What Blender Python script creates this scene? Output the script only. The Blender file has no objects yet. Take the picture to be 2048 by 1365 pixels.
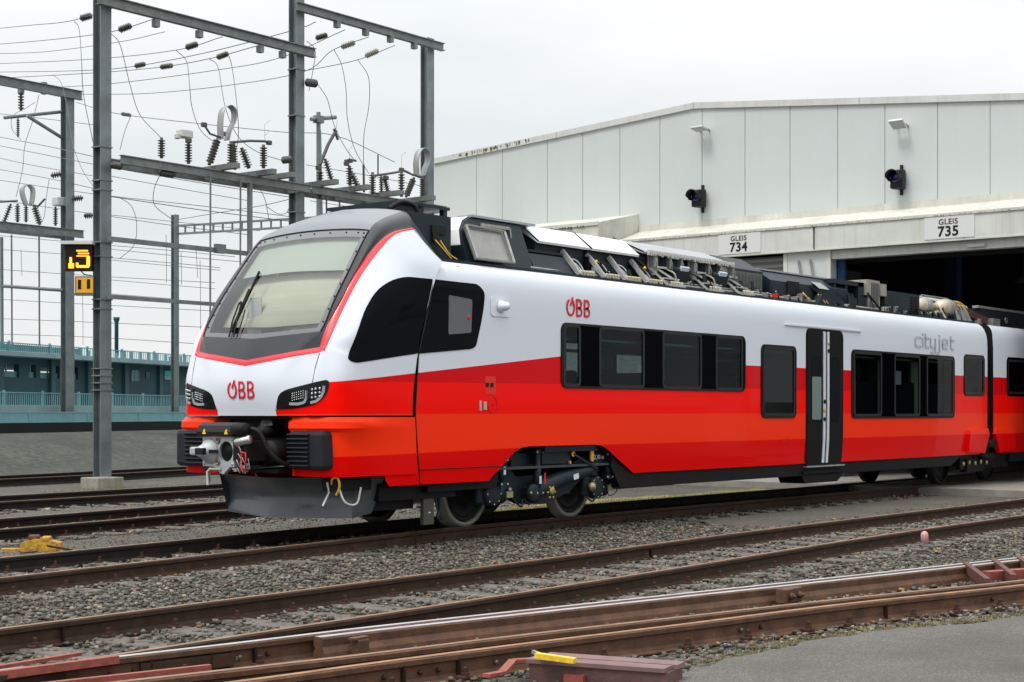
import bpy, bmesh, math, random
import numpy as np
from mathutils import Vector, Matrix
from mathutils.bvhtree import BVHTree
R = math.radians
random.seed(7); rng = np.random.default_rng(11)
S = bpy.context.scene
COL = S.collection

# ------------------------------------------------------------------ camera, sky, sun, exposure
TH = math.atan2(2456, 3100); SN, CS = math.sin(TH), math.cos(TH); HC = 1.434
cam = bpy.data.cameras.new("camera"); camo = bpy.data.objects.new("camera", cam); COL.objects.link(camo)
camo.location = (0, 0, HC); camo.rotation_euler = (R(90), 0, TH - R(90))
cam.sensor_width = 36; cam.lens = 36*3100/2048; cam.shift_y = (826-682.5)/2048
cam.clip_start = .1; cam.clip_end = 3000
S.camera = camo
S.view_settings.view_transform = 'Standard'; S.view_settings.look = 'None'
S.view_settings.exposure = .45; S.view_settings.gamma = 1; S.view_settings.use_curve_mapping = False

SUN_EL, SUN_AZ = R(58), R(168)          # azimuth measured from +X towards +Y: light comes from the nose end
w = bpy.data.worlds.new("World"); S.world = w; w.use_nodes = True
nt = w.node_tree; nd = nt.nodes; lk = nt.links
bg = nd['Background']; bg.inputs[1].default_value = .1
sky = nd.new('ShaderNodeTexSky'); sky.sky_type = 'NISHITA'; sky.sun_disc = False
sky.sun_elevation = SUN_EL; sky.sun_rotation = R(90) - SUN_AZ
tc = nd.new('ShaderNodeTexCoord'); mp = nd.new('ShaderNodeMapping'); mp.inputs['Scale'].default_value = (1.6, 1.6, 7)
n1 = nd.new('ShaderNodeTexNoise'); n1.inputs['Scale'].default_value = 1.5; n1.inputs['Detail'].default_value = 5; n1.inputs['Roughness'].default_value = .5
rp = nd.new('ShaderNodeValToRGB'); rp.color_ramp.elements[0].position = .3; rp.color_ramp.elements[0].color = (.83, .865, .875, 1)
rp.color_ramp.elements[1].position = .62; rp.color_ramp.elements[1].color = (1, 1.0, 1.0, 1)
sx = nd.new('ShaderNodeSeparateXYZ'); mr = nd.new('ShaderNodeMapRange')
mr.inputs['From Min'].default_value = 0; mr.inputs['From Max'].default_value = 1; mr.inputs['To Min'].default_value = 6.95; mr.inputs['To Max'].default_value = 21
vm = nd.new('ShaderNodeVectorMath'); vm.operation = 'SCALE'
mx = nd.new('ShaderNodeMix'); mx.data_type = 'RGBA'; mx.inputs[0].default_value = .93
lk.new(tc.outputs['Generated'], mp.inputs[0]); lk.new(mp.outputs[0], n1.inputs['Vector']); lk.new(n1.outputs[0], rp.inputs[0])
lk.new(tc.outputs['Generated'], sx.inputs[0]); pw = nd.new('ShaderNodeMath'); pw.operation = 'POWER'; pw.inputs[1].default_value = 1.9; pw.use_clamp = True; lk.new(sx.outputs[2], pw.inputs[0]); lk.new(pw.outputs[0], mr.inputs[0])
lk.new(rp.outputs[0], vm.inputs[0]); lk.new(mr.outputs[0], vm.inputs['Scale'])
lk.new(sky.outputs[0], mx.inputs[6]); lk.new(vm.outputs[0], mx.inputs[7]); lk.new(mx.outputs[2], bg.inputs[0])
sl = bpy.data.lights.new("sun", 'SUN'); sl.energy = 1.3; sl.angle = R(16); sl.color = (1, .97, .92)
so = bpy.data.objects.new("sun", sl); COL.objects.link(so); so.location = (-20, 10, 40)
sd = Vector((math.cos(SUN_EL)*math.cos(SUN_AZ), math.cos(SUN_EL)*math.sin(SUN_AZ), math.sin(SUN_EL)))
so.rotation_euler = sd.to_track_quat('Z', 'Y').to_euler()

# ------------------------------------------------------------------ pixel -> place at a known plane (2048 px photograph)
def gg(u): return (2456*(u-1024)+3100*3100)/(3100*(3480-u))
def onY(u, v, Y):
    X = Y*gg(u); zf = X*CS+Y*SN
    return Vector((X, Y, HC+(826-v)*zf/3100))
def onX(u, v, X):
    Y = X/gg(u); zf = X*CS+Y*SN
    return Vector((X, Y, HC+(826-v)*zf/3100))
def onZ(u, v, Z=0):
    zf = 3100*(HC-Z)/(v-826); xr = (u-1024)*zf/3100
    return Vector((xr*SN+zf*CS, zf*SN-xr*CS, Z))
def atD(u, v, zf):
    xr = (u-1024)*zf/3100
    return Vector((xr*SN+zf*CS, zf*SN-xr*CS, HC+(826-v)*zf/3100))

# ------------------------------------------------------------------ materials
def lin(c): return tuple(((x/255)/12.92 if x/255 <= .04045 else ((x/255+.055)/1.055)**2.4) for x in c)
MATS = {}
def mat(name, col, rough=.5, metal=0, var=0, vscale=6, bump=0, bscale=40, coat=0, streak=0, scol=(.05, .045, .035), ior=None, stretch=(1, 1, 1), emis=0, var2=None):
    if name in MATS: return MATS[name]
    m = bpy.data.materials.new(name); m.use_nodes = True; t = m.node_tree; n = t.nodes; l = t.links
    b = n['Principled BSDF']; b.inputs['Base Color'].default_value = (*col, 1); b.inputs['Roughness'].default_value = rough
    b.inputs['Metallic'].default_value = metal; b.inputs['Coat Weight'].default_value = coat; b.inputs['Coat Roughness'].default_value = .06
    if ior: b.inputs['IOR'].default_value = ior
    if max(col) < .06 and not metal: b.inputs['Specular IOR Level'].default_value = .22
    if emis:
        b.inputs['Emission Color'].default_value = (*col, 1); b.inputs['Emission Strength'].default_value = emis
    if var or bump or streak:
        c = n.new('ShaderNodeTexCoord'); mpp = n.new('ShaderNodeMapping'); mpp.inputs['Scale'].default_value = stretch
        l.new(c.outputs['Object'], mpp.inputs[0])
    out = None
    if var:
        ns = n.new('ShaderNodeTexNoise'); ns.inputs['Scale'].default_value = vscale; ns.inputs['Detail'].default_value = 7; ns.inputs['Roughness'].default_value = .62
        l.new(mpp.outputs[0], ns.inputs['Vector'])
        rm = n.new('ShaderNodeValToRGB'); a = .30; rm.color_ramp.elements[0].position = a; rm.color_ramp.elements[1].position = .70
        c2 = var2 if var2 else tuple(x*(1+var) for x in col)
        rm.color_ramp.elements[0].color = (*[x*(1-var) for x in col], 1); rm.color_ramp.elements[1].color = (*[min(1, x) for x in c2], 1)
        l.new(ns.outputs[0], rm.inputs[0]); out = rm.outputs[0]
    if streak:
        m2 = n.new('ShaderNodeMapping'); m2.inputs['Scale'].default_value = (9, 9, .35); l.new(c.outputs['Object'], m2.inputs[0])
        s2 = n.new('ShaderNodeTexNoise'); s2.inputs['Scale'].default_value = 1; s2.inputs['Detail'].default_value = 4
        l.new(m2.outputs[0], s2.inputs['Vector'])
        r2 = n.new('ShaderNodeMapRange'); r2.inputs['From Min'].default_value = .5; r2.inputs['From Max'].default_value = .8; r2.inputs['To Max'].default_value = streak
        l.new(s2.outputs[0], r2.inputs[0])
        mm = n.new('ShaderNodeMix'); mm.data_type = 'RGBA'; l.new(r2.outputs[0], mm.inputs[0])
        if out: l.new(out, mm.inputs[6])
        else: mm.inputs[6].default_value = (*col, 1)
        mm.inputs[7].default_value = (*scol, 1); out = mm.outputs[2]
    if out: l.new(out, b.inputs['Base Color'])
    if bump:
        nb = n.new('ShaderNodeTexNoise'); nb.inputs['Scale'].default_value = bscale; nb.inputs['Detail'].default_value = 6
        l.new(mpp.outputs[0], nb.inputs['Vector'])
        bp = n.new('ShaderNodeBump'); bp.inputs['Strength'].default_value = bump; bp.inputs['Distance'].default_value = .02
        l.new(nb.outputs[0], bp.inputs['Height']); l.new(bp.outputs[0], b.inputs['Normal'])
    MATS[name] = m
    return m

# ------------------------------------------------------------------ tagging and mesh building
def tag(o, label=None, cat=None, group=None, kind=None):
    if label: o['label'] = label
    if cat: o['category'] = cat
    if group: o['group'] = group
    if kind: o['kind'] = kind
    return o
WLOC = {}
def empty(name, loc, label=None, cat=None, group=None):
    o = bpy.data.objects.new(name, None); COL.objects.link(o); o.location = loc; o.empty_display_size = .3
    WLOC[o.name] = Vector(loc)
    return tag(o, label, cat, group)
class MB:
    def __init__(s): s.v = []; s.f = []; s.m = []; s.sm = []
    def add(s, vs, fs, mi=0, smooth=False):
        k = len(s.v); s.v += [tuple(p) for p in vs]
        for f in fs: s.f.append(tuple(i+k for i in f)); s.m.append(mi); s.sm.append(smooth)
        return s
    def box(s, a, b, mi=0, rot=None, bev=0):
        a = Vector(a); b = Vector(b)
        lo = Vector(map(min, a, b)); hi = Vector(map(max, a, b))
        if bev:
            bm = bmesh.new(); bmesh.ops.create_cube(bm, size=1); c = (lo+hi)/2; d = hi-lo
            for v in bm.verts: v.co = Vector((v.co[0]*d[0], v.co[1]*d[1], v.co[2]*d[2]))
            bmesh.ops.bevel(bm, geom=list(bm.edges), offset=bev, segments=2, affect='EDGES', profile=.5)
            vs = [v.co.copy() for v in bm.verts]; bm.verts.index_update()
            fs = [[v.index for v in f.verts] for f in bm.faces]; bm.free()
            if rot: vs = [rot @ v for v in vs]
            return s.add([v+c for v in vs], fs, mi)
        c = (lo+hi)/2; h = (hi-lo)/2
        vs = [Vector((x*h[0], y*h[1], z*h[2])) for x in (-1, 1) for y in (-1, 1) for z in (-1, 1)]
        if rot: vs = [rot @ v for v in vs]
        return s.add([v+c for v in vs], [(0, 1, 3, 2), (4, 6, 7, 5), (0, 4, 5, 1), (2, 3, 7, 6), (0, 2, 6, 4), (1, 5, 7, 3)], mi)
    def prism(s, poly, axis, a, b, mi=0):           # poly: 2D points in the plane across axis ('x': (y,z), 'y': (x,z), 'z': (x,y))
        n = len(poly)
        def P(p, t): return {'x': (t, p[0], p[1]), 'y': (p[0], t, p[1]), 'z': (p[0], p[1], t)}[axis]
        vs = [P(p, a) for p in poly]+[P(p, b) for p in poly]
        fs = [tuple(range(n)), tuple(range(2*n-1, n-1, -1))]+[(i, i+n, (i+1) % n+n, (i+1) % n) for i in range(n)]
        return s.add(vs, fs, mi)
    def tube(s, pts, r, n=8, mi=0, cap=True, smooth=True):
        pts = [Vector(p) for p in pts]; rs = r if isinstance(r, (list, tuple)) else [r]*len(pts)
        vs = []; up = None
        for i, p in enumerate(pts):
            t = (pts[min(i+1, len(pts)-1)]-pts[max(i-1, 0)])
            if t.length < 1e-9: t = Vector((0, 0, 1))
            t.normalize()
            if up is None: up = Vector((0, 0, 1)) if abs(t.z) < .9 else Vector((1, 0, 0))
            a = t.cross(up)
            if a.length < 1e-4: a = t.orthogonal()
            a.normalize(); bb = a.cross(t).normalized(); up = bb
            for k in range(n):
                q = 2*math.pi*k/n+math.pi/n; vs.append(p+(a*math.cos(q)+bb*math.sin(q))*rs[i])
        fs = [(i*n+k, i*n+(k+1) % n, (i+1)*n+(k+1) % n, (i+1)*n+k) for i in range(len(pts)-1) for k in range(n)]
        s.add(vs, fs, mi, smooth)
        if cap: s.add(vs[:n], [tuple(range(n-1, -1, -1))], mi); s.add(vs[-n:], [tuple(range(n))], mi)
        return s
    def lathe(s, p, d, prof, n=14, mi=0, smooth=True, caps=True):   # prof: (distance along d, radius)
        p = Vector(p); d = Vector(d).normalized(); a = d.orthogonal().normalized(); b = d.cross(a)
        vs = [p+d*h+(a*math.cos(2*math.pi*k/n)+b*math.sin(2*math.pi*k/n))*max(r, 1e-4) for h, r in prof for k in range(n)]
        fs = [(i*n+k, i*n+(k+1) % n, (i+1)*n+(k+1) % n, (i+1)*n+k) for i in range(len(prof)-1) for k in range(n)]
        if caps: fs += [tuple(range(n-1, -1, -1)), tuple(range((len(prof)-1)*n, len(prof)*n))]
        return s.add(vs, fs, mi, smooth)
    def bar(s, a, b, w, h, mi=0, up=(0, 0, 1)):        # rectangular bar from a to b
        a = Vector(a); b = Vector(b); t = (b-a).normalized(); u = Vector(up)
        x = t.cross(u)
        if x.length < 1e-3: x = t.cross(Vector((1, 0, 0)))
        x.normalize(); y = x.cross(t).normalized()
        vs = [p+x*w/2*i+y*h/2*j for p in (a, b) for i, j in ((-1, -1), (1, -1), (1, 1), (-1, 1))]
        return s.add(vs, [(0, 1, 2, 3), (7, 6, 5, 4), (0, 4, 5, 1), (1, 5, 6, 2), (2, 6, 7, 3), (3, 7, 4, 0)], mi)
    def sweep(s, pts, prof, mi=0, up=(0, 0, 1), smooth=False, cap=True):   # closed profile (side, up) along a line
        pts = [Vector(p) for p in pts]; n = len(prof); vs = []
        for i, p in enumerate(pts):
            t = (pts[min(i+1, len(pts)-1)]-pts[max(i-1, 0)]).normalized(); x = t.cross(Vector(up)).normalized(); y = x.cross(t)
            vs += [p+x*q[0]+y*q[1] for q in prof]
        fs = [(i*n+k, i*n+(k+1) % n, (i+1)*n+(k+1) % n, (i+1)*n+k) for i in range(len(pts)-1) for k in range(n)]
        s.add(vs, fs, mi, smooth)
        if cap: s.add(vs[:n], [tuple(range(n-1, -1, -1))], mi); s.add(vs[-n:], [tuple(range(n))], mi)
        return s
    def build(s, name, mats, parent=None, label=None, cat=None, group=None, kind=None, origin=None, fixn=True):
        if not isinstance(mats, (list, tuple)): mats = [mats]
        V = np.array(s.v, dtype=float).reshape(-1, 3)
        lo, hi = V.min(0), V.max(0); c = Vector(((lo[0]+hi[0])/2, (lo[1]+hi[1])/2, lo[2])) if origin is None else Vector(origin)
        me = bpy.data.meshes.new(name); me.from_pydata([tuple(q) for q in V-np.array(c)], [], s.f)
        for m in mats: me.materials.append(m)
        me.polygons.foreach_set('material_index', s.m); me.polygons.foreach_set('use_smooth', s.sm)
        if fixn:
            bm = bmesh.new(); bm.from_mesh(me); bmesh.ops.recalc_face_normals(bm, faces=bm.faces); bm.to_mesh(me); bm.free()
        me.update()
        o = bpy.data.objects.new(name, me); COL.objects.link(o)
        if parent: o.parent = parent; o.location = c-WLOC[parent.name]
        else: o.location = c
        WLOC[o.name] = c
        return tag(o, label, cat, group, kind)
def copy_tree(o, parent=None):
    c = o.copy(); COL.objects.link(c)
    if parent: c.parent = parent
    WLOC[c.name] = WLOC[o.name].copy()
    for ch in list(o.children): copy_tree(ch, c)
    return c
def catmull(pts, k=6):
    P = [Vector(p) for p in pts]; P = [P[0]*2-P[1]]+P+[P[-1]*2-P[-2]]; out = []
    for i in range(1, len(P)-2):
        for j in range(k):
            t = j/k; a, b, c, d = P[i-1:i+3]
            out.append(.5*((2*b)+(c-a)*t+(2*a-5*b+4*c-d)*t*t+(3*b-a-3*c+d)*t**3))
    out.append(P[-2]); return out
FONT = None
def text_mb(txt, size, frame, depth=.006, bold=0, space=1.0):   # letters as real thin solids; frame: (origin, right, up, out)
    cu = bpy.data.curves.new('t', 'FONT'); cu.body = txt; cu.size = size; cu.extrude = depth/2; cu.offset = bold; cu.space_character = space
    cu.align_x = 'CENTER'; cu.align_y = 'CENTER'
    ob = bpy.data.objects.new('t', cu); COL.objects.link(ob)
    dg = bpy.context.evaluated_depsgraph_get(); me = bpy.data.meshes.new_from_object(ob.evaluated_get(dg))
    o, r, u, n = map(Vector, frame); m = MB()
    m.add([o+r*v.co.x+u*v.co.y+n*(v.co.z+depth/2) for v in me.vertices], [tuple(p.vertices) for p in me.polygons])
    bpy.data.objects.remove(ob); bpy.data.curves.remove(cu); bpy.data.meshes.remove(me)
    return m
DENS = 300
# ------------------------------------------------------------------ setting: ground, gravel, tracks
def ground_mat(name, cols, scale, bump=.6, patch=None, rough=.95):
    m = bpy.data.materials.new(name); m.use_nodes = True; t = m.node_tree; n = t.nodes; l = t.links; b = n['Principled BSDF']
    b.inputs['Roughness'].default_value = rough; b.inputs['Specular IOR Level'].default_value = .25
    c = n.new('ShaderNodeTexCoord')
    vo = n.new('ShaderNodeTexVoronoi'); vo.inputs['Scale'].default_value = scale; l.new(c.outputs['Object'], vo.inputs['Vector'])
    se = n.new('ShaderNodeSeparateColor'); l.new(vo.outputs['Color'], se.inputs[0])
    r = n.new('ShaderNodeValToRGB'); e = r.color_ramp.elements
    while len(e) < len(cols): e.new(.5)
    for i, q in enumerate(cols): e[i].position = i/(len(cols)-1); e[i].color = (*q, 1)
    l.new(se.outputs[0], r.inputs[0])
    no = n.new('ShaderNodeTexNoise'); no.inputs['Scale'].default_value = .7; no.inputs['Detail'].default_value = 8; no.inputs['Roughness'].default_value = .65; l.new(c.outputs['Object'], no.inputs['Vector'])
    r2 = n.new('ShaderNodeMapRange'); r2.inputs['From Min'].default_value = .35; r2.inputs['From Max'].default_value = .65; l.new(no.outputs[0], r2.inputs[0])
    mm = n.new('ShaderNodeMix'); mm.data_type = 'RGBA'; l.new(r2.outputs[0], mm.inputs[0]); l.new(r.outputs[0], mm.inputs[6])
    m3 = n.new('ShaderNodeMix'); m3.data_type = 'RGBA'; m3.inputs[0].default_value = .65; l.new(r.outputs[0], m3.inputs[6]); m3.inputs[7].default_value = (*(patch or cols[1]), 1)
    l.new(m3.outputs[2], mm.inputs[7]); l.new(mm.outputs[2], b.inputs['Base Color'])
    bp = n.new('ShaderNodeBump'); bp.inputs['Strength'].default_value = bump; bp.inputs['Distance'].default_value = .01
    l.new(vo.outputs['Distance'], bp.inputs['Height']); l.new(bp.outputs[0], b.inputs['Normal'])
    return m
M_ground = ground_mat('coarse ground', [(.035, .033, .028), (.06, .056, .048), (.10, .095, .08), (.16, .15, .13)], 26, .9, (.05, .045, .035))
M_fine = ground_mat('fine gravel', [(.045, .044, .037), (.075, .072, .062), (.105, .10, .088), (.19, .18, .155)], 55, .6, (.062, .060, .051))
M_sand = ground_mat('sandy earth', [(.052, .056, .048), (.064, .067, .058), (.076, .078, .068), (.10, .10, .088)], 9, .25, (.030, .038, .030))
M_asph = ground_mat('old asphalt', [(.085, .082, .074), (.11, .107, .097), (.125, .12, .11), (.20, .19, .17)], 110, .35, (.060, .058, .053))
M_conc = mat('worn concrete', (.23, .22, .195), .85, var=.25, vscale=2.5, bump=.15, bscale=60)

def ragged(pts, amp, step=.15, seed=0):
    r = random.Random(seed); out = []
    for i, a in enumerate(pts):
        b = pts[(i+1) % len(pts)]; a2 = Vector(a); b2 = Vector(b); d = b2-a2; n = max(1, min(250, int(d.length/step)))
        nn = Vector((-d.y, d.x)).normalized(); o = 0
        for k in range(n):
            o = o*.8+r.uniform(-amp, amp)*.5
            q = a2+d*(k/n)+nn*(o if k else 0); out.append((q.x, q.y))
    return out
def sheet(name, pts, z, m, kind='structure', amp=.0, th=0, seed=0, **kw):
    p = ragged(pts, amp, seed=seed) if amp else pts
    b = MB()
    if th: b.prism(p, 'z', z-th, z)
    else: b.add([(x, y, z) for x, y in p], [tuple(range(len(p)))])
    o = b.build(name, m, kind=kind, origin=(0, 0, 0)); return o
g = MB(); xs = [-1500, -200, -20, 0, 10, 20, 30, 45, 70, 200, 2000]; ys = [-1500, -100, -10, 0, 10, 20, 30, 34, 40, 60, 110, 2000]
def gz(x, y): return -.17
g.add([(x, y, gz(x, y)) for x in xs for y in ys], [(i*len(ys)+j, (i+1)*len(ys)+j, (i+1)*len(ys)+j+1, i*len(ys)+j+1) for i in range(len(xs)-1) for j in range(len(ys)-1)])
g.build('ground', M_ground, kind='structure', origin=(0, 0, 0))
sheet('gravel_path', [(2, 14.25), (29, 14.25), (29, 17), (22, 17.05), (16.5, 16.95), (12, 16.2), (8, 15.3), (2, 14.6)], -.15, M_fine, amp=.12, seed=3)
sheet('gravel_path', [(17.5, 10.3), (28.6, 10.1), (28.6, 12.0), (19.5, 12.0)], -.145, M_fine, amp=.12, seed=5)
sheet('gravel_path', [(6, 24.2), (29.6, 24.2), (29.6, 28.6), (6, 28.6)], -.15, M_fine, amp=.2, seed=6)
sheet('gravel_path', [(7, 19.6), (24, 21), (24, 22.2), (7, 21.4)], -.15, M_fine, amp=.3, seed=8)
sheet('apron', [(28.4, -12), (33.2, -12), (70, -12), (70, 40), (33.2, 40), (29.8, 24), (28.8, 14)], -.03, M_conc, th=.14, amp=0)
_q = [onZ(u_, v_, -.115) for u_, v_ in ((1335, 1350), (1600, 1284), (1800, 1256), (2048, 1231))]
asph = [(3, 5.9), (5.6, 5.35)]+[(q_.x, q_.y) for q_ in _q]+[(14, _q[-1].y-.45), (28.4, 1.5), (28.4, -14), (-10, -14), (-10, 8)]
sheet('service_road', asph, -.115, M_asph, th=.05, amp=.10, seed=9)
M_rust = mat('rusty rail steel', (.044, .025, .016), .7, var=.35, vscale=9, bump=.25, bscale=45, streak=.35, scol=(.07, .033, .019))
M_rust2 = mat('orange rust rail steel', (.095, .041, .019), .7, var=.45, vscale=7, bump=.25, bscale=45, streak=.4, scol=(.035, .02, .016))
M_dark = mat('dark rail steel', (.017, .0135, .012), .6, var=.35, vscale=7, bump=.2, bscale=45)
M_headr2 = mat('orange brown rail head', (.30, .16, .08), .55, .2, var=.35, vscale=6)
M_headr = mat('worn brown rail head', (.24, .145, .085), .5, .3, var=.3, vscale=5)
M_heads = mat('polished rail head', (.50, .49, .50), .55, .8, var=.15, vscale=5)
M_sleep = mat('weathered sleeper', (.105, .092, .080), .9, var=.45, vscale=8, bump=.3, bscale=30)
M_fast = mat('rusted fastener', (.055, .026, .018), .75, var=.4, vscale=25)
RAILP = [(-.067, -.16), (-.067, -.15), (-.02, -.138), (-.009, -.12), (-.009, -.048), (-.034, -.036), (-.036, -.008), (-.028, 0), (.028, 0), (.036, -.008), (.034, -.036), (.009, -.048), (.009, -.12), (.02, -.138), (.067, -.15), (.067, -.16)]
def rail_mb(pts, dz=0):
    b = MB(); p = [Vector((x, y, dz)) for x, y in pts]
    b.sweep(p, RAILP, 0, smooth=False)
    b.sweep([q+Vector((0, 0, .0015)) for q in p], [(-.025, 0), (.025, 0), (.025, .002), (-.025, .002)], 1)
    return b
def smooth2(pts, k=8): return [(v.x, v.y) for v in catmull([(x, y, 0) for x, y in pts], k)]
def offs(pts, d):
    out = []
    for i, (x, y) in enumerate(pts):
        a = Vector(pts[max(i-1, 0)]); b = Vector(pts[min(i+1, len(pts)-1)]); t = (b-a).normalized(); out.append((x-t.y*d, y+t.x*d))
    return out
def walk(pts, step, start=0):
    out = []; acc = -start
    for i in range(len(pts)-1):
        a = Vector(pts[i]); b = Vector(pts[i+1]); L = (b-a).length
        while acc <= L:
            out.append((a+(b-a)*(acc/L), (b-a).normalized())); acc += step
        acc -= L
    return out
fm = MB()
fm.box((-.14, -.08, -.165), (.14, .08, -.150))
for sx in (-1, 1):
    fm.box((sx*.045, -.045, -.15), (sx*.115, .045, -.126), bev=.006)
    fm.lathe((sx*.088, 0, -.13), (0, 0, 1), [(0, .026), (.022, .026), (.024, .017), (.052, .016), (.055, .010)], 6, smooth=False)
fast_proto = fm.build('rail_fastener', M_fast, origin=(0, 0, 0))
sm_ = MB(); sm_.box((-1.22, -.125, -.30), (1.22, .125, -.142), bev=.02)
sleep_proto = sm_.build('sleeper', M_sleep, origin=(0, 0, 0))
protos_used = []
def track(label, centre, mats, heads, x0, x1, step=.6, group='parallel tracks of the yard', gauge=1.507, sleepers=True, sm=None, fastx=(0, 99)):
    c = smooth2(centre); e = empty('railway_track', (centre[0][0], centre[0][1], -.16), label, 'track', group)
    L = WLOC[e.name]
    for d, m, h in ((-gauge/2, mats[0], heads[0]), (gauge/2, mats[1], heads[1])):
        rail_mb(offs(c, d)).build('rail', [m, h], e, fixn=False)
    for p, t in walk(c, step, .2):
        if not (x0 <= p.x <= x1): continue
        a = math.atan2(t.y, t.x)
        if sleepers:
            s_ = sleep_proto.copy(); COL.objects.link(s_); s_.parent = e; s_.location = Vector((p.x, p.y, random.uniform(-.004, .004)))-L; s_.rotation_euler = (0, 0, a+R(90)+random.uniform(-.01, .01)); WLOC[s_.name] = L
        if fastx[0] <= p.x <= fastx[1]:
            for d in (-gauge/2, gauge/2):
                q = fast_proto.copy(); COL.objects.link(q); q.parent = e; q.location = Vector((p.x-t.y*d, p.y+t.x*d, 0))-L; q.rotation_euler = (0, 0, a+R(90)); WLOC[q.name] = L
    return e
CT_TRAIN = [(2, 12.0), (5, 12.25), (7.8, 12.6), (10.2, 12.86), (12.6, 13.12), (15, 13.34), (18, 13.4), (24, 13.4), (34, 13.4), (48, 13.4)]
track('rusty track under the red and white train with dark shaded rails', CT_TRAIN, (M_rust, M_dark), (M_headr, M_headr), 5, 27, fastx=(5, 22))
CT2 = [(1, 8.0), (5.5, 8.28), (9, 8.36), (12, 8.44), (15.5, 8.60), (19, 8.64), (25, 8.6), (34, 8.55), (50, 8.5)]
track('rusty track with pale sleepers showing, between the train track and the foreground switch', CT2, (M_rust, M_rust), (M_headr, M_headr), 4, 28.5, fastx=(4, 25))
CT3 = [(2, 16.3), (11.5, 17.6), (16, 18.35), (22, 19.0), (34, 19.6), (50, 19.8)]
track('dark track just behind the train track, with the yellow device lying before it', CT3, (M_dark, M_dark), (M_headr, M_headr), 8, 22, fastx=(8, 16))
CT4 = [(4, 21.9), (15, 22.75), (20.5, 23.25), (30, 23.9), (50, 24.4)]
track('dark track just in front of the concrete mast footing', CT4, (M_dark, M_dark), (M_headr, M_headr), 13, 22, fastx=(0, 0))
CT5 = [(6, 28.9), (20, 30.3), (26.5, 31.7), (40, 34), (60, 36)]
track('dark track behind the masts, farthest from the camera at the foot of the sandy bank', CT5, (M_dark, M_dark), (M_headr, M_headr), 18, 19, sleepers=False, fastx=(0, 0))

# switch in the foreground: stock rails, blades, check rails
sw = empty('railway_switch', (5, 7, -.16), 'rusty railway switch in the foreground with silver worn blades and red painted bars', 'track')
Cc = [(3, 7.95), (5, 7.58), (5.7, 7.47), (6.5, 7.33), (7.4, 7.2), (8.6, 6.96), (10.4, 6.58), (12.4, 6.15), (15.3, 5.55), (20, 4.5)]
C_ = smooth2(Cc)
E_ = smooth2([(3, 6.75), (5.6, 6.27), (6.4, 6.14), (7.5, 5.93), (8.9, 5.62), (10.6, 5.27), (12.6, 4.72), (15, 4.15), (20, 3.0)])
D_ = smooth2([(3.4, 7.22), (5.2, 6.78), (6.6, 6.43), (7.8, 6.19), (9.2, 5.86), (11.0, 5.42), (13.1, 4.83), (15.3, 4.3), (20, 3.12)])
rail_mb(C_).build('stock_rail', [M_rust2, M_heads], sw, fixn=False)
rail_mb(E_).build('stock_rail', [M_rust2, M_headr2], sw, fixn=False)
rail_mb(D_, -.004).build('switch_blade', [M_rust2, M_headr], sw, fixn=False)
Bl = [(x, y) for x, y in offs(C_, -.105) if 7.0 <= x <= 19]
bm_ = MB(); bp_ = [Vector((x, y, -.006)) for x, y in Bl]
bm_.sweep(bp_, [(-.05, -.15), (-.055, -.11), (-.03, -.075), (-.045, -.05), (-.045, -.006), (-.03, 0), (.04, 0), (.048, -.01), (.045, -.06), (.07, -.10), (.08, -.15)], 0)
bm_.sweep([q+Vector((0, 0, .001)) for q in bp_], [(-.03, 0), (.03, 0), (.03, .002), (-.03, .002)], 1)
bm_.build('switch_blade', [M_rust2, M_heads], sw, fixn=False)
for p, t in walk(smooth2([(x, y) for x, y in [(3, 7.35), (5.3, 6.92), (6.4, 6.72), (7.6, 6.55), (8.8, 6.28), (10.5, 5.92), (12.5, 5.45), (15, 4.85), (20, 3.8)]]), .62, .1):
    if p.x < 4: continue
    a = math.atan2(t.y, t.x)
    s_ = sleep_proto.copy(); COL.objects.link(s_); s_.parent = sw; s_.location = Vector((p.x, p.y, -.022))-WLOC[sw.name]; s_.rotation_euler = (0, 0, a+R(90))
    for rl in (C_, E_):
        q2 = min(rl, key=lambda q: (Vector(q)-p).dot(t)**2 if abs(q[1]-p.y) < 1.3 else 9e9)
        q = fast_proto.copy(); COL.objects.link(q); q.parent = sw; q.location = Vector((q2[0], q2[1], 0))-WLOC[sw.name]; q.rotation_euler = (0, 0, a+R(90))
M_slide = mat('greased slide plate', (.012, .013, .016), .3, .6)
for p, t in walk([q for q in D_ if 6.5 < q[0] < 13], .62, .2):
    a = math.atan2(t.y, t.x); c = p+Vector((-t.y, t.x))*.42
    MB().box((c.x-.09, c.y-.24, -.16), (c.x+.09, c.y+.24, -.118), rot=Matrix.Rotation(a, 3, 'Z')).build('slide_plate', M_slide, sw)
M_redp = mat('faded red paint', (.26, .062, .045), .6, var=.3, vscale=14, bump=.15, bscale=40)
M_redb = mat('rust red oxide paint', (.10, .035, .028), .65, var=.35, vscale=10, bump=.15, bscale=50)
def onrail(pts, x): return min(pts, key=lambda q: abs(q[0]-x))
a0 = onZ(0, 1350, -.005); a1 = onZ(234, 1319, -.005)
MB().bar(a0-(a1-a0).normalized()*.8, a1, .05, .045).build('check_bar', M_redp, sw)
a0 = onZ(60, 1378, -.03); a1 = onZ(420, 1338, -.03)
MB().bar(a0-(a1-a0).normalized()*.3, a1, .04, .05).build('check_bar', M_redp, sw)
a0 = onZ(0, 1334, -.02); a1 = onZ(160, 1308, -.02)
MB().bar(a0-(a1-a0).normalized()*.4, a1, .04, .02).build('check_bar', M_redp, sw)
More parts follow.
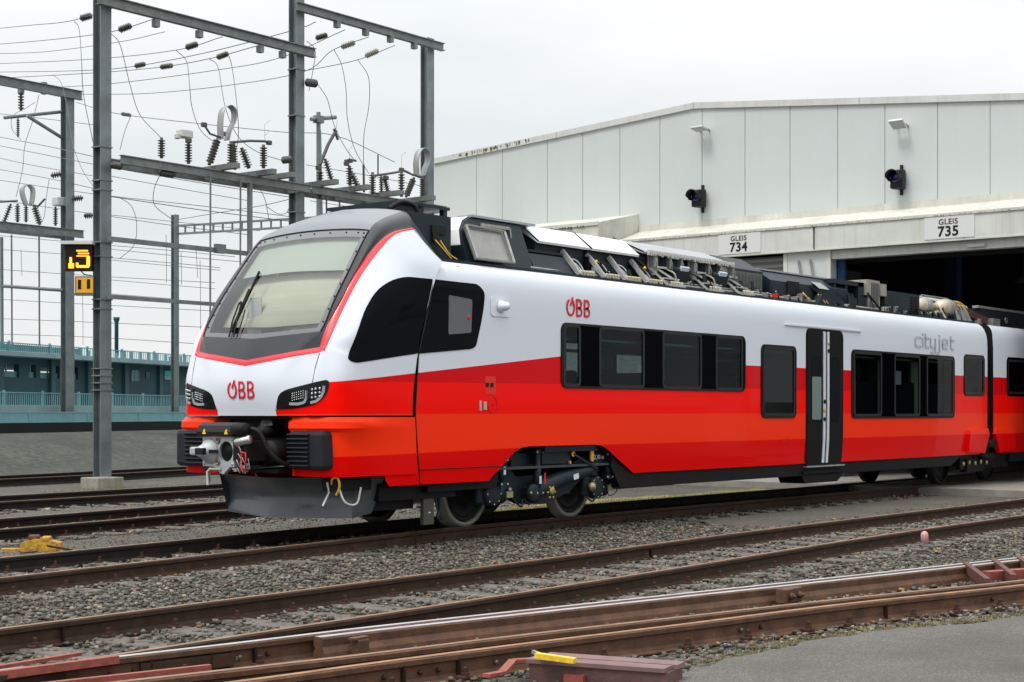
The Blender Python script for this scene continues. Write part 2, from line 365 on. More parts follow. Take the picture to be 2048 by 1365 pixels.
# joint chair and red frame pieces towards the right edge
j = onZ(1578, 1188, -.05)
jb = MB(); jb.box(j-Vector((.14, .05, .07)), j+Vector((.14, .05, .05)), bev=.01); jb.lathe(j+Vector((-.07, -.05, -.01)), (0, -1, 0), [(0, .03), (.03, .03), (.032, .015), (.05, .015)], 6); jb.lathe(j+Vector((.07, -.05, -.01)), (0, -1, 0), [(0, .03), (.03, .03), (.032, .015), (.05, .015)], 6)
jb.build('rail_chair', M_rust2, sw)
j = onZ(720, 1300, -.10)
MB().box(j-Vector((.05, .04, .06)), j+Vector((.05, .04, .07)), bev=.008).box(j-Vector((.08, .03, -.07)), j+Vector((.06, .03, .085))).build('rail_stop', M_rust2, sw)
for (u0, v0, u1, v1) in ((1985, 1125, 2028, 1160), (1930, 1133, 1975, 1168), (2035, 1120, 2080, 1152)):
    MB().bar(onZ(u0, v0, -.03), onZ(u1, v1, -.03), .05, .09).build('tie_bar', M_redb, sw)
MB().bar(onZ(1972, 1152, -.04), onZ(2140, 1140, -.04), .10, .08).build('tie_bar', M_redp, sw)
# rail joints seen as thin gaps with plates
for (pts, x) in ((C_, 5.95), (C_, 6.25)):
    q = onrail(pts, x); MB().box((q[0]-.16, q[1]-.04, -.13), (q[0]+.16, q[1]+.04, -.05), rot=Matrix.Rotation(-.19, 3, 'Z')).build('fishplate', M_rust, sw)

M_bolt = mat('worn bolt head', (.16, .15, .13), .5, .5); M_groove = mat('weld seam', (.02, .012, .01), .8)
def web(pts, x, z=-.085): q = onrail(pts, x); return Vector((q[0], q[1]-.012, z))
rA = offs(smooth2(CT2), .7535)
for pts, xs_, e_ in ((C_, (5.75, 5.98, 6.15, 6.32, 6.55, 6.75), sw), (E_, (6.5, 6.72, 6.95, 7.3, 9.6, 9.8, 12.2), sw), (D_, (7.2, 8.6), sw)):
    for x in xs_:
        MB().lathe(web(pts, x), (0, -1, 0), [(0, .016), (.012, .016), (.02, .009)], 8).build('web_bolt', M_bolt if x in (5.98, 6.55, 7.3, 9.6) else M_fast, e_)
for pts, xs_ in ((C_, (5.85, 6.25, 6.65)), (E_, (6.6, 7.1, 11.0)), (rA, (6.4, 14.3))):
    for x in xs_: q = web(pts, x); MB().box((q.x-.006, q.y-.03, -.14), (q.x+.006, q.y+.01, -.03)).build('weld_seam', M_groove, sw)
q = web(C_, 6.47); MB().box((q.x-.02, q.y-.004, -.10), (q.x+.02, q.y+.002, -.078)).build('yellow_plate', mat('small yellow plate', (.5, .42, .15), .5), sw)
# ballast stones: one mass nobody could count
def stones(name, label, regions, seed, m, cat=None):
    r = np.random.default_rng(seed)
    bm = bmesh.new(); bmesh.ops.create_cube(bm, size=1.25); bmesh.ops.triangulate(bm, faces=bm.faces[:]); bm.verts.ensure_lookup_table()
    bv = np.array([v.co[:] for v in bm.verts]); bf = np.array([[v.index for v in f.verts] for f in bm.faces]); bm.free()
    P = []
    for (x0, x1, y0, y1, dens, s0, s1, z, test) in regions:
        n = int((x1-x0)*(y1-y0)*dens); x = r.uniform(x0, x1, n); y = r.uniform(y0, y1, n)
        zf = x*CS+y*SN; xr = x*SN-y*CS
        k = (zf > 7.6) & (np.abs(xr/zf) < .37)
        if test is not None: k &= test(x, y, zf)
        x, y, zf = x[k], y[k], zf[k]
        sz = r.uniform(s0, s1, len(x))*np.clip(.9+zf*.012, 1, 1.35)
        P.append(np.c_[x, y, np.full(len(x), z)+r.uniform(-.022, .014, len(x)), sz])
    P = np.concatenate(P); n = len(P)
    jit = r.uniform(.50, 1.15, (n, len(bv), 3)); sc = np.c_[r.uniform(.8, 1.4, n), r.uniform(.65, 1.0, n), r.uniform(.4, .8, n)][:, None, :]
    V = bv[None]*jit*sc*(P[:, 3]/2)[:, None, None]
    a = r.uniform(0, 6.28, n); tl = r.normal(0, .35, n); ca, sa, ct, st = np.cos(a), np.sin(a), np.cos(tl), np.sin(tl)
    x, y, z = V[..., 0], V[..., 1], V[..., 2]
    y, z = y*ct[:, None]-z*st[:, None], y*st[:, None]+z*ct[:, None]
    x, y = x*ca[:, None]-y*sa[:, None], x*sa[:, None]+y*ca[:, None]
    V = np.stack([x, y, z], -1)+P[:, None, :3]
    V = V.reshape(-1, 3); Fc = (bf[None]+(np.arange(n)*len(bv))[:, None, None]).reshape(-1, 3)
    me = bpy.data.meshes.new(name); me.vertices.add(len(V)); me.vertices.foreach_set('co', V.ravel())
    me.loops.add(Fc.size); me.loops.foreach_set('vertex_index', Fc.ravel().astype(np.int32))
    me.polygons.add(len(Fc)); me.polygons.foreach_set('loop_start', np.arange(0, Fc.size, 3, dtype=np.int32)); me.polygons.foreach_set('loop_total', np.full(len(Fc), 3, dtype=np.int32))
    at = me.attributes.new('tint', 'FLOAT', 'FACE'); at.data.foreach_set('value', np.repeat(r.uniform(0, 1, n), len(bf)).astype(np.float32))
    me.update(calc_edges=True); me.materials.append(m)
    o = bpy.data.objects.new(name, me); COL.objects.link(o); tag(o, label, cat, None, 'stuff'); print(name, n); return o
M_stone = bpy.data.materials.new('ballast stone'); M_stone.use_nodes = True
t = M_stone.node_tree; b = t.nodes['Principled BSDF']; b.inputs['Roughness'].default_value = .85; b.inputs['Specular IOR Level'].default_value = .3
at = t.nodes.new('ShaderNodeAttribute'); at.attribute_name = 'tint'; rr = t.nodes.new('ShaderNodeValToRGB'); rr.color_ramp.interpolation = 'LINEAR'
el = rr.color_ramp.elements
cs = [(0, (.062, .057, .045)), (.30, (.102, .095, .076)), (.55, (.138, .128, .103)), (.75, (.165, .157, .135)), (.90, (.215, .20, .17)), (.965, (.27, .255, .22)), (.98, (.30, .11, .06)), (.988, (.36, .27, .10)), (1, (.33, .31, .28))]
while len(el) < len(cs): el.new(.5)
for i, (p, c) in enumerate(cs): el[i].position = p; el[i].color = (*c, 1)
tcn = t.nodes.new('ShaderNodeTexCoord'); ns = t.nodes.new('ShaderNodeTexNoise'); ns.inputs['Scale'].default_value = 35; ns.inputs['Detail'].default_value = 4
mmx = t.nodes.new('ShaderNodeMix'); mmx.data_type = 'RGBA'; mmx.blend_type = 'MULTIPLY'; mmx.inputs[0].default_value = .6
t.links.new(tcn.outputs['Object'], ns.inputs['Vector']); t.links.new(at.outputs['Fac'], rr.inputs[0]); t.links.new(rr.outputs[0], mmx.inputs[6])
r3 = t.nodes.new('ShaderNodeMapRange'); r3.inputs['From Min'].default_value = .3; r3.inputs['From Max'].default_value = .7; r3.inputs['To Min'].default_value = .55; r3.inputs['To Max'].default_value = 1.3
t.links.new(ns.outputs[0], r3.inputs[0]); t.links.new(r3.outputs[0], mmx.inputs[7]); t.links.new(mmx.outputs[2], b.inputs['Base Color'])
def rails_clear(lines, w=.075):
    L = [(np.array([q[0] for q in l]), np.array([q[1] for q in l])) for l in lines]
    def f(x, y):
        k = np.ones(len(x), bool)
        for lx, ly in L: k &= np.abs(y-np.interp(x, lx, ly)) > w
        return k
    return f
cT = smooth2(CT_TRAIN); c2 = smooth2(CT2)
clr = rails_clear([offs(cT, -.7535), offs(cT, .7535), offs(c2, -.7535), offs(c2, .7535), C_, D_, E_, offs(C_, -.1)])
ax = np.array([p[0] for p in asph[:8]]); ay = np.array([p[1] for p in asph[:8]])
lt = np.array([q[0] for q in cT]), np.array([q[1] for q in cT])
l2 = np.array([q[0] for q in c2]), np.array([q[1] for q in c2])
def sleeperish(x, y, lx, ly):       # thin the stones on the sleeper tops
    return np.ones(len(x), bool)
def sleeper_boxes(root):
    return np.array([(o.location.x+root.location.x, o.location.y+root.location.y, o.rotation_euler.z) for o in root.children if o.name.startswith('sleeper')])
tracks_ = [o for o in bpy.data.objects if o.name.startswith('railway_track')]
SB = np.concatenate([sleeper_boxes(o) for o in tracks_ if len(sleeper_boxes(o))])
def off_sleepers(x, y, keep=.5):
    k = np.ones(len(x), bool)
    for sx_, sy_, a_ in SB:
        m = (np.abs(x-sx_) < 1.5) & (np.abs(y-sy_) < 1.5)
        if not m.any(): continue
        dx = x[m]-sx_; dy = y[m]-sy_; p = dx*np.cos(a_)+dy*np.sin(a_); q = -dx*np.sin(a_)+dy*np.cos(a_)
        k[m] &= ~((np.abs(p) < 1.2) & (np.abs(q) < .06) & (rng.uniform(0, 1, len(p)) > keep))
    return k
def near(x, y, zf):
    return clr(x, y) & (y > np.interp(x, ax, ay)+.03) & off_sleepers(x, y) & (y < np.interp(x, *lt)+.6) & ~((x > 19) & (y > 10.4+rng.normal(0, .25, len(x))) & (y < 12.2)) & (rng.uniform(0, 1, len(x)) < np.clip(1.9-zf/16, .3, 1))
def mid(x, y, zf): return off_sleepers(x, y) & (rng.uniform(0, 1, len(x)) < .8)
# ------------------------------------------------------------------ the train: leading car
YC = 13.4; HW = 1.40
car = empty('train_car', (12, YC, 0), 'leading train car, white over red stripes, with grey topped driver cab and open roof', 'train car')
car2 = empty('train_car', (31, YC, 0), 'second train car, white over red, half inside the dark hall door behind the leading car', 'train car')

def livery(ref, name):
    m = bpy.data.materials.new(name); m.use_nodes = True; t = m.node_tree; n = t.nodes; l = t.links; b = n['Principled BSDF']
    b.inputs['Roughness'].default_value = .35; b.inputs['Coat Weight'].default_value = .35; b.inputs['Coat Roughness'].default_value = .04; b.inputs['Coat IOR'].default_value = 1.16
    b.inputs['Specular IOR Level'].default_value = .06
    tc = n.new('ShaderNodeTexCoord'); tc.object = ref; s = n.new('ShaderNodeSeparateXYZ'); l.new(tc.outputs['Object'], s.inputs[0])
    def M(op, a, b_=None, c_=None):
        k = n.new('ShaderNodeMath'); k.operation = op
        for i, q in enumerate((a, b_, c_)):
            if q is None: continue
            if isinstance(q, (int, float)): k.inputs[i].default_value = q
            else: l.new(q, k.inputs[i])
        return k.outputs[0]
    ox = 12.0 if ref is car else 31.0
    X = M('ADD', s.outputs[0], ox); Y = M('ABSOLUTE', s.outputs[1]); Z = s.outputs[2]
    def lerpx(x0, z0, x1, z1):
        k = n.new('ShaderNodeMapRange'); l.new(X, k.inputs[0]); k.inputs[1].default_value = x0; k.inputs[2].default_value = x1; k.inputs[3].default_value = z0; k.inputs[4].default_value = z1; return k.outputs[0]
    side = lerpx(12.1, 1.77, 16.15, 2.165)
    front = M('ADD', M('MULTIPLY_ADD', M('SUBTRACT', Y, .5), .45, 1.47), M('MULTIPLY', M('MAXIMUM', M('SUBTRACT', Y, 1.17), 0), 6))
    wb = M('MINIMUM', side, front)
    isw = M('MAXIMUM', M('GREATER_THAN', Z, wb), M('MULTIPLY', M('LESS_THAN', Y, .5), M('GREATER_THAN', Z, 1.3)))
    bounds = [(lerpx(12.1, 1.78, 16, 1.806), (.66, .0015, .006)), (1.42, (.98, .0035, .0005)), (lerpx(12.1, .945, 16.2, 1.005), (.97, .035, .006))]
    col = (.75, .001, .001, 1); cur = None
    mixes = [(bounds[2][0], bounds[2][1]), (bounds[1][0], bounds[1][1]), (bounds[0][0], bounds[0][1])]
    for th, c in mixes:
        k = n.new('ShaderNodeMix'); k.data_type = 'RGBA'; l.new(M('GREATER_THAN', Z, th), k.inputs[0])
        if cur is None: k.inputs[6].default_value = col
        else: l.new(cur, k.inputs[6])
        k.inputs[7].default_value = (*c, 1); cur = k.outputs[2]
    k = n.new('ShaderNodeMix'); k.data_type = 'RGBA'; l.new(isw, k.inputs[0]); l.new(cur, k.inputs[6]); k.inputs[7].default_value = (.66, .70, .77, 1)
    # thin film of dust so that the paint is not perfectly uniform
    no = n.new('ShaderNodeTexNoise'); no.inputs['Scale'].default_value = 1.6; no.inputs['Detail'].default_value = 6; l.new(tc.outputs['Object'], no.inputs['Vector'])
    r = n.new('ShaderNodeMapRange'); r.inputs[1].default_value = .35; r.inputs[2].default_value = .7; r.inputs[3].default_value = .33; r.inputs[4].default_value = .40; l.new(no.outputs[0], r.inputs[0]); l.new(r.outputs[0], b.inputs['Roughness'])
    l.new(k.outputs[2], b.inputs['Base Color'])
    return m
M_liv = livery(car, 'striped train paint'); M_liv2 = livery(car2, 'striped train paint of second car')
M_white = mat('white train paint', (.68, .72, .78), .3, coat=.6)
M_anth = mat('anthracite paint', (.013, .022, .029), .45, var=.2, vscale=3)
M_anth2 = mat('black underframe', (.006, .006, .007), .6, var=.3, vscale=6)
M_black = mat('black gloss panel', (.002, .002, .003), .12, ior=1.07)
M_rub = mat('black rubber', (.010, .010, .011), .55)
M_cap = mat('silver grey cab roof paint', (.165, .18, .20), .36, .1, coat=.2)
M_mask = mat('dark grey cab mask', (.028, .031, .036), .25, coat=.3)
M_red = mat('red trim', (.70, .02, .03), .3, coat=.3)
M_logo = mat('red lettering', (.60, .004, .01), .4)
M_alu = mat('bare aluminium', (.52, .52, .50), .4, .8, var=.2, vscale=8)
M_galv = mat('galvanised bracket', (.34, .34, .33), .5, .6, var=.25, vscale=12)
M_steel = mat('machined steel', (.55, .55, .54), .3, .9)
M_yel = mat('yellow paint', (.75, .42, .02), .5)
M_cream = mat('cream ceramic', (.50, .46, .33), .5)

def section(z):                       # half width of the car body at height z
    P = [(.40, 1.33), (.6, 1.37), (1.0, 1.395), (1.6, 1.40), (2.75, 1.40), (2.92, 1.392), (3.03, 1.375), (3.12, 1.345), (3.19, 1.30), (3.235, 1.245), (3.25, 1.20)]
    zs, ws = zip(*P); return float(np.interp(z, zs, ws))
def sheetmesh(outline, xcuts, zcuts, holes=()):      # 2D plate in x,z cut into strips, with rectangular openings
    bm = bmesh.new(); vs = [bm.verts.new((x, 0, z)) for x, z in outline]; bm.faces.new(vs)
    for x in xcuts: bmesh.ops.bisect_plane(bm, geom=bm.verts[:]+bm.edges[:]+bm.faces[:], dist=1e-5, plane_co=(x, 0, 0), plane_no=(1, 0, 0))
    for z in zcuts: bmesh.ops.bisect_plane(bm, geom=bm.verts[:]+bm.edges[:]+bm.faces[:], dist=1e-5, plane_co=(0, 0, z), plane_no=(0, 0, 1))
    kill = [f for f in bm.faces if any(a < f.calc_center_median().x < b and c < f.calc_center_median().z < d for a, b, c, d in holes)]
    bmesh.ops.delete(bm, geom=kill, context='FACES'); bm.verts.index_update()
    v = [v.co.copy() for v in bm.verts]; f = [[q.index for q in g.verts] for g in bm.faces]; bm.free(); return v, f
ZC = [.6, .8, 1.0, 1.3, 1.6, 2.2, 2.6, 2.75, 2.84, 2.92, 2.98, 3.03, 3.08, 3.12, 3.16, 3.19, 3.215, 3.235]
def side_wall(x0, x1, outline, holes, sgn, off=0):
    hx = sorted({h[i] for h in holes for i in (0, 1)}); hz = sorted({h[i] for h in holes for i in (2, 3)})
    v, f = sheetmesh(outline, hx, sorted(set(ZC+hz)), holes)
    return [Vector((p.x, YC+sgn*(section(p.z)+off), p.z)) for p in v], f
X0, X1 = 13.36, 30.72
arch = [(14.72, .6), (14.98, .78), (15.20, .94), (15.34, .995), (15.5, 1.01), (16.95, 1.01), (17.12, .985), (17.28, .92), (17.5, .80), (17.89, .6)]
out_side = [(X0+.10, .6)]+arch+[(29.85, .6), (X1-.32, .6), (X1-.02, .78), (X1, 1.0), (X1, 3.0), (X1-.05, 3.2), (X1-.07, 3.25), (13.73, 3.25), (13.68, 3.0), (13.55, 2.6), (13.40, 2.1), (13.345, 1.42), (13.39, 1.0)]
WIN = [(16.235, 16.56), (17.04, 18.08), (18.60, 19.60), (20.06, 20.80)]
WZ = (1.80, 2.57)
holes = [(a, b, *WZ) for a, b in WIN]+[(21.49, 22.48, 1.41, 2.45)]+[(24.64, 25.72, 1.40, 2.47), (26.30, 27.36, 1.40, 2.47), (27.72, 28.93, 1.40, 2.47)]+[(29.56, 30.49, 1.83, 2.53)]
for sg in (-1, 1):
    pass
mb = MB()
for sg in (-1, 1):
    v, f = side_wall(X0, X1, out_side, holes, sg); mb.add(v, f, 0, False)
# roof deck, inner floor, end wall
w_ = 1.20
mb.add([(13.7, YC-w_, 3.25), (X1-.07, YC-w_, 3.25), (X1-.07, YC+w_, 3.25), (13.7, YC+w_, 3.25)], [(0, 1, 2, 3)], 1)
prof = [(.6, 1.37)]+[(z, section(z)) for z in ZC if z > .6]+[(3.25, 1.20)]
M_end = mat('black end wall', (.006, .006, .007), .7)
ring = [(X1-.0 if z < 3.0 else X1-.06, YC-y, z) for z, y in prof]+[(X1-.0 if z < 3.0 else X1-.06, YC+y, z) for z, y in reversed(prof)]
mb.add(ring, [tuple(range(len(ring)))], 2)
body = mb.build('body', [M_liv, M_anth, M_end], car, fixn=False)
for p in body.data.polygons: p.use_smooth = True
body.data.set_sharp_from_angle(angle=R(25))
# raised red bulge over the inner end bogie
v = MB(); v.prism([(29.62, .66), (29.70, 1.08), (30.62, 1.12), (30.70, 1.0), (30.45, .62)], 'y', YC-1.46, YC-1.38); v.build('bogie_fairing', M_liv, car)

# interior seen through the tinted panes
M_int = mat('pale interior lining', (.42, .47, .45), .7); M_intd = mat('dark interior floor', (.05, .055, .06), .8); M_rack = mat('green tinted luggage rack', (.14, .42, .33), .5)
M_seat = mat('dark blue seat', (.05, .06, .11), .8)
MB().box((14.7, YC-1.3, .72), (30.6, YC+1.3, .75)).build('cabin_floor', M_intd, car)
MB().box((14.7, YC-1.3, 2.95), (30.6, YC+1.3, 2.98)).build('cabin_ceiling', M_int, car)
for y in (-1, 1):
    MB().box((16.0, YC+y*1.28, 2.40), (29.4, YC+y*.95, 2.43)).build('luggage_rack', M_rack, car)
MB().box((14.68, YC-1.3, .75), (14.72, YC+1.3, 2.95)).build('partition', M_intd, car)
MB().box((22.8, YC-1.3, .75), (22.84, YC-.5, 2.95)).build('partition', M_int, car)
seat_p = None
for x in (16.7, 18.3, 19.85, 21.0, 25.9, 27.5, 28.9):
    for y in (-.75, .75):
        if seat_p is None:
            m_ = MB(); m_.box((x, YC+y-.46, 1.1), (x+.12, YC+y+.46, 2.0), bev=.04); m_.box((x, YC+y-.46, 1.1), (x+.55, YC+y+.46, 1.24), bev=.04); m_.box((x+.1, YC+y-.06, .75), (x+.3, YC+y+.06, 1.1))
            seat_p = m_.build('seat', M_seat, car); p0 = (x, y)
        else:
            q = seat_p.copy(); COL.objects.link(q); q.location = seat_p.location+Vector((x-p0[0], y-p0[1], 0))
for x, y, h in ((19.2, .3, 1.95), (20.2, -.2, 1.9), (22.0, .2, 1.75), (17.75, .5, 2.0)):
    MB().box((x, YC+y, 1.15), (x+.35, YC+y+.3, h), bev=.02).build('wrapped_parcel', M_int, car)
for x0, x1 in ((24.75, 25.45), (27.80, 28.35), (26.35, 26.6)):
    MB().box((x0, YC-1.05, .8), (x1, YC-1.0, 2.6)).build('wrapped_panel', mat('beige wrapped panel', (.45, .43, .36), .5, bump=.4, bscale=5), car)
MB().box((26.55, YC-1.28, 1.95), (26.85, YC-1.275, 2.2)).build('notice', M_white, car)

def rrect(x0, x1, z0, z1, r, n=5):
    P = []
    for cx, cz, a in ((x1-r, z1-r, 0), (x0+r, z1-r, 90), (x0+r, z0+r, 180), (x1-r, z0+r, 270)):
        for k in range(n+1): t = R(a+90*k/n); P.append((cx+r*math.cos(t), cz+r*math.sin(t)))
    return P
def plate(outline, sg, off, th, holes=(), mi=0, mbo=None):
    hx = sorted({h[i] for h in holes for i in (0, 1)}); hz = sorted({h[i] for h in holes for i in (2, 3)})
    v, f = sheetmesh(outline, hx, sorted(set([z for z in ZC]+hz)), holes)
    b = mbo or MB()
    o = [Vector((p.x, YC+sg*(section(p.z)+off), p.z)) for p in v]; i_ = [Vector((p.x, YC+sg*(section(p.z)+off-th), p.z)) for p in v]
    n = len(o); from collections import Counter
    ed = Counter(); 
    for g in f:
        for k in range(len(g)): ed[tuple(sorted((g[k], g[(k+1) % len(g)])))] += 1
    b.add(o+i_, [tuple(g) for g in f]+[tuple(q+n for q in reversed(g)) for g in f]+[(a, c, c+n, a+n) for (a, c), k in ed.items() if k == 1], mi)
    return b
def ringplate(x0, x1, z0, z1, r, wd, sg, off, th):       # rounded frame
    A = rrect(x0, x1, z0, z1, r); B = rrect(x0+wd, x1-wd, z0+wd, z1-wd, max(.01, r-wd)); n = len(A); b = MB()
    P = [Vector((p[0], YC+sg*(section(p[1])+o), p[1])) for o in (off, off-th) for p in A+B]
    f = []
    for i in range(n):
        j = (i+1) % n; f += [(i, j, j+n, i+n), (i+2*n, i+3*n, j+3*n, j+2*n), (i, i+2*n, j+2*n, j), (i+n, j+n, j+3*n, i+3*n)]
    return b.add(P, f)
# tinted glass
M_glass = bpy.data.materials.new('tinted window glass'); M_glass.use_nodes = True; t = M_glass.node_tree; t.nodes.remove(t.nodes['Principled BSDF'])
o_ = t.nodes['Material Output']; tr = t.nodes.new('ShaderNodeBsdfTransparent'); tr.inputs[0].default_value = (.34, .40, .39, 1); gl = t.nodes.new('ShaderNodeBsdfGlossy'); gl.inputs['Roughness'].default_value = .02; gl.inputs[0].default_value = (.9, .95, 1, 1)
fr = t.nodes.new('ShaderNodeFresnel'); fr.inputs[0].default_value = 1.18; ms = t.nodes.new('ShaderNodeMixShader')
t.links.new(fr.outputs[0], ms.inputs[0]); t.links.new(tr.outputs[0], ms.inputs[1]); t.links.new(gl.outputs[0], ms.inputs[2]); t.links.new(ms.outputs[0], o_.inputs[0])
M_wframe = mat('black window rubber', (.018, .019, .021), .35)
def pane(x0, x1, z0, z1, sg, parent, r=.05):
    v, f = sheetmesh(rrect(x0, x1, z0, z1, r), [], [z for z in ZC if z0 < z < z1])
    b = MB(); b.add([Vector((p.x, YC+sg*(section(p.z)+.004), p.z)) for p in v], f)
    return b.build('pane', M_glass, parent)
for sg in (-1, 1):
    # long black band with four panes, tall single window, saloon band, end window
    for (x0, x1, z0, z1, hs) in ((16.165, 20.92, 1.755, 2.61, holes[:4]), (21.41, 22.56, 1.35, 2.51, holes[4:5]), (24.55, 29.02, 1.335, 2.53, holes[5:8]), (29.49, 30.55, 1.77, 2.59, holes[8:9])):
        wd = plate(rrect(x0, x1, z0, z1, .11, 6), sg, .012, .03, hs).build('window_band' if len(hs) > 1 else 'window', M_black, car)
        ringplate(x0, x1, z0, z1, .11, .03, sg, .016, .01).build('window_seal', M_rub, wd)
        for h in hs:
            ringplate(h[0]-.03, h[1]+.03, h[2]-.03, h[3]+.03, .08, .045, sg, .018, .014).build('pane_frame', M_wframe, wd)
            pane(h[0]-.01, h[1]+.01, h[2]-.01, h[3]+.01, sg, wd)
# sliding double door
def rbox(b, x0, x1, z0, z1, r, sg, off, th, mi=0): return plate(rrect(x0, x1, z0, z1, r, 4), sg, off, th, (), mi, b)
M_door = mat('black door leaf', (.010, .010, .011), .35, ior=1.25)
M_dglass = mat('dark door glass', (.012, .015, .018), .08, ior=1.2)
for sg in (-1, 1):
    b = MB(); rbox(b, 22.90, 24.235, .565, 2.825, .12, sg, .012, .02)
    d = b.build('door', M_door, car)
    for x0, x1 in ((22.93, 23.505), (23.655, 24.205)):
        rbox(MB(), x0, x1, .60, 2.79, .10, sg, .018, .008).build('door_leaf', M_door, d)
    for x0, x1 in ((23.07, 23.43), (23.74, 24.08)):
        rbox(MB(), x0, x1, 1.28, 2.38, .09, sg, .022, .006).build('door_window', M_dglass, d)
    rbox(MB(), 23.08, 23.40, 1.32, 2.03, .03, sg, .025, .004).build('pale_window_plate', mat('pale door plate', (.16, .22, .21), .25), d)  # paler plate over the lower part of one door window
    for x0, x1 in ((23.475, 23.545), (23.61, 23.68)):
        rbox(MB(), x0, x1, .60, 2.79, .01, sg, .032, .016).build('grab_strip', M_white, d)
    for x, z, m_ in ((23.645, 2.60, M_alu), (23.645, 2.47, M_rub), (23.50, 1.62, M_rub), (23.50, 1.475, M_yel), (23.50, 1.33, M_rub)):
        MB().lathe((x, YC+sg*(section(z)+.03), z), (0, sg, 0), [(0, .035), (.012, .035), (.016, .025), (.016, .001)], 12).build('door_button', m_, d)
    MB().box((22.19, YC+sg*1.40, 2.838), (24.93, YC+sg*1.425, 2.862)).build('door_rail', M_white, car)
    MB().box((22.88, YC+sg*1.36, .535), (24.26, YC+sg*1.43, .558)).build('door_sill', M_alu, car)

# ------------------------------------------------------------------ cab shell, lofted over guide curves (x, y from the centre, z)
def oy(u, v, yl): p = onY(u, v, YC-yl); return (p.x, yl, p.z)
rows = [
 # centre                 glass edge           mask edge (red inner)  red outer             shoulder               seam
 [(12.02, 0, 1.40),      (12.025, .50, 1.40),  (12.06, .95, 1.40),    (12.13, 1.17, 1.40),   (12.40, 1.36, 1.40),   (13.30, 1.40, 1.40)],
 [(11.985, 0, 1.60),     (11.995, .52, 1.60),  (12.05, .95, 1.62),    (12.125, 1.17, 1.62),  (12.39, 1.37, 1.60),   (13.305, 1.40, 1.60)],
 [(11.975, 0, 1.78),     (12.00, .56, 1.80),   (12.075, .98, 1.84),   (12.14, 1.165, 1.85),  (12.37, 1.37, 1.80),   (13.33, 1.40, 1.80)],
 [(12.00, 0, 1.965),     (12.07, .75, 2.065),  (12.155, 1.03, 2.10),  (12.185, 1.105, 2.12), (12.40, 1.36, 2.03),   (13.37, 1.40, 2.03)],
 [(12.016, 0, 2.035),    (12.10, .76, 2.13),   (12.185, 1.02, 2.165), (12.21, 1.11, 2.18),   (12.43, 1.355, 2.12),  (13.39, 1.40, 2.12)],
 [(12.126, 0, 2.285),    (12.23, .99, 2.345),  (12.25, 1.035, 2.345), (12.285, 1.125, 2.33),  (12.47, 1.36, 2.30),   (13.42, 1.40, 2.30)],
 [(12.33, 0, 2.66),      (12.425, .995, 2.68),  (12.435, 1.045, 2.68), (12.475, 1.135, 2.65),   (12.66, 1.36, 2.53),  (13.50, 1.40, 2.52)],
 [(12.60, 0, 3.07),      (12.685, .975, 3.045), (12.70, 1.055, 3.025),  (12.735, 1.135, 3.00),   (12.94, 1.34, 2.82),    (13.60, 1.40, 2.76)],
 [(13.02, 0, 3.60),      (13.075, .925, 3.55), (13.06, 1.06, 3.38),   (13.085, 1.115, 3.335),   (13.25, 1.31, 3.06),   (13.69, 1.40, 2.98)],
 [(13.30, 0, 3.80),      (13.32, .90, 3.71),   (13.30, 1.09, 3.54),   (13.31, 1.125, 3.51),   (13.46, 1.30, 3.24),   (13.76, 1.39, 3.10)],
 [(13.66, 0, 3.93),      (13.68, .90, 3.84),   (13.62, 1.12, 3.62),   (13.63, 1.135, 3.60),  (13.74, 1.27, 3.38),   (13.86, 1.375, 3.22)],
]
K = 8
def interp_row(r): return [Vector(p) for p in r]
G = [interp_row(r) for r in rows]
NR, NC = len(G), len(G[0])
def cr(a, b, c, d, t): return .5*((2*b)+(c-a)*t+(2*a-5*b+4*c-d)*t*t+(3*b-a-3*c+d)*t**3)
def mirr(p): return Vector((p.x, -p.y, p.z))
def rowpt(r, ci, t):                                 # across a row with mirror at the centre
    P = lambda i: G[r][i] if 0 <= i < NC else (mirr(G[r][-i]) if i < 0 else G[r][NC-1]*2-G[r][NC-2])
    if r in (3, 4, 5) and ci in (0, 1) : return P(ci).lerp(P(ci+1), t)
    q = cr(P(ci-1), P(ci), P(ci+1), P(ci+2), t)
    return q
def surf(ri, tr, ci, tc_):
    P = lambda i: rowpt(min(max(i, 0), NR-1), ci, tc_)
    a = P(ri-1) if ri > 0 else P(0)*2-P(1); d = P(ri+2) if ri+2 < NR else P(NR-1)*2-P(NR-2)
    return cr(a, P(ri), P(ri+1), d, tr)
NU, NV = (NR-1)*K, (NC-1)*K
grid = [[surf(min(i//K, NR-2), (i-min(i//K, NR-2)*K)/K, min(j//K, NC-2), (j-min(j//K, NC-2)*K)/K) for j in range(NV+1)] for i in range(NU+1)]
for row in grid:
    for p in row: p.y = min(p.y, 1.402)
def Wd(p, sg): return Vector((p.x, YC+sg*p.y, p.z))
def patch(i0, i1, j0, j1, both=True, off=0):          # grid rows i0..i1, columns j0..j1 (in control units), mirrored
    b = MB(); I = range(i0*K, i1*K+1); J = range(j0*K, j1*K+1)
    sides = (-1, 1) if both else (-1,)
    for sg in sides:
        vs = []
        for i in I:
            for j in J:
                p = grid[i][j]
                if off:
                    du = grid[min(i+1, NU)][j]-grid[max(i-1, 0)][j]; dv = grid[i][min(j+1, NV)]-grid[i][j-1 if j else 0]
                    if j == 0: dv = Vector((0, 1, 0))
                    n = du.cross(dv).normalized()
                    if n.x > 0 and n.z < .3: n = -n
                    if n.z < -.5: n = -n
                    p = p+n*off
                vs.append(Wd(p, sg))
        w = len(J); f = [(a*w+c, a*w+c+1, (a+1)*w+c+1, (a+1)*w+c) for a in range(len(I)-1) for c in range(w-1)]
        if sg > 0: f = [tuple(reversed(q)) for q in f]
        b.add(vs, f, 0, True)
    return b
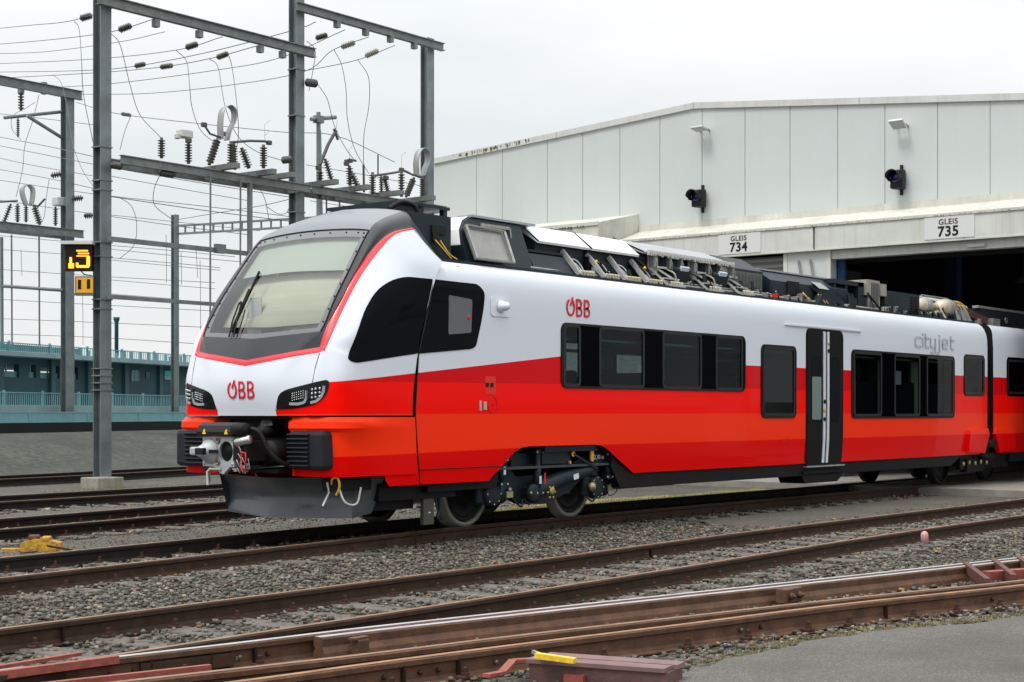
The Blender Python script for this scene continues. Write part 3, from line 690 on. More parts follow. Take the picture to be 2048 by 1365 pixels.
def weld(o, d=1e-4):
    bm = bmesh.new(); bm.from_mesh(o.data); bmesh.ops.remove_doubles(bm, verts=bm.verts, dist=d); bmesh.ops.recalc_face_normals(bm, faces=bm.faces); bm.to_mesh(o.data); bm.free(); return o
RW0, RW1, RCH, RCR = 5, 8, 4, 3            # glass bottom row, glass top row, chevron top row, red chevron bottom row
full = MB(); p_ = patch(0, NR-1, 0, NC-1); full.add(p_.v, p_.f)
bvh_cab = BVHTree.FromPolygons(p_.v, p_.f)
b = MB()
for q in (patch(0, RCR, 0, NC-1), patch(RCR, NR-1, 3, NC-1)): b.add(q.v, q.f, 0, True)
shell = weld(b.build('cab_shell', M_liv, car))
b = MB()
for q in (patch(RCR, RCH, 0, 3), patch(RCH, NR-1, 2, 3)): b.add(q.v, q.f, 0, True)
weld(b.build('red_trim', M_red, car))
b = MB()
for q in (patch(RCH, RW0, 0, 2), patch(RW0, NR-1, 1, 2)): b.add(q.v, q.f, 0, True)
mask = weld(b.build('cab_mask', M_mask, car))
b = MB(); q = patch(RW1, NR-1, 0, 1); b.add(q.v, q.f, 0, True)
weld(b.build('cab_roof', M_cap, car))
# rear closure of the shell
rr_ = grid[NU]; ringp = [Wd(p, -1) for p in rr_]+[Wd(p, 1) for p in reversed(rr_[1:])]
low = [Vector((13.86, YC+1.375, 3.2)), Vector((13.86, YC-1.375, 3.2))]
MB().add([p+Vector((-.01, 0, 0)) for p in ringp+low], [tuple(range(len(ringp)+2))]).build('rear_bulkhead', M_anth, car)
# windscreen: clear glass in a dark ceramic border
M_ws = bpy.data.materials.new('windscreen glass'); M_ws.use_nodes = True; t = M_ws.node_tree; t.nodes.remove(t.nodes['Principled BSDF'])
o_ = t.nodes['Material Output']; tr = t.nodes.new('ShaderNodeBsdfTransparent'); tr.inputs[0].default_value = (.84, .88, .84, 1); gl = t.nodes.new('ShaderNodeBsdfGlossy'); gl.inputs['Roughness'].default_value = .03
fr = t.nodes.new('ShaderNodeFresnel'); fr.inputs[0].default_value = 1.9; ms = t.nodes.new('ShaderNodeMixShader')
t.links.new(fr.outputs[0], ms.inputs[0]); t.links.new(tr.outputs[0], ms.inputs[1]); t.links.new(gl.outputs[0], ms.inputs[2]); t.links.new(ms.outputs[0], o_.inputs[0])
M_wsb = mat('grey ceramic glass border', (.115, .12, .13), .2, ior=1.6, coat=.3)
def wsgrid(u, v):      # u across 0..1 from centre to edge, v 0..1 bottom to top
    i = RW0*K+v*(RW1-RW0)*K; j = u*K; a = int(min(i, NU-1)); c = int(min(j, K-1)); fi, fj = i-a, j-c
    p = grid[a][c]*(1-fi)*(1-fj)+grid[a+1][c]*fi*(1-fj)+grid[a][c+1]*(1-fi)*fj+grid[a+1][c+1]*fi*fj
    return p
def wspatch(u0, u1, v0, v1, n=12, m_=16, off=0):
    b = MB()
    for sg in (-1, 1):
        vs = [Wd(wsgrid(u0+(u1-u0)*j/n, v0+(v1-v0)*i/m_)+Vector((-off*.8, 0, off*.5)), sg) for i in range(m_+1) for j in range(n+1)]
        b.add(vs, [(i*(n+1)+j, i*(n+1)+j+1, (i+1)*(n+1)+j+1, (i+1)*(n+1)+j) for i in range(m_) for j in range(n)], 0, True)
    return b
ws = weld(wspatch(0, .90, .055, .93).build('windscreen', M_ws, car))
b = MB()
for q in (wspatch(.90, 1, 0, 1, 3), wspatch(0, .90, 0, .055, 12, 2), wspatch(0, .90, .93, 1, 12, 2)): b.add(q.v, q.f, 0, True)
wsb = weld(b.build('windscreen_border', M_wsb, car))
seal = [Wd(wsgrid(1, v/16)+Vector((-.004, 0, .003)), -1) for v in range(17)]+[Wd(wsgrid(u/8, 1)+Vector((-.004, 0, .003)), -1) for u in range(7, -1, -1)]+[Wd(wsgrid(u/8, 1)+Vector((-.004, 0, .003)), 1) for u in range(1, 9)]+[Wd(wsgrid(1, v/16)+Vector((-.004, 0, .003)), 1) for v in range(15, -1, -1)]
MB().tube(seal, .008, 5).build('windscreen_seal', M_rub, wsb)
bt = MB()
for sg in (-1, 1):
    for v in (.12, .26, .40, .54, .68, .82, .93): p = Wd(wsgrid(.955, v), sg); bt.lathe(p, (-.8, 0, .6), [(0, .011), (.008, .010), (.010, .004)], 8)
    for u in (.12, .36, .6, .8, .92): p = Wd(wsgrid(u, .967), sg); bt.lathe(p, (-.8, 0, .6), [(0, .011), (.008, .010), (.010, .004)], 8)
bt.build('bolts', M_rub, wsb, kind='stuff')

# things inside the cab
M_blindrefl = mat('pale blind with reflection', (.58, .63, .59), .8); M_desk = mat('driver desk grey', (.10, .11, .11), .7); M_bag = mat('yellow plastic wrap', (.62, .57, .36), .35, var=.2, vscale=5, bump=.8, bscale=9)
M_bagw = mat('white plastic wrap', (.75, .76, .72), .35, bump=.8, bscale=9)
cabi = MB()
cabi.box((12.35, YC-1.2, 2.02), (13.3, YC+1.2, 2.22)); cabi.build('driver_desk', M_desk, car)
MB().box((14.2, YC-1.3, .8), (14.25, YC+1.3, 3.2)).box((13.86, YC-1.2, 3.2), (14.25, YC+1.2, 3.24)).build('cab_back_wall', mat('beige cab lining', (.50, .52, .45), .8), car)
MB().box((12.4, YC-1.25, .85), (14.2, YC+1.25, .9)).build('cab_floor', M_desk, car)
for v0_, v1_, dd_, mm_ in ((.70, .98, .06, M_blindrefl), (.20, .72, .16, mat('cream cloud reflection', (.66, .64, .53), .8, var=.12, vscale=1.5, stretch=(1, .3, 6)))):  # blind panels, coloured to stand in for bright cloud reflections
    vs = []
    for i in range(5):
        for j in range(-8, 9): p = wsgrid(abs(j)/8*.93, v0_+(v1_-v0_)*i/4); vs.append(Wd(p+Vector((dd_, 0, -dd_*.45)), 1 if j > 0 else -1))
    MB().add(vs, [(i*17+j, i*17+j+1, (i+1)*17+j+1, (i+1)*17+j) for i in range(4) for j in range(16)]).build('blind_reflection', mm_, car)
def blob(c, r, seed, amp=.35):
    bm = bmesh.new(); bmesh.ops.create_icosphere(bm, subdivisions=3, radius=1); rs = random.Random(seed)
    from mathutils import noise
    vs = [Vector(c)+Vector((v.co.x*r[0], v.co.y*r[1], v.co.z*r[2]))*(1+amp*noise.noise(v.co*2.3+Vector((seed, 0, 0)))*2) for v in bm.verts]; bm.verts.index_update()
    f = [[q.index for q in g.verts] for g in bm.faces]; bm.free(); return vs, f
b = MB(); b.add(*blob((12.62, YC-.30, 2.40), (.13, .26, .20), 3), 0, True); b.build('wrapped_seat', M_bag, car)
b = MB(); b.add(*blob((12.66, YC-.66, 2.34), (.14, .26, .15), 5), 0, True); b.build('plastic_sheet', M_bagw, car)
MB().box((12.6, YC+.42, 2.24), (12.64, YC+.80, 2.48), bev=.02).build('red_seat_cover', mat('red cover', (.60, .05, .04), .6), car)
MB().box((12.50, YC+.28, 2.32), (12.51, YC+.52, 2.80)).build('paper_notice', M_white, car)

# wipers: two arms and a blade
wp = MB()
base = Wd(wsgrid(.12, .0), 1); mid_ = Wd(wsgrid(.05, .40), 1); tip = Wd(wsgrid(.25, .72), -1)
nrm = Vector((-.85, 0, .5))
def wsp(y, v, o=.03):       # y signed across in units of half glass (positive = far side)
    return Wd(wsgrid(abs(y), v), 1 if y > 0 else -1)+nrm*o
wp.tube([wsp(.46, -.0, .02), wsp(.46, .18), wsp(.44, .36, .05)], .010, 6); wp.tube([wsp(.37, -.0, .02), wsp(.38, .18), wsp(.41, .38, .05)], .010, 6)
wp.tube([wsp(.44, .36, .05), wsp(.41, .38, .05)], .012, 6)
wp.bar(wsp(.42, .06, .03), wsp(.44, .70, .02), .016, .026)
wp.bar(wsp(.41, .10, .045), wsp(.40, .52, .045), .016, .012)
wp.tube([wsp(.30, -.0, .02), wsp(.29, .20, .03), wsp(.31, .30, .03)], .008, 6)
wp.build('wiper', M_rub, car)

# conformal plates on the shell, cut by outlines drawn in a side or front view
def decal(outline, direction, target, off=.004, step=.04, th=.012, frame='side'):
    bm = bmesh.new(); P = []
    for a, z in outline: P.append(bm.verts.new((a, 0, z)))
    bm.faces.new(P)
    xs = [p[0] for p in outline]; zs = [p[1] for p in outline]
    n = int((max(xs)-min(xs))/step)
    for i in range(1, n+1): bmesh.ops.bisect_plane(bm, geom=bm.verts[:]+bm.edges[:]+bm.faces[:], dist=1e-5, plane_co=(min(xs)+i*step, 0, 0), plane_no=(1, 0, 0))
    n = int((max(zs)-min(zs))/step)
    for i in range(1, n+1): bmesh.ops.bisect_plane(bm, geom=bm.verts[:]+bm.edges[:]+bm.faces[:], dist=1e-5, plane_co=(0, 0, min(zs)+i*step), plane_no=(0, 0, 1))
    bm.verts.index_update(); V = [v.co.copy() for v in bm.verts]; Fs = [[q.index for q in g.verts] for g in bm.faces]; bm.free()
    d = Vector(direction).normalized(); O = []; I = []
    for p in V:
        if frame == 'side': o = Vector((p.x, YC, p.z))-d*3          # outline in (x, z)
        else: o = Vector((12.5, YC+p.x, p.z))-d*3                    # outline in (y, z)
        h = target.ray_cast(o, d)
        if h[0] is None:
            h = target.find_nearest(o+d*1.6)
        nn = h[1] if h[1].dot(d) < 0 else -h[1]
        O.append(h[0]+nn*off); I.append(h[0]-nn*(th-off))
    from collections import Counter
    ed = Counter()
    for g in Fs:
        for k in range(len(g)): ed[tuple(sorted((g[k], g[(k+1) % len(g)])))] += 1
    n = len(O); b = MB()
    b.add(O+I, [tuple(g) for g in Fs]+[tuple(q+n for q in reversed(g)) for g in Fs]+[(a, c, c+n, a+n) for (a, c), k in ed.items() if k == 1], 0, False)
    return b
bodyv = [body.matrix_world @ v.co for v in body.data.vertices]
bv_ = [Vector(v.co)+WLOC[body.name] for v in body.data.vertices]
bvh_body = BVHTree.FromPolygons(bv_, [tuple(p.vertices) for p in body.data.polygons])
def roundpoly(pts, r, n=5):
    out = []; N_ = len(pts)
    for i in range(N_):
        p = Vector(pts[i]); a = Vector(pts[i-1]); b = Vector(pts[(i+1) % N_]); rr = min(r[i] if isinstance(r, list) else r, (a-p).length*.45, (b-p).length*.45)
        s_ = p+(a-p).normalized()*rr; e_ = p+(b-p).normalized()*rr
        for k in range(n+1): t = k/n; q = s_*(1-t)**2+p*2*t*(1-t)+e_*t*t; out.append((q.x, q.y))
    return out
def seam_x(z): return float(np.interp(z, [.6, 1.0, 1.42, 2.1, 2.6, 3.0, 3.25], [13.46, 13.39, 13.345, 13.40, 13.55, 13.68, 13.73]))
front_win = [(12.305, 2.02), (12.42, 2.30), (12.60, 2.60), (12.80, 2.82), (13.02, 2.945), (13.25, 3.005)]+[(seam_x(z)-.02, z) for z in (3.0, 2.8, 2.6, 2.4, 2.12)]+[(12.75, 2.035), (12.40, 1.985)]
rear_win = [(seam_x(z)+.015, z) for z in (2.12, 2.4, 2.6, 2.8, 3.0)]+[(14.50, 2.995), (14.62, 2.90), (14.56, 2.6), (14.44, 2.24), (14.36, 2.205)]
M_cwin = mat('black cab side glass', (.005, .006, .008), .07, ior=1.14)
for sg in (-1, 1):
    cw = decal(roundpoly(front_win, [.12, .3, .3, .3, .3, .1]+[.02]*5+[.3, .15], 3), (0, -sg, 0), bvh_cab, .006).build('cab_window', M_cwin, car)
    cw2 = decal(roundpoly(rear_win, [.01]*5+[.12, .1, .3, .1, .05], 4), (0, -sg, 0), bvh_body, .008).build('cab_window', M_cwin, car)
    inner = [(13.92, 2.36), (14.34, 2.40), (14.36, 2.80), (13.93, 2.83)]
    decal(roundpoly(inner, .03), (0, -sg, 0), bvh_body, .014, th=.006).build('side_screen', mat('grey side screen', (.10, .10, .115), .2), cw2)
    MB().lathe((14.29, YC+sg*1.405, 2.58), (0, sg, 0), [(0, .03), (.012, .03), (.014, .02)], 12).build('red_button', M_logo, cw2)
    # seam of the cab module
    MB().tube([Vector((seam_x(z), YC+sg*(section(z)+.001), z)) for z in np.linspace(.6, 3.24, 26)], .010, 5).build('panel_gap', M_rub, car)

# headlights
M_hl = mat('headlight glass', (.010, .010, .012), .06, ior=1.4); M_led = mat('led reflector', (.5, .52, .55), .2, .7); M_hlg = mat('grey light guide', (.30, .32, .34), .35)
hlp = [(.50, 1.472), (.56, 1.64), (.66, 1.69), (1.19, 1.80), (1.205, 1.74), (1.17, 1.60), (1.05, 1.52), (.80, 1.48)]
def fr(y, z, off=.01):
    h = bvh_cab.ray_cast(Vector((9, YC+y, z)), Vector((1, 0, 0))); return h[0]+(h[1] if h[1].x < 0 else -h[1])*off
for sg in (-1, 1):
    pts = [(sg*y, z) for y, z in roundpoly(hlp, [.03, .05, .08, .03, .04, .12, .12, .1], 4)]
    hl = decal(pts, (1, 0, 0), bvh_cab, .006, frame='front').build('headlight', M_hl, car)
    gd = MB()
    def guide(P, w_=.020):
        for a, c in zip(P[:-1], P[1:]): gd.bar(fr(sg*a[0], a[1], .012), fr(sg*c[0], c[1], .012), .012, w_*1.0)
    guide([(.72, 1.535), (.84, 1.532), (.93, 1.55), (.955, 1.60), (.955, 1.68)], .03)
    guide([(1.01, 1.545), (1.08, 1.56), (1.125, 1.60), (1.15, 1.66), (1.155, 1.73)], .03)
    gd.build('light_guide', M_hlg, hl)
    ld = MB()
    for i in range(3):
        for j in range(3): ld.lathe(fr(sg*(1.03+.045*j), 1.60+.045*i+j*.006, .006), (-1, 0, 0), [(0, .015), (.012, .015), (.016, .008)], 8)
    for i in range(4):
        for j in range(6): ld.lathe(fr(sg*(.76+.03*j), 1.57+.025*i+j*.006, .006), (-1, 0, 0), [(0, .008), (.006, .008)], 6)
    ld.build('led_cluster', M_led, hl, kind='stuff')
# white front hatch gaps
for sg in (-1, 1):
    MB().tube([fr(sg*y, z, .0015) for y, z in ((1.045, 2.095), (1.03, 1.95), (1.02, 1.77))], .0045, 5).build('panel_gap', M_rub, car)
    MB().tube([fr(sg*y, z, .0015) for y, z in ((.495, 1.48), (.505, 1.41))], .0045, 5).build('panel_gap', M_rub, car)
MB().tube([Wd(p, -1)+Vector((0, -.001, 0)) for p in [grid[0][j] for j in range(2*K, NV+1)]], .008, 5).build('panel_gap', M_rub, car)

# lettering
def obb(size, frame):
    o, r, u, n = map(Vector, frame); m = MB(); h = size
    m.v, m.f = [], []
    def P(x, y, z=.0): return o+r*x+u*y+n*z
    # open ring with a power-switch stroke, then two letters B drawn as outlines
    cx, cy, ra, rb, wd = -.95*h, 0, .40*h, .5*h, .125*h
    A = [R(112+k*(360-48)/28) for k in range(29)]
    for d0, d1 in ((0, .006),):
        vs = [P(cx+(ra-q)*math.cos(a), cy+(rb-q)*math.sin(a), z) for a in A for q in (0, wd) for z in (0, .006)]
        n_ = len(A); f = []
        for i in range(n_-1):
            a = i*4; f += [(a+1, a+5, a+7, a+3), (a, a+2, a+6, a+4), (a, a+4, a+5, a+1), (a+2, a+3, a+7, a+6)]
        f += [(0, 1, 3, 2), ((n_-1)*4, (n_-1)*4+2, (n_-1)*4+3, (n_-1)*4+1)]
        m.add(vs, f)
    m.bar(P(cx-.02*h, .12*h, .003), P(cx+.16*h, .56*h, .003), .006, .10*h, up=tuple(P(0, 0, 1)-P(0, 0, 0)))
    m.add([P(cx-.02*h, .10*h, .006), P(cx+.06*h, .06*h, .006), P(cx+.26*h, .55*h, .006), P(cx+.17*h, .60*h, .006)], [(0, 1, 2, 3)])
    for bx in (-.42*h, .32*h):
        def lobe(y0, y1, x1):
            ry = (y1-y0)/2; c0 = (y0+y1)/2; rx = ry*.95; xs = x1-rx
            out = [(bx, y1), (xs+bx, y1)]+[(bx+xs+rx*math.cos(R(t)), c0+ry*math.sin(R(t))) for t in range(75, -90, -15)]+[(bx+xs, y0), (bx, y0)]
            w2 = wd; inn = [(bx, y1-w2), (xs+bx, y1-w2)]+[(bx+xs+(rx-w2)*math.cos(R(t)), c0+(ry-w2)*math.sin(R(t))) for t in range(75, -90, -15)]+[(bx+xs, y0+w2), (bx, y0+w2)]
            k = len(out); vs = [P(*p, .006) for p in out+inn]+[P(*p, 0) for p in out+inn]
            f = [(i, i+1, i+1+k, i+k) for i in range(k-1)]+[(i, i+2*k, i+1+2*k, i+1) for i in range(k-1)]+[(i+k, i+k+1, i+3*k+1, i+3*k) for i in range(k-1)]
            m.add(vs, f)
        lobe(-.5*h, .04*h, .58*h); lobe(-.06*h, .5*h, .54*h)
        c = [P(bx, -.5*h, 0), P(bx+wd, -.5*h, 0), P(bx+wd, .5*h, 0), P(bx, .5*h, 0)]; d = [q+n*.0065 for q in c]
        m.add(c+d, [(4, 5, 6, 7), (0, 1, 5, 4), (1, 2, 6, 5), (2, 3, 7, 6), (3, 0, 4, 7)])
    return m
obb(.235, ((16.60, YC-1.404, 2.815), (1, 0, 0), (0, 0, 1), (0, -1, 0))).build('logo', M_logo, car, fixn=False)
m_ = obb(.20, (Vector((11.9, YC, 1.695)), (0, -1, 0), (0, 0, 1), (-1, 0, 0)))
for i_, q_ in enumerate(m_.v):
    h = bvh_cab.ray_cast(Vector((9, q_[1], q_[2])), Vector((1, 0, 0))); m_.v[i_] = (h[0].x-.001-(11.9-q_[0])*.6-.006, q_[1], q_[2])
m_.build('logo', M_logo, car, fixn=False)
# outlined word on the white flank
def outline_word(strokes, w_, r_, frame, lw):
    pass
m = MB(); M_gry = mat('thin grey lettering', (.13, .14, .165), .5)
def cp(x, y, z=.003): return Vector((27.15+x*.235, YC-1.403-z, 2.66+y*.235))
def contour(pts, wd=.15, lw=.0055):
    # trace both sides of a stroke path as thin lines
    P = [Vector((a, b)) for a, b in pts]; L = []; Rr = []
    for i, p in enumerate(P):
        t1 = (P[i]-P[i-1]).normalized() if i else (P[1]-P[0]).normalized(); t2 = (P[i+1]-P[i]).normalized() if i < len(P)-1 else t1
        t = (t1+t2).normalized(); nn = Vector((-t.y, t.x)); k = wd/2/max(.5, nn.dot(Vector((-t1.y, t1.x))))
        L.append(p+nn*k); Rr.append(p-nn*k)
    if (P[0]-P[-1]).length < .01:
        loops = [L, Rr]
    else: loops = [L+Rr[::-1]+[L[0]]]
    for lp in loops:
        for a, c in zip(lp[:-1], lp[1:]): m.bar(cp(a.x, a.y), cp(c.x, c.y), .004, lw, up=(c.y-a.y, 0, -(c.x-a.x)) if False else (0, 0, 1) if abs(c.x-a.x) > abs(c.y-a.y) else (1, 0, 0))
W = .78
contour([(.95, .72), (.35, .72), (.15, .62), (.12, .12), (.30, .0), (.9, 0)])            # c
contour([(1.25, 0), (1.25, .72)]); contour([(1.25, .95), (1.25, 1.08)])                     # i
contour([(1.65, 1.08), (1.65, .15), (1.80, 0), (2.15, 0)]); contour([(1.65, .72), (2.15, .72)])   # t
contour([(2.45, .75), (2.45, .15), (2.6, 0), (3.1, 0)]); contour([(3.2, .75), (3.2, -.25), (3.05, -.4), (2.5, -.4)])   # y
contour([(3.85, .75), (3.85, -.25), (3.70, -.4), (3.45, -.4)]); contour([(3.85, .95), (3.85, 1.08)])        # j
contour([(4.35, .34), (5.1, .34), (5.1, .62), (5.0, .74), (4.5, .74), (4.32, .62), (4.32, .12), (4.5, 0), (5.1, 0)])   # e
contour([(5.65, 1.08), (5.65, .15), (5.8, 0), (6.1, 0)]); contour([(5.65, .72), (6.2, .72)])     # t
m.v = [(27.15+(p[0]-27.15)*1.27, p[1], p[2]) for p in m.v]
m.build('lettering', M_gry, car)
# small fittings on the flank
b = MB(); rbox(b, 14.72, 15.10, 2.62, 2.86, .05, -1, .012, .01); hn = b.build('horn_cover', M_white, car)
MB().lathe((14.90, YC-1.405, 2.745), (.25, -1, 0), [(0, .075), (.03, .075), (.05, .06), (.10, .055), (.13, .03), (.135, .001)], 16).build('horn', M_white, hn)
b = MB(); rbox(b, 14.62, 14.82, 1.66, 1.88, .02, -1, .003, .002); f_ = b.build('service_flap', mat('red flap', (.70, .01, .004), .35), car)
b = MB(); b.box((14.63, YC-1.412, 1.75), (14.68, YC-1.40, 1.80)); b.box((14.72, YC-1.412, 1.75), (14.77, YC-1.40, 1.80)); b.build('flap_lock', M_rub, f_)
b = MB(); b.box((14.50, YC-1.41, 1.46), (14.54, YC-1.40, 1.58)); b.box((14.58, YC-1.41, 1.47), (14.64, YC-1.40, 1.57)); b.build('data_plate', M_alu, car)
b = MB(); b.tube([Vector((14.76+.09*math.cos(a), YC-1.402, 1.53+.10*math.sin(a))) for a in np.linspace(0, 6.28, 25)], .004, 4); b.box((14.755, YC-1.41, 1.52), (14.775, YC-1.40, 1.54)); b.build('filler_cap', mat('dark red line', (.30, .004, .004), .5), car)
b = MB(); b.tube([Vector((22.16+a, YC-1.40, .93+c)) for a, c in ((0, 0), (.13, 0), (.13, .10), (0, .10), (0, 0))], .003, 4); b.box((22.21, YC-1.405, .97), (22.24, YC-1.398, .99)); b.build('flap_mark', M_logo, car)
# ------------------------------------------------------------------ lower nose: fairings, crash absorbers, coupler, plough
def fairing(sg):
    b = MB()
    plan = [(12.55, .60), (12.13, .63), (12.09, .70), (12.075, .90), (12.11, 1.12), (12.19, 1.27), (12.34, 1.36), (12.60, 1.395), (12.90, 1.40), (13.36, 1.40)]
    n = len(plan); zl = [(1.385, 0), (1.365, .012), (1.33, .05), (1.26, .055), (1.22, .02), (1.0, .005), (.90, 0), (.725, -.01)]
    C = Vector((13.2, 0))
    P = []
    for z, o in zl:
        for k, (x, y) in enumerate(plan):
            d = (Vector((x, y))-C); f = 1 if x < 12.5 else max(0, (12.9-x)/.4)
            if k < 2: dd = Vector((-1, 0)) if k else Vector((0, 0))
            else: dd = d.normalized()
            x2, y2 = x+dd.x*o*f, min(y+abs(dd.y)*o*f, 1.43); P.append(Vector((x2, YC+sg*y2, z)))
    for r in range(len(zl)-1):
        for k in range(n-1): b.f.append((r*n+k, r*n+k+1, (r+1)*n+k+1, (r+1)*n+k)); b.m.append(0); b.sm.append(True)
    b.v = [tuple(p) for p in P]
    # rear lower skirt, stepping down behind the plough
    q = [(12.84, .73), (13.36, .73), (13.445, .6), (12.93, .6), (12.87, .66)]
    b.add([(x, YC+sg*(1.39 if z > .7 else 1.38), z) for x, z in q], [tuple(range(5))])
    b.add([(13.36, YC+sg*1.40, 1.385), (13.36, YC+sg*1.39, .72), (13.445, YC+sg*1.37, .6), (13.40, YC+sg*1.39, 1.0)], [(0, 1, 2, 3)])
    return b
for sg in (-1, 1):
    o = fairing(sg).build('lower_fairing', M_liv, car); o.data.set_sharp_from_angle(angle=R(32))
    MB().tube([Vector((13.10, YC+sg*1.403, .775)), Vector((14.93, YC+sg*1.392, .775))][:] if False else [Vector((13.44, YC+sg*1.386, .772)), Vector((14.94, YC+sg*1.386, .775))], .006, 5).build('panel_gap', M_rub, car)
    # ribbed absorber
    x0, x1, y0, y1, z0, z1 = 11.97, 12.30, .70, 1.24, .80, 1.235
    b = MB(); b.box((x0+.035, YC+sg*y0, z0), (x1, YC+sg*y1, z1), bev=.05)
    nrib = 8; h = (z1-z0-.04)/nrib
    for i in range(nrib):
        za = z0+.02+i*h
        b.prism([(x0+.05, za), (x0+.03, za+.002), (x0+.002, za+h*.50), (x0+.006, za+h*.68), (x0+.05, za+h*.80)], 'y', YC+sg*(y0+.01), YC+sg*(y1-.20))
    b.build('crash_absorber', mat('absorber plastic', (.014, .017, .022), .5, var=.15, bump=.08, bscale=60), car)
b = MB(); b.box((12.32, YC-1.25, .77), (13.6, YC+1.25, 1.39)); b.box((12.15, YC-.62, 1.36), (12.4, YC+.62, 1.40)); b.build('recess_shade_block', M_anth2, car)  # solid black block stands in for the shade inside the recess
# parts in the recess behind the coupler
b = MB(); b.lathe((12.24, YC-.12, 1.28), (-1, 0, 0), [(0, .10), (.03, .10), (.035, .03), (.06, .03)], 16); b.build('recess_disc', M_galv, car)
b = MB(); b.lathe((11.95, YC-.42, .98), (1, 0, 0), [(0, .13), (.05, .15), (.35, .15)], 18); b.lathe((12.0, YC-.25, 1.22), (1, 0, 0), [(0, .07), (.3, .07)], 12); b.box((11.9, YC-.64, .76), (12.35, YC+.62, .80)); b.build('drawgear', M_anth2, car)
MB().bar((12.02, YC-.10, .80), (12.05, YC-.64, .84), .05, .012).build('recess_step', M_galv, car)
cpl = WLOC and MB()
cx = 11.60
M_cgrey = mat('coupler grey casting', (.42, .46, .48), .4, .3, var=.12, vscale=9)
# plate with a round hole
def holed(y0, y1, z0, z1, hy, hz, r, x, th, n=24):
    b = MB(); V = []; F = []
    AN = sorted([2*math.pi*k/n for k in range(n)]+[math.atan2(zz-hz, yy-hy) % (2*math.pi) for yy in (y0, y1) for zz in (z0, z1)]); n = len(AN)
    for k in range(n):
        a = AN[k]; c, s_ = math.cos(a), math.sin(a)
        t = min((y1-hy)/c if c > 1e-6 else 9, (y0-hy)/c if c < -1e-6 else 9, (z1-hz)/s_ if s_ > 1e-6 else 9, (z0-hz)/s_ if s_ < -1e-6 else 9)
        V += [(x, hy+c*r, hz+s_*r), (x, hy+c*t, hz+s_*t), (x+th, hy+c*r, hz+s_*r), (x+th, hy+c*t, hz+s_*t)]
    for y, z in ((y0, z0), (y0, z1), (y1, z0), (y1, z1)): pass
    for k in range(n):
        a = k*4; c = ((k+1) % n)*4; F += [(a, c, c+1, a+1), (a, a+2, c+2, c), (a+1, c+1, c+3, a+3)]
    b.add(V, F); return b
b = holed(YC-.265, YC+.265, .83, 1.165, YC-.13, 1.0, .115, cx, .05)
b.prism([(YC-.20, .835), (YC+.10, .835), (YC-.02, .76), (YC-.08, .745)], 'x', cx+.002, cx+.05)
cp_ = b.build('coupler_face', M_cgrey, car)
b = MB(); b.lathe((cx+.01, YC+.14, 1.0), (-1, 0, 0), [(0, .145), (.03, .14), (.09, .09), (.15, .065), (.17, .06), (.172, .01)], 22); b.box((cx-.17, YC+.10, .955), (cx-.06, YC+.30, 1.05), bev=.02); b.build('coupler_cone', M_cgrey, cp_)
b = MB(); b.box((cx-.175, YC+.06, .965), (cx-.12, YC+.20, 1.04), bev=.01); b.bar((cx-.11, YC+.12, 1.0), (cx-.03, YC-.03, 1.0), .03, .04); b.build('coupler_latch', M_rub, cp_)
b = MB(); b.lathe((cx+.03, YC-.13, 1.0), (1, 0, 0), [(0, .117), (.25, .09), (.26, .01)], 20); b.build('coupler_funnel', M_anth2, cp_)
b = MB()
for y, z in ((-.235, .86), (-.235, 1.135), (.235, .86), (.235, 1.135)): b.lathe((cx, YC+y, z), (-1, 0, 0), [(0, .014), (.008, .014), (.01, .006)], 8)
b.build('bolts', M_steel, cp_, kind='stuff')
for y, z in ((.0, 1.12), (.0, .875)):
    b = MB(); b.lathe((cx, YC+y, z), (-1, 0, 0), [(0, .032), (.015, .032), (.018, .02), (.004, .018)], 14); b.build('air_port', mat('brass port', (.25, .17, .09), .4, .8), cp_)
b = MB(); b.box((cx+.05, YC-.25, .84), (cx+.45, YC+.25, 1.16)); b.box((cx+.3, YC-.12, .92), (12.4, YC+.12, 1.10)); b.build('coupler_body', M_anth2, car)
# electric head cover above, with two warning triangles
b = MB(); pr = [(cx-.05, 1.17), (cx-.06, 1.22), (cx-.03, 1.29), (cx+.03, 1.325), (cx+.12, 1.325), (cx+.2, 1.30), (cx+.22, 1.17)]
b.prism(pr, 'y', YC-.30, YC+.30)
ec = b.build('electric_head_cover', mat('black ribbed cover', (.012, .012, .013), .45, bump=.3, bscale=50), car)
for y in (-.20, .17):
    MB().prism([(y+YC-.028, 1.195), (y+YC+.028, 1.195), (y+YC, 1.25)], 'x', cx-.066, cx-.045).build('warning_triangle', mat('warning yellow', (.85, .52, .02), .5), ec)
b = MB(); b.lathe((cx-.02, YC-.30, 1.25), (0, -1, 0), [(0, .07), (.12, .075), (.20, .07)], 14); b.lathe((cx, YC-.31, 1.15), (0, -1, 0), [(0, .05), (.08, .05)], 10); b.box((cx-.02, YC-.50, .90), (cx+.25, YC-.27, 1.12)); b.build('head_drive', M_anth2, car)
b = MB(); b.lathe((cx-.05, YC-.34, 1.10), (.25, -1, .22), [(0, .03), (.02, .05), (.20, .05), (.21, .03)], 14); b.build('air_cylinder', M_steel, car)
rnd = random.Random(4); b = MB()
for k in range(22):
    y = -.30-rnd.random()*.22; z = .78+rnd.random()*.36; x = cx-.06+rnd.random()*.06
    if k % 2: b.box((x, YC+y, z), (x+.03+rnd.random()*.04, YC+y+.02+rnd.random()*.04, z+.015+rnd.random()*.04))
    else: b.tube([(x, YC+y, z), (x-.02, YC+y-.03, z+.03*rnd.random()), (x, YC+y-.05, z-.05)], .006, 6)
b.build('valve_block', M_galv, car, kind='stuff')
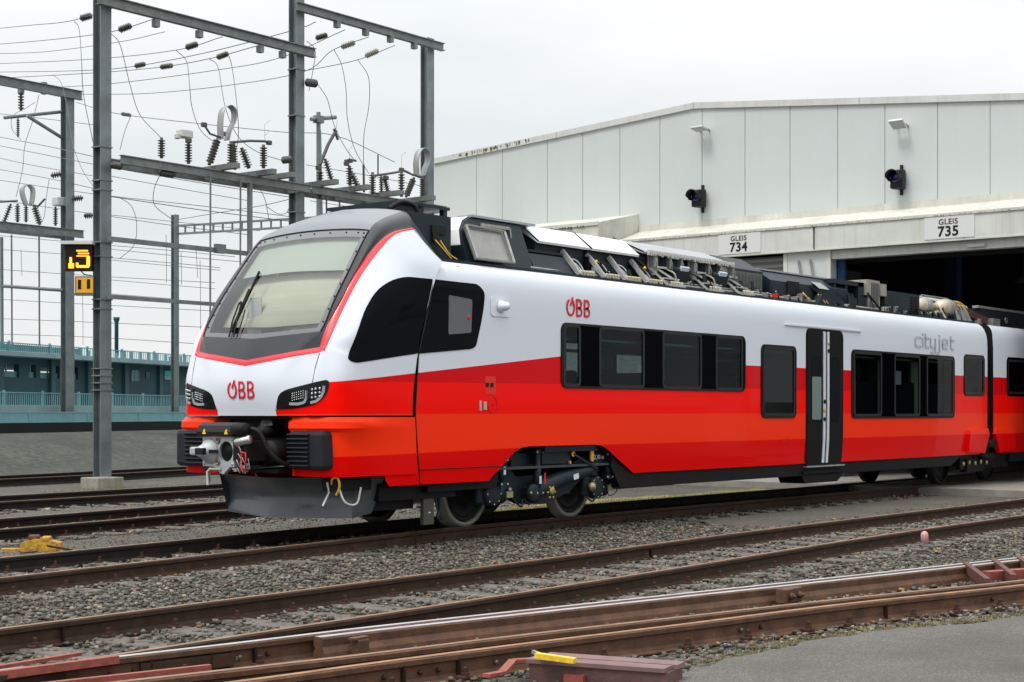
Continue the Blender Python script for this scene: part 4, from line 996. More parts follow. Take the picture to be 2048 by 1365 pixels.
b = MB(); b.tube([(cx-.07, YC-.46, 1.0), (cx-.07, YC-.46, .80), (cx-.07, YC-.53, .79), (cx-.07, YC-.53, .99), (cx-.07, YC-.46, 1.0)], .009, 6); b.build('release_handle', M_logo, car)
b = MB(); b.tube([(cx-.05, YC-.55, .93), (cx-.06, YC-.58, .85), (cx-.05, YC-.54, .78), (cx-.05, YC-.50, .80)], .005, 6); b.build('release_cord', M_galv, car)
b = MB(); b.tube([(cx, YC-.05, .80), (cx-.03, YC+.10, .80), (cx-.04, YC+.13, .77), (cx-.05, YC+.12, .62)], .020, 10); b.build('uncoupling_lever', M_steel, car)
b = MB(); b.tube(catmull([(cx+.02, YC-.42, 1.27), (cx+.08, YC-.58, 1.22), (cx+.15, YC-.66, 1.02), (cx+.25, YC-.72, .90), (cx+.40, YC-.72, .86), (12.2, YC-.66, .95)]), .026, 8); b.build('hose', M_rub, car)

# snow plough
b = MB(); rowz = [(.215, 0.0), (.26, .01), (.36, .055), (.46, .075), (.55, .06), (.62, .02), (.68, -.05)]; nn = 14; V = []
for z, dx in rowz:
    for j in range(-nn, nn+1):
        t = j/nn; fl = (z-.215)/.465
        y = t*(1.05+.12*fl); V.append((12.40+abs(t)*.16+.10*t*t+dx, YC+y, z+.02*abs(t)))
m_ = 2*nn+1; F = [(i*m_+j, i*m_+j+1, (i+1)*m_+j+1, (i+1)*m_+j) for i in range(len(rowz)-1) for j in range(m_-1)]
V2 = [(x+.03, y, z) for x, y, z in V]; k = len(V)
b.add(V+V2, F+[tuple(q+k for q in reversed(f)) for f in F]+[(j, j+1, j+1+k, j+k) for j in range(m_-1)], 0, True)
for sg in (-1, 1):     # side wings towards the wheels
    b.add([(12.66, YC+sg*1.05, .235), (12.62, YC+sg*1.16, .70), (13.05, YC+sg*1.20, .70), (12.95, YC+sg*1.08, .28)], [(0, 1, 2, 3)])
pl = b.build('snow_plough', mat('plough grey paint', (.075, .085, .095), .35, var=.25, vscale=3, coat=.3), car, fixn=False); pl.data.set_sharp_from_angle(angle=R(30))
b = MB(); b.box((12.72, YC-1.05, .30), (13.7, YC+.8, .62)); b.box((12.95, YC-1.2, .42), (14.3, YC+1.15, .62)); b.build('underframe_box', M_anth2, car)
b = MB(); b.tube(catmull([(12.27, YC-1.12, .60), (12.22, YC-1.18, .70), (12.24, YC-1.24, .71), (12.26, YC-1.25, .62), (12.26, YC-1.2, .52)]), .014, 6); b.build('cable_hook', M_yel, car)
b = MB(); b.tube(catmull([(12.28, YC-1.22, .60), (12.32, YC-1.28, .44), (12.48, YC-1.30, .42), (12.55, YC-1.30, .60)]), .012, 6); b.tube([(12.2, YC-1.12, .66), (12.25, YC-1.10, .55), (12.15, YC-1.10, .40)], .012, 6); b.build('earthing_cable', mat('white cable', (.55, .55, .52), .5), car)
b = MB(); b.box((12.24, YC-1.22, .56), (12.80, YC-1.0, .76)); b.build('socket_box', M_anth2, car)

# ------------------------------------------------------------------ bogies
M_wheel = mat('wheel rim grey', (.24, .24, .215), .5, .3, var=.2, vscale=10); M_wdark = mat('wheel disc dark', (.012, .012, .013), .5, var=.2)
def wheel(x, y, sg, parent, r=.43, dark=False):
    z = r
    b = MB(); b.lathe((x, y-sg*.065, z), (0, sg, 0), [(0, r+.028), (.03, r+.026), (.04, r), (.13, r-.004), (.135, r-.055), (.10, r-.06), (0, r-.06)], 48, caps=False)
    w_ = b.build('tyre', M_wdark if dark else M_wheel, parent)
    b = MB(); b.lathe((x, y-sg*.06, z), (0, sg, 0), [(0, r-.058), (.08, r-.058), (.085, r-.072), (.105, r-.10), (.085, r-.11), (.085, r-.2), (.10, r-.25), (.12, .12), (.16, .10), (.165, .01)], 40)
    for k in range(10): a = k*.628; b.lathe((x+.30*math.cos(a), y+sg*.022, z+.30*math.sin(a)), (0, sg, 0), [(0, .012), (.012, .012)], 6)
    b.build('wheel_disc', M_wdark, parent)
def bogie(xc, wb, detail=True):
    bg_ = MB(); x0, x1 = xc-wb/2, xc+wb/2
    for sg in (-1, 1):
        Y = YC+sg*1.06
        # swan-neck side frame
        bg_.prism([(x0-.42, .62), (x0-.42, .80), (x0+.35, .86), (x0+.62, .62), (xc+.15, .55), (x1-.45, .74), (x1-.1, .86), (x1+.45, .82), (x1+.45, .64), (x1-.1, .60), (x1-.45, .38), (xc+.1, .24), (xc-.35, .26), (x0+.55, .34), (x0+.30, .55)], 'y', Y-.07, Y+.07)
    bg_.box((x0+.4, YC-1.1, .35), (x1-.4, YC+1.1, .62)); bg_.box((x0+.5, YC-1.15, .74), (x1-.5, YC+1.15, .92))
    bo = bg_.build('bogie_frame', M_anth, car)
    for x in (x0, x1):
        for sg in (-1, 1): wheel(x, YC+sg*.755, sg, bo, dark=not detail)
        MB().tube([(x, YC-.75, .43), (x, YC+.75, .43)], .09, 12).build('axle', M_anth2, bo)
    if not detail: return bo
    MB().box((x0+.30, YC-.60, .34), (x1-.30, YC+.60, .98)).build('dark_backing', M_anth2, bo)  # added dark box behind the frame, closes the see-through gaps
    for sg in (-1, 1):
        for x in (x0, x1):
            MB().box((x-.46, YC+sg*.93, .50), (x+.30, YC+sg*1.00, .86), bev=.02).build('brake_unit', M_anth2, bo)
    for sg in (-1, 1):
        Yn = YC+sg*1.13
        def Y(d): return Yn+sg*d
        for x in (x0+.12, x1+.12):     # axle boxes with bolted covers
            b = MB(); b.box((x-.32, Y(-.06), .30), (x+.05, Y(.05), .58), bev=.03); b.lathe((x-.05, Y(.0), .42), (0, sg, 0), [(0, .16), (.09, .155), (.10, .12)], 20); b.lathe((x+.16, Y(0), .42), (0, sg, 0), [(0, .13), (.05, .13)], 16)
            b.lathe((x-.10, Y(-.05), .58), (0, 0, 1), [(0, .15), (.02, .16), (.04, .13), (.06, .16), (.08, .13), (.10, .16), (.14, .12)], 18)
            ab = b.build('axle_box', M_anth, bo)
            b = MB()
            for k in range(8): a = k*.785; b.lathe((x-.05+.13*math.cos(a), Y(.09), .42+.13*math.sin(a)), (0, sg, 0), [(0, .011), (.012, .011)], 6)
            b.build('bolts', M_cream, ab, kind='stuff')
            b = MB(); b.box((x+.24, Y(.03), .36), (x+.36, Y(.07), .44)); b.build('guard_plate', mat('olive plate', (.33, .30, .12), .5), ab)
            MB().lathe((x+.30, Y(.06), .46), (0, sg, 0), [(0, .03), (.015, .03), (.02, .015)], 10).build('sensor', M_galv, ab)
            b = MB(); b.lathe((x-.08, Y(-.02), .74), (0, 0, 1), [(0, .12), (.008, .125), (.016, .12)], 18); b.build('spring_plate', M_galv, ab)
        def damper(x, z0, z1, r=.045, lab=True):
            b = MB(); b.lathe((x, Y(.12), z0), (0, 0, 1), [(0, .028), (.04, .03), (.05, r), ((z1-z0)*.6, r), ((z1-z0)*.6+.01, r*.8), ((z1-z0)-.05, r*.8), ((z1-z0), .03)], 14)
            b.box((x-.07, Y(.06), z1-.03), (x+.07, Y(.16), z1+.03)); b.box((x-.06, Y(.06), z0-.03), (x+.06, Y(.16), z0+.03))
            d = b.build('damper', M_anth, bo)
            if lab: MB().box((x-.022, Y(.12)+sg*(r+.001), z0+.12), (x+.022, Y(.12)+sg*(r+.004), z0+.22)).build('paper_label', M_white, d)
            b = MB()
            for dx in (-.06, .06): b.lathe((x+dx, Y(.16), z1), (0, sg, 0), [(0, .014), (.015, .014)], 6); b.lathe((x+dx, Y(.16), z0), (0, sg, 0), [(0, .014), (.015, .014)], 6)
            b.build('bolts', M_cream, d, kind='stuff')
        damper(x0+.19, .54, .84); damper(x0+.92, .40, .93, .05); damper(x1+.26, .56, .87)
        b = MB(); b.tube([(x0+.75, Y(.05), .38), (x0+1.05, Y(.06), .46), (x0+1.45, Y(.08), .56), (x1-.15, Y(.10), .66)], [.10, .12, .105, .075], 16); b.lathe((x0+.82, Y(.10), .40), (0, sg, 0), [(0, .13), (.06, .12), (.07, .07)], 16); dr = b.build('drive_tube', M_anth, bo)
        MB().bar((x0+1.62, Y(.19), .58), (x0+1.74, Y(.185), .60), .004, .07).build('paper_label', M_white, dr)
        b = MB(); b.lathe((x0+1.15, Y(.17), .42), (0, sg, 0), [(0, .05), (.03, .05), (.03, .02)], 12)
        for k in range(6): a = k*1.047; b.lathe((x0+1.15+.075*math.cos(a), Y(.16), .40+.075*math.sin(a)), (0, sg, 0), [(0, .017), (.025, .017)], 6)
        b.lathe((x0+.70, Y(.17), .41), (0, sg, 0), [(0, .02), (.03, .02)], 6); b.build('bolt_ring', mat('brass bolts', (.40, .34, .14), .4, .6), dr, kind='stuff')
        b = MB(); b.lathe((x1-.14, Y(.12), .44), (0, sg, 0), [(0, .06), (.05, .06), (.06, .035), (.07, .035), (.07, .01)], 16); b.build('end_cap', mat('brass cap', (.42, .38, .20), .35, .5), dr)
        # bolster beam with yellow tags
        b = MB(); b.box((x0+.98, Y(-.1), .77), (x0+1.60, Y(.15), .93)); b.box((x0+.98, Y(-.1), .945), (x1-.10, Y(.20), 1.02)); b.box((x0+.95, Y(-.1), .928), (x1-.10, Y(.22), .943)); bl = b.build('bolster', M_anth, bo)
        for x, z, w_, h_ in ((x0+1.62, .89, .035, .035), (x1-.19, .86, .035, .08), (x0+1.55, .78, .02, .02)):
            pts = rrect(x-w_, x+w_, z-h_, z+h_, w_*.95); MB().prism(pts, 'y', Y(.17), Y(.19)).build('yellow_tag', mat('orange yellow paint', (.70, .32, .03), .5), bl)
        MB().bar((x0+1.62, Y(.18), .89), (x1-.05, Y(.16), .68), .03, .03).build('tie_rod', M_anth, bo)
        MB().box((x1-.10, Y(-.05), .72), (x1+.30, Y(.10), .92)).build('sole_box', M_anth, bo)
        MB().box((x0+.97, Y(.19), .52), (x0+1.0, Y(.2), .66)).build('red_white_marker', M_logo, bo)
        b = MB(); b.tube(catmull([(x0+.45, Y(.10), .33), (x0+.55, Y(.15), .24), (x0+.62, Y(.12), .33), (x0+.72, Y(.15), .26)]), .012, 6); b.tube(catmull([(x1-.20, Y(.10), .30), (x1-.12, Y(.14), .24), (x1+.0, Y(.12), .34)]), .012, 6); b.build('cable', M_rub, bo)
        b = MB(); b.tube(catmull([(x1+.20, Y(.10), .58), (x1+.38, Y(.16), .52), (x1+.42, Y(.16), .36), (x1+.3, Y(.12), .30), (x1+.2, Y(.14), .42)]), .007, 6); b.build('cable', M_rub, bo)
    text_mb('2,70 m ←', .085, ((x1+.13, YC-1.13-.103, .83), (1, 0, 0), (0, 0, 1), (0, -1, 0))).build('lettering', M_white, bo, fixn=False)
    return bo
bo1 = bogie(16.06, 2.24)
b = MB(); b.box((13.74, YC-1.18, .10), (13.93, YC-1.12, .42), bev=.01); sb = b.build('track_antenna', mat('olive grey box', (.06, .06, .05), .6), car)
MB().box((13.82, YC-1.185, .24), (13.86, YC-1.183, .255)).build('plate', M_white, sb)
b = MB(); b.tube(catmull([(14.02, YC-1.12, .55), (14.10, YC-1.12, .30), (14.02, YC-1.15, .18), (14.15, YC-1.12, .10), (14.48, YC-.95, .05)]), .022, 8); b.build('sand_pipe', M_anth, car)
b = MB(); b.box((13.9, YC-1.15, .42), (14.3, YC-1.0, .60)); b.box((14.4, YC-1.2, .60), (14.72, YC+1.2, .98)); b.box((15.2, YC-1.2, .98), (17.1, YC+1.2, 1.0)); b.build('underframe_box', M_anth2, car)
# black underframe
b = MB(); b.prism([(17.42, .99), (17.92, .618), (29.6, .618), (29.0, .40), (17.62, .40), (17.40, .70)], 'y', YC-1.34, YC+1.34); b.build('underframe', M_anth2, car)
b = MB(); b.prism([(22.85, .40), (22.95, .27), (24.1, .27), (24.35, .40)], 'y', YC-1.36, YC-.9); b.box((22.85, YC-1.39, .43), (24.3, YC-1.33, .47)); b.build('door_step', M_anth2, car)
b = MB(); b.box((13.7, YC-1.28, .50), (15.0, YC+1.28, .62)); b.build('underframe_rib', M_anth2, car)
bo2 = bogie(31.0, 2.5, False)
MB().box((29.75, YC-1.22, .30), (32.3, YC-1.12, .72)).box((30.0, YC-1.26, .24), (30.9, YC-1.12, .5)).build('dark_wheel_cover', M_anth2, car)  # added black boxes that keep the rear wheels dark
# links, hoses between the cars
b = MB(); b.box((30.55, YC-1.30, .72), (31.0, YC-.6, 1.05), bev=.03); b.box((30.4, YC-1.25, .45), (31.3, YC-.6, .68)); b.lathe((30.75, YC-1.35, .80), (1, 0, 0), [(0, .09), (.5, .09)], 12); b.lathe((30.6, YC-1.3, .55), (1, 0, 0), [(0, .08), (.6, .08)], 12); b.build('car_joint', M_anth2, car)
b = MB()
for k in range(5): b.lathe((29.7+.3*k, YC-1.30, .42+.02*(k % 2)), (0, -1, 0), [(0, .05), (.03, .04)], 8)
b.build('joint_fittings', mat('brass bolts', (.4, .34, .14)), car, kind='stuff')

# gangway bellows and second car
MB().box((30.66, YC-1.22, .8), (31.05, YC+1.22, 3.18)).build('gangway', M_rub, car2)
b = MB(); XX = 31.03
out2 = [(XX+.02, .78), (XX+.3, .6), (48, .6), (48, 3.25), (XX+.12, 3.25), (XX+.08, 3.2), (XX, 2.95)]
h2 = [(31.85, 33.2, 1.86, 2.52), (34.5, 36.2, 1.4, 2.5)]
for sg in (-1, 1):
    v, f = side_wall(XX, 48, out2, h2, sg); b.add(v, f, 0, False)
b.add([(XX+.1, YC-w_ if False else YC-1.2, 3.25), (48, YC-1.2, 3.25), (48, YC+1.2, 3.25), (XX+.1, YC+1.2, 3.25)], [(0, 1, 2, 3)], 1)
ring = [(XX if z < 3 else XX+.06, YC-y, z) for z, y in prof]+[(XX if z < 3 else XX+.06, YC+y, z) for z, y in reversed(prof)]
b.add(ring, [tuple(range(len(ring)))], 2)
b2 = b.build('body', [M_liv2, M_anth, M_end], car2, fixn=False)
for p in b2.data.polygons: p.use_smooth = True
b2.data.set_sharp_from_angle(angle=R(25))
for sg in (-1, 1):
    for h in h2:
        wd = plate(rrect(h[0]-.08, h[1]+.08, h[2]-.08, h[3]+.08, .11, 6), sg, .012, .03, [h]).build('window', M_black, car2)
        ringplate(h[0]-.03, h[1]+.03, h[2]-.03, h[3]+.03, .08, .045, sg, .018, .014).build('pane_frame', M_wframe, wd); pane(h[0]-.01, h[1]+.01, h[2]-.01, h[3]+.01, sg, wd)
v = MB(); v.prism([(31.02, 1.0), (31.10, 1.12), (32.05, 1.08), (32.15, .66), (31.25, .62)], 'y', YC-1.46, YC-1.38); v.build('bogie_fairing', M_liv2, car2)
MB().box((31.1, YC-1.3, .72), (47.9, YC+1.3, .75)).build('cabin_floor', M_intd, car2)
MB().box((32.2, YC-1.3, .4), (47.9, YC+1.3, .62)).build('underframe', M_anth2, car2)

# ------------------------------------------------------------------ roof equipment
M_grille = mat('grey grille', (.16, .17, .17), .5, .4, bump=.3, bscale=20); M_lid = mat('brushed lid', (.27, .27, .26), .35, .6, var=.15, vscale=5); M_hood = mat('silver grey hood paint', (.33, .35, .37), .35, coat=.2, var=.12, vscale=3)
M_hoodw = mat('white hood paint', (.74, .76, .78), .35, var=.06, vscale=3)
def solid(prof_yz, x0, x1, m, name, parent=None, skew=0):
    b = MB(); n = len(prof_yz); vs = [(x0+skew*(0 if z < 3.5 else 1), YC+y, z) for y, z in prof_yz]+[(x1, YC+y, z) for y, z in prof_yz]
    b.add(vs, [tuple(range(n)), tuple(range(2*n-1, n-1, -1))]+[(i, (i+1) % n, (i+1) % n+n, i+n) for i in range(n)]); return b.build(name, m, parent or car)
# walkway edge along both roof sides
for sg in (-1, 1):
    b = MB(); b.box((13.9, YC+sg*1.20, 3.245), (30.5, YC+sg*1.14, 3.285)); b.build('roof_edge', M_anth, car)
# cab rear box and raised frame
solid([(-1.02, 3.25), (-1.02, 3.83), (1.02, 3.83), (1.02, 3.25)], 13.70, 14.42, M_anth, 'rear_bulkhead_box')
b = MB(); b.box((14.05, YC-1.045, 3.60), (14.30, YC-1.02, 3.70)); b.box((14.06, YC-1.05, 3.5), (14.16, YC-1.02, 3.60)); b.build('junction_box', M_rub, car)
for k in range(5):
    b = MB(); b.tube(catmull([(14.04+.045*k, YC-1.06, 3.52), (14.10+.05*k, YC-1.14, 3.42-.02*k), (14.22+.05*k, YC-1.16, 3.30)]), .008, 6); b.build('cable', M_yel if k in (1, 3) else M_rub, car)
b = MB(); b.box((14.0, YC-.55, 4.0), (14.95, YC+.7, 4.04)); b.box((14.0, YC-.5, 3.83), (14.45, YC+.6, 4.0)); b.box((14.85, YC-.53, 3.83), (14.92, YC-.46, 4.0)); b.box((14.4, YC-.53, 3.83), (14.47, YC-.46, 4.0)); b.box((14.4, YC-.50, 3.80), (14.95, YC+.6, 3.84)); b.build('antenna_frame', M_anth, car)
b = MB(); b.tube(catmull([(13.75, YC-.62, 3.90), (13.9, YC-.68, 3.99), (14.08, YC-.72, 3.96), (14.14, YC-.75, 3.84)]), .03, 8); b.build('hose', M_rub, car)
# rounded cooler with silver lid
hp = lambda zt=3.90, ys=-.72, ye=-1.12: [(ye, 3.27), (ye-.02, 3.35), (ys, zt), (-ys, zt), (-ye+.02, 3.35), (-ye, 3.27)]
b = MB(); arcp = [(14.62, 3.27), (14.62, 3.50), (14.68, 3.70), (14.80, 3.83), (14.95, 3.895), (15.15, 3.90), (15.95, 3.90), (15.95, 3.27)]
n = len(arcp); vs = []
for sg in (-1, 1): vs += [(x, YC+sg*(1.13-.24*(z-3.27)/.63), z) for x, z in arcp]
b.add(vs, [tuple(range(n)), tuple(range(2*n-1, n-1, -1))]+[(i, (i+1) % n, (i+1) % n+n, i+n) for i in range(n)]); b.build('cooler_housing', M_anth, car)
b = MB(); vs = []
for sg in (-1, 1): vs += [(x, YC+sg*(1.09-.24*(z-3.27)/.63), z+.012) for x, z in arcp[1:7]]
b.add(vs, [(i, i+1, i+7, i+6) for i in range(5)]); b.build('cooler_cover', M_hoodw, car)
def slopept(x, t, off=.0): return Vector((x, YC-(1.15-.44*t)-off, 3.30+.60*t+off*.6))
lid = MB(); A_, B_, C2_, D2_ = onY(928, 452, 12.40), onY(1005, 465, 12.40), onY(1025, 528, 12.20), onY(951, 519, 12.20)
nv = (B_-A_).cross(D2_-A_).normalized()*.02
lid.add([A_, B_, C2_, D2_, A_+nv, B_+nv, C2_+nv, D2_+nv], [(0, 1, 2, 3), (4, 5, 6, 7), (0, 1, 5, 4), (1, 2, 6, 5), (2, 3, 7, 6), (3, 0, 4, 7)])
ld_ = lid.build('cooler_lid', M_lid, car)
b = MB()
for p, q in ((A_, B_), (B_, C2_), (C2_, D2_), (D2_, A_)): b.bar(p-nv*1.5, q-nv*1.5, .035, .02)
b.build('lid_frame', M_galv, ld_)
b = MB(); b.bar(onY(962, 450, 12.45), onY(1018, 458, 12.45), .03, .04); b.bar(onY(1018, 458, 12.45), onY(1022, 490, 12.45), .04, .03); b.bar(onY(966, 456, 12.44), onY(1006, 464, 12.44), .02, .03); b.build('grab_frame', M_galv, car)
MB().box((14.95, YC-.92, 3.895), (16.25, YC-.66, 3.925)).build('cover_edge', M_hood, car)
MB().box((15.0, YC-.70, 3.90), (16.3, YC+.70, 3.915)).build('cover_top', M_hoodw, car)
# open bay with dark sloping back wall
solid([(-.78, 3.27), (-.70, 3.88), (.70, 3.88), (.78, 3.27)], 15.95, 17.9, M_anth, 'bay_wall')
MB().bar((16.0, YC-.95, 3.56), (17.0, YC-.95, 3.56), .06, .03).bar((16.0, YC-.97, 3.48), (16.95, YC-.97, 3.48), .05, .02).build('bay_shelf', M_anth, car)
b = MB(); b.add([(15.97, YC-1.14, 3.27), (15.99, YC-1.0, 3.52), (16.85, YC-1.0, 3.52), (17.1, YC-1.17, 3.27)], [(0, 1, 2, 3)]); b.build('bay_side', M_anth, car)
# white hoods over dark boxes
def hood(x0, x1, m, zt=3.915, zl=3.70, y1=-.70, y2=-1.0, name='roof_hood'):
    b = MB(); sec = [(y2, zl-.03), (y2-.01, zl), (y1-.06, zt-.035), (y1, zt-.008), (y1+.1, zt), (-y1-.1, zt), (-y1, zt-.008), (-y2+.01, zl), (-y2, zl-.03), (-y1-.1, zt-.03), (y1+.1, zt-.03)]
    n = len(sec); vs = [(x, YC+y, z) for x in (x0, x1) for y, z in sec]
    b.add(vs, [tuple(range(n)), tuple(range(2*n-1, n-1, -1))]+[(i, (i+1) % n, (i+1) % n+n, i+n) for i in range(n)])
    h_ = b.build(name, m, car)
    solid([(-.90, 3.27), (-.93, zl-.03), (y1+.02, zt-.04), (-y1-.02, zt-.04), (.93, zl-.03), (.90, 3.27)], x0+.03, x1-.03, M_anth, 'box_wall')
    MB().add([(x0, YC+y2-.01, zl-.02), (x0, YC+y1, zt), (x0-.015, YC+y1, zt+.02), (x0-.015, YC+y2-.03, zl)], [(0, 1, 2, 3)]).build('hood_edge', M_anth2, h_)
    return h_
hood(16.20, 17.36, M_hoodw, 3.94); hood(17.41, 18.58, M_hoodw, 3.94)
hood(18.66, 21.2, M_hood, 3.98, 3.76, -.50, -1.02)
def bracket(x, frame=False):
    b = MB()
    if not frame:
        b.bar((x, YC-.95, 3.62), (x+.06, YC-1.20, 3.29), .06, .06)
        b.tube(catmull([(x+.12, YC-.95, 3.52), (x+.22, YC-1.02, 3.50), (x+.28, YC-1.08, 3.40), (x+.30, YC-1.10, 3.30)]), .012, 6); b.tube(catmull([(x+.12, YC-.97, 3.47), (x+.17, YC-1.04, 3.45), (x+.23, YC-1.1, 3.36), (x+.23, YC-1.12, 3.30)]), .012, 6)
    else:
        T1, T2, L1, L2 = Vector((x, YC-.95, 3.70)), Vector((x+.16, YC-.95, 3.70)), Vector((x+.10, YC-1.20, 3.29)), Vector((x+.55, YC-1.20, 3.29))
        b.box((x-.08, YC-.97, 3.45), (x+.18, YC-.95, 3.75)); b.bar(T1-Vector((0, 0, .15)), L1, .04, .03); b.bar(T2-Vector((0, 0, .15)), L2, .04, .03); b.bar(L1, L2, .04, .03); b.bar(T1.lerp(L1, .35), T2.lerp(L2, .35), .03, .03); b.bar(T1.lerp(L1, .75), T2.lerp(L2, .75), .03, .02)
    return b.build('bracket', M_alu, car)
for x in (16.80, 17.38, 17.90, 18.45): bracket(x)
for x in (18.95, 20.05, 21.0): bracket(x, True)
b = None
for x0 in (16.95, 17.55, 18.05, 18.65, 19.2, 20.3, 21.3):
    b = MB()
    for k in range(5): b.lathe((x0+.07*k, YC-1.16, 3.28), (0, 0, 1), [(0, .022), (.02, .026), (.05, .022), (.055, .026), (.075, .018)], 8)
    b.build('insulator_row', M_cream, car)
for x in (17.15, 18.25):
    b = MB(); b.box((x+.18, YC-1.0, 3.34), (x+.5, YC-.92, 3.58)); b.build('junction_box', M_anth2, car)
for x in (17.38, 18.58):
    b = MB(); b.tube(catmull([(x-.04, YC-.95, 3.66), (x+.06, YC-1.02, 3.56), (x+.16, YC-1.08, 3.44), (x+.28, YC-1.18, 3.28)]), .016, 6); b.tube(catmull([(x, YC-.95, 3.64), (x+.14, YC-1.04, 3.54), (x+.18, YC-1.1, 3.42)]), .012, 6); b.build('cable', M_rub, car)
    MB().lathe((x+.07, YC-1.04, 3.53), (.3, -.3, -.6), [(0, .025), (.04, .025)], 8).build('cable_clip', M_yel, car)
# toothed edge and converters under the long grey hood
b = MB(); rr2 = random.Random(5)
for k in range(60):
    x = 18.75+k*.041; b.box((x, YC-1.06-.02*rr2.random(), 3.735-.03*rr2.random()), (x+.022, YC-1.03, 3.785))
b.build('toothed_strip', mat('pale strip', (.5, .5, .48), .5), car)
for x in (19.4, 20.5):
    b = MB(); b.box((x, YC-1.10, 3.36), (x+.42, YC-.93, 3.60), rot=Matrix.Rotation(R(22), 3, 'X'), bev=.03); cb = b.build('converter', M_anth, car)
    b = MB(); b.box((x+.10, YC-1.135, 3.50), (x+.32, YC-1.10, 3.60), rot=Matrix.Rotation(R(30), 3, 'X')); b.build('blue_label', mat('blue white label', (.55, .62, .75), .4), cb)
    b = MB(); b.tube(catmull([(x-.10, YC-1.0, 3.55), (x-.06, YC-1.12, 3.48), (x, YC-1.12, 3.38), (x+.1, YC-1.1, 3.40)]), .013, 6); b.build('cable', M_cream, cb)
for k in range(7):
    x = 18.9+k*.36+rr2.random()*.1; b = MB(); b.box((x, YC-1.04, 3.55), (x+.05, YC-.98, 3.72)); b.tube([(x+.02, YC-1.04, 3.72), (x+.02, YC-1.08, 3.60), (x+.06, YC-1.04, 3.50)], .008, 5); b.build('clamp', M_galv, car)
# grille box with sloping dark roof
solid([(-.95, 3.27), (-.95, 3.72), (-.55, 3.95), (.55, 3.95), (.95, 3.72), (.95, 3.27)], 21.30, 22.28, M_anth, 'fan_box')
b = MB()
for k in range(19): b.box((21.38+k*.045, YC-.97, 3.32), (21.40+k*.045, YC-.95, 3.68))
for k in range(5): b.box((21.36, YC-.96, 3.36+k*.07), (22.22, YC-.95, 3.37+k*.07))
b.build('fan_grille', M_grille, car)
# small valves
for i, x in enumerate((22.0, 22.3, 22.7, 23.0, 23.4)):
    b = MB(); b.box((x, YC-1.15, 3.28), (x+.08, YC-1.08, 3.36)); b.tube(catmull([(x, YC-1.1, 3.3), (x+.1, YC-1.14, 3.36), (x+.22, YC-1.12, 3.30)]), .014, 6); b.build('valve', M_galv if i != 1 else M_logo, car)
# long dark hood
solid([(-1.02, 3.27), (-1.02, 3.60), (-.72, 3.80), (.72, 3.80), (1.02, 3.60), (1.02, 3.27)], 22.40, 25.2, M_anth, 'cooling_unit')
MB().bar((22.40, YC-.74, 3.80), (26.3, YC-.74, 3.80), .06, .025).build('hood_edge', M_hood, car)
b = MB(); b.box((22.95, YC-1.045, 3.40), (23.35, YC-1.02, 3.62)); b.build('vent', M_anth2, car)
for x in (23.8, 24.1):
    b = MB(); b.add([(x, YC-1.02, 3.62), (x+.02, YC-1.02, 3.62), (x+.62, YC-1.18, 3.30), (x+.60, YC-1.18, 3.30), (x+.3, YC-1.02, 3.27)], [(0, 1, 2, 3), (0, 3, 4)]); b.bar((x, YC-1.04, 3.60), (x+.62, YC-1.18, 3.31), .012, .10); b.build('air_deflector', M_anth, car)
b = MB(); b.add([(23.75, YC-1.05, 3.66), (24.1, YC-1.05, 3.66), (24.3, YC-1.12, 3.55), (23.92, YC-1.12, 3.55)], [(0, 1, 2, 3)]); b.build('deflector_top', M_hood, car)
b = MB(); b.prism([(23.75, 3.28), (23.9, 3.44), (24.1, 3.44), (24.3, 3.28)], 'y', YC-1.18, YC-1.06); b.build('cover_plate', M_anth, car)
for x in (23.35, 23.9, 24.0):
    b = MB(); b.tube(catmull([(x, YC-1.10, 3.45), (x+.02, YC-1.16, 3.38), (x+.12, YC-1.18, 3.30)]), .012, 6); b.build('cable', M_yel if x < 23.95 else M_cream, car)
solid([(-.85, 3.27), (-.85, 3.70), (.85, 3.70), (.85, 3.27)], 25.2, 26.3, M_anth2, 'open_bay')
b = MB()
for x in (24.75, 25.2, 25.85, 26.25): b.box((x, YC-.98, 3.27), (x+.06, YC-.9, 3.72))
b.box((24.7, YC-1.0, 3.70), (26.3, YC-.6, 3.78)); b.build('bay_frame', M_anth, car)
# silver grille unit, ventilated box, air tanks
solid([(-1.0, 3.27), (-1.0, 3.78), (.6, 3.78), (.6, 3.27)], 25.65, 26.0, M_anth, 'box_wall')
b = MB(); b.box((26.0, YC-1.02, 3.27), (26.5, YC-.5, 3.85)); b.box((25.88, YC-1.06, 3.56), (26.05, YC-.9, 3.84)); b.box((26.46, YC-1.06, 3.58), (26.7, YC-.9, 3.80)); gu = b.build('grille_unit', mat('warm silver sheet', (.40, .38, .34), .45, .5), car)
b = MB()
for k in range(6): b.box((26.08+k*.065, YC-1.035, 3.30), (26.11+k*.065, YC-1.02, 3.80))
b.build('slats', M_grille, gu)
b = MB(); b.tube(catmull([(25.90, YC-1.06, 3.60), (25.94, YC-1.14, 3.48), (26.2, YC-1.18, 3.30)]), .02, 7); b.build('cable', M_rub, car)
solid([(-1.02, 3.27), (-1.02, 3.70), (-.2, 3.76), (1.02, 3.70), (1.02, 3.27)], 26.7, 28.25, M_anth, 'compressor_box')
b = MB()
for k in range(6): b.box((27.85, YC-1.035, 3.36+k*.05), (28.22, YC-1.02, 3.385+k*.05))
b.build('louvre', M_anth2, car)
b = MB()
for x in (27.9, 28.2, 28.6, 28.9): b.prism([(x, 3.27), (x-.06, 3.38), (x+.02, 3.38), (x+.22, 3.27)], 'y', YC-1.17, YC-1.12)
b.build('roof_foot', M_anth, car, kind='stuff')
M_tank = mat('beige tank', (.50, .43, .32), .35, .3, var=.1)
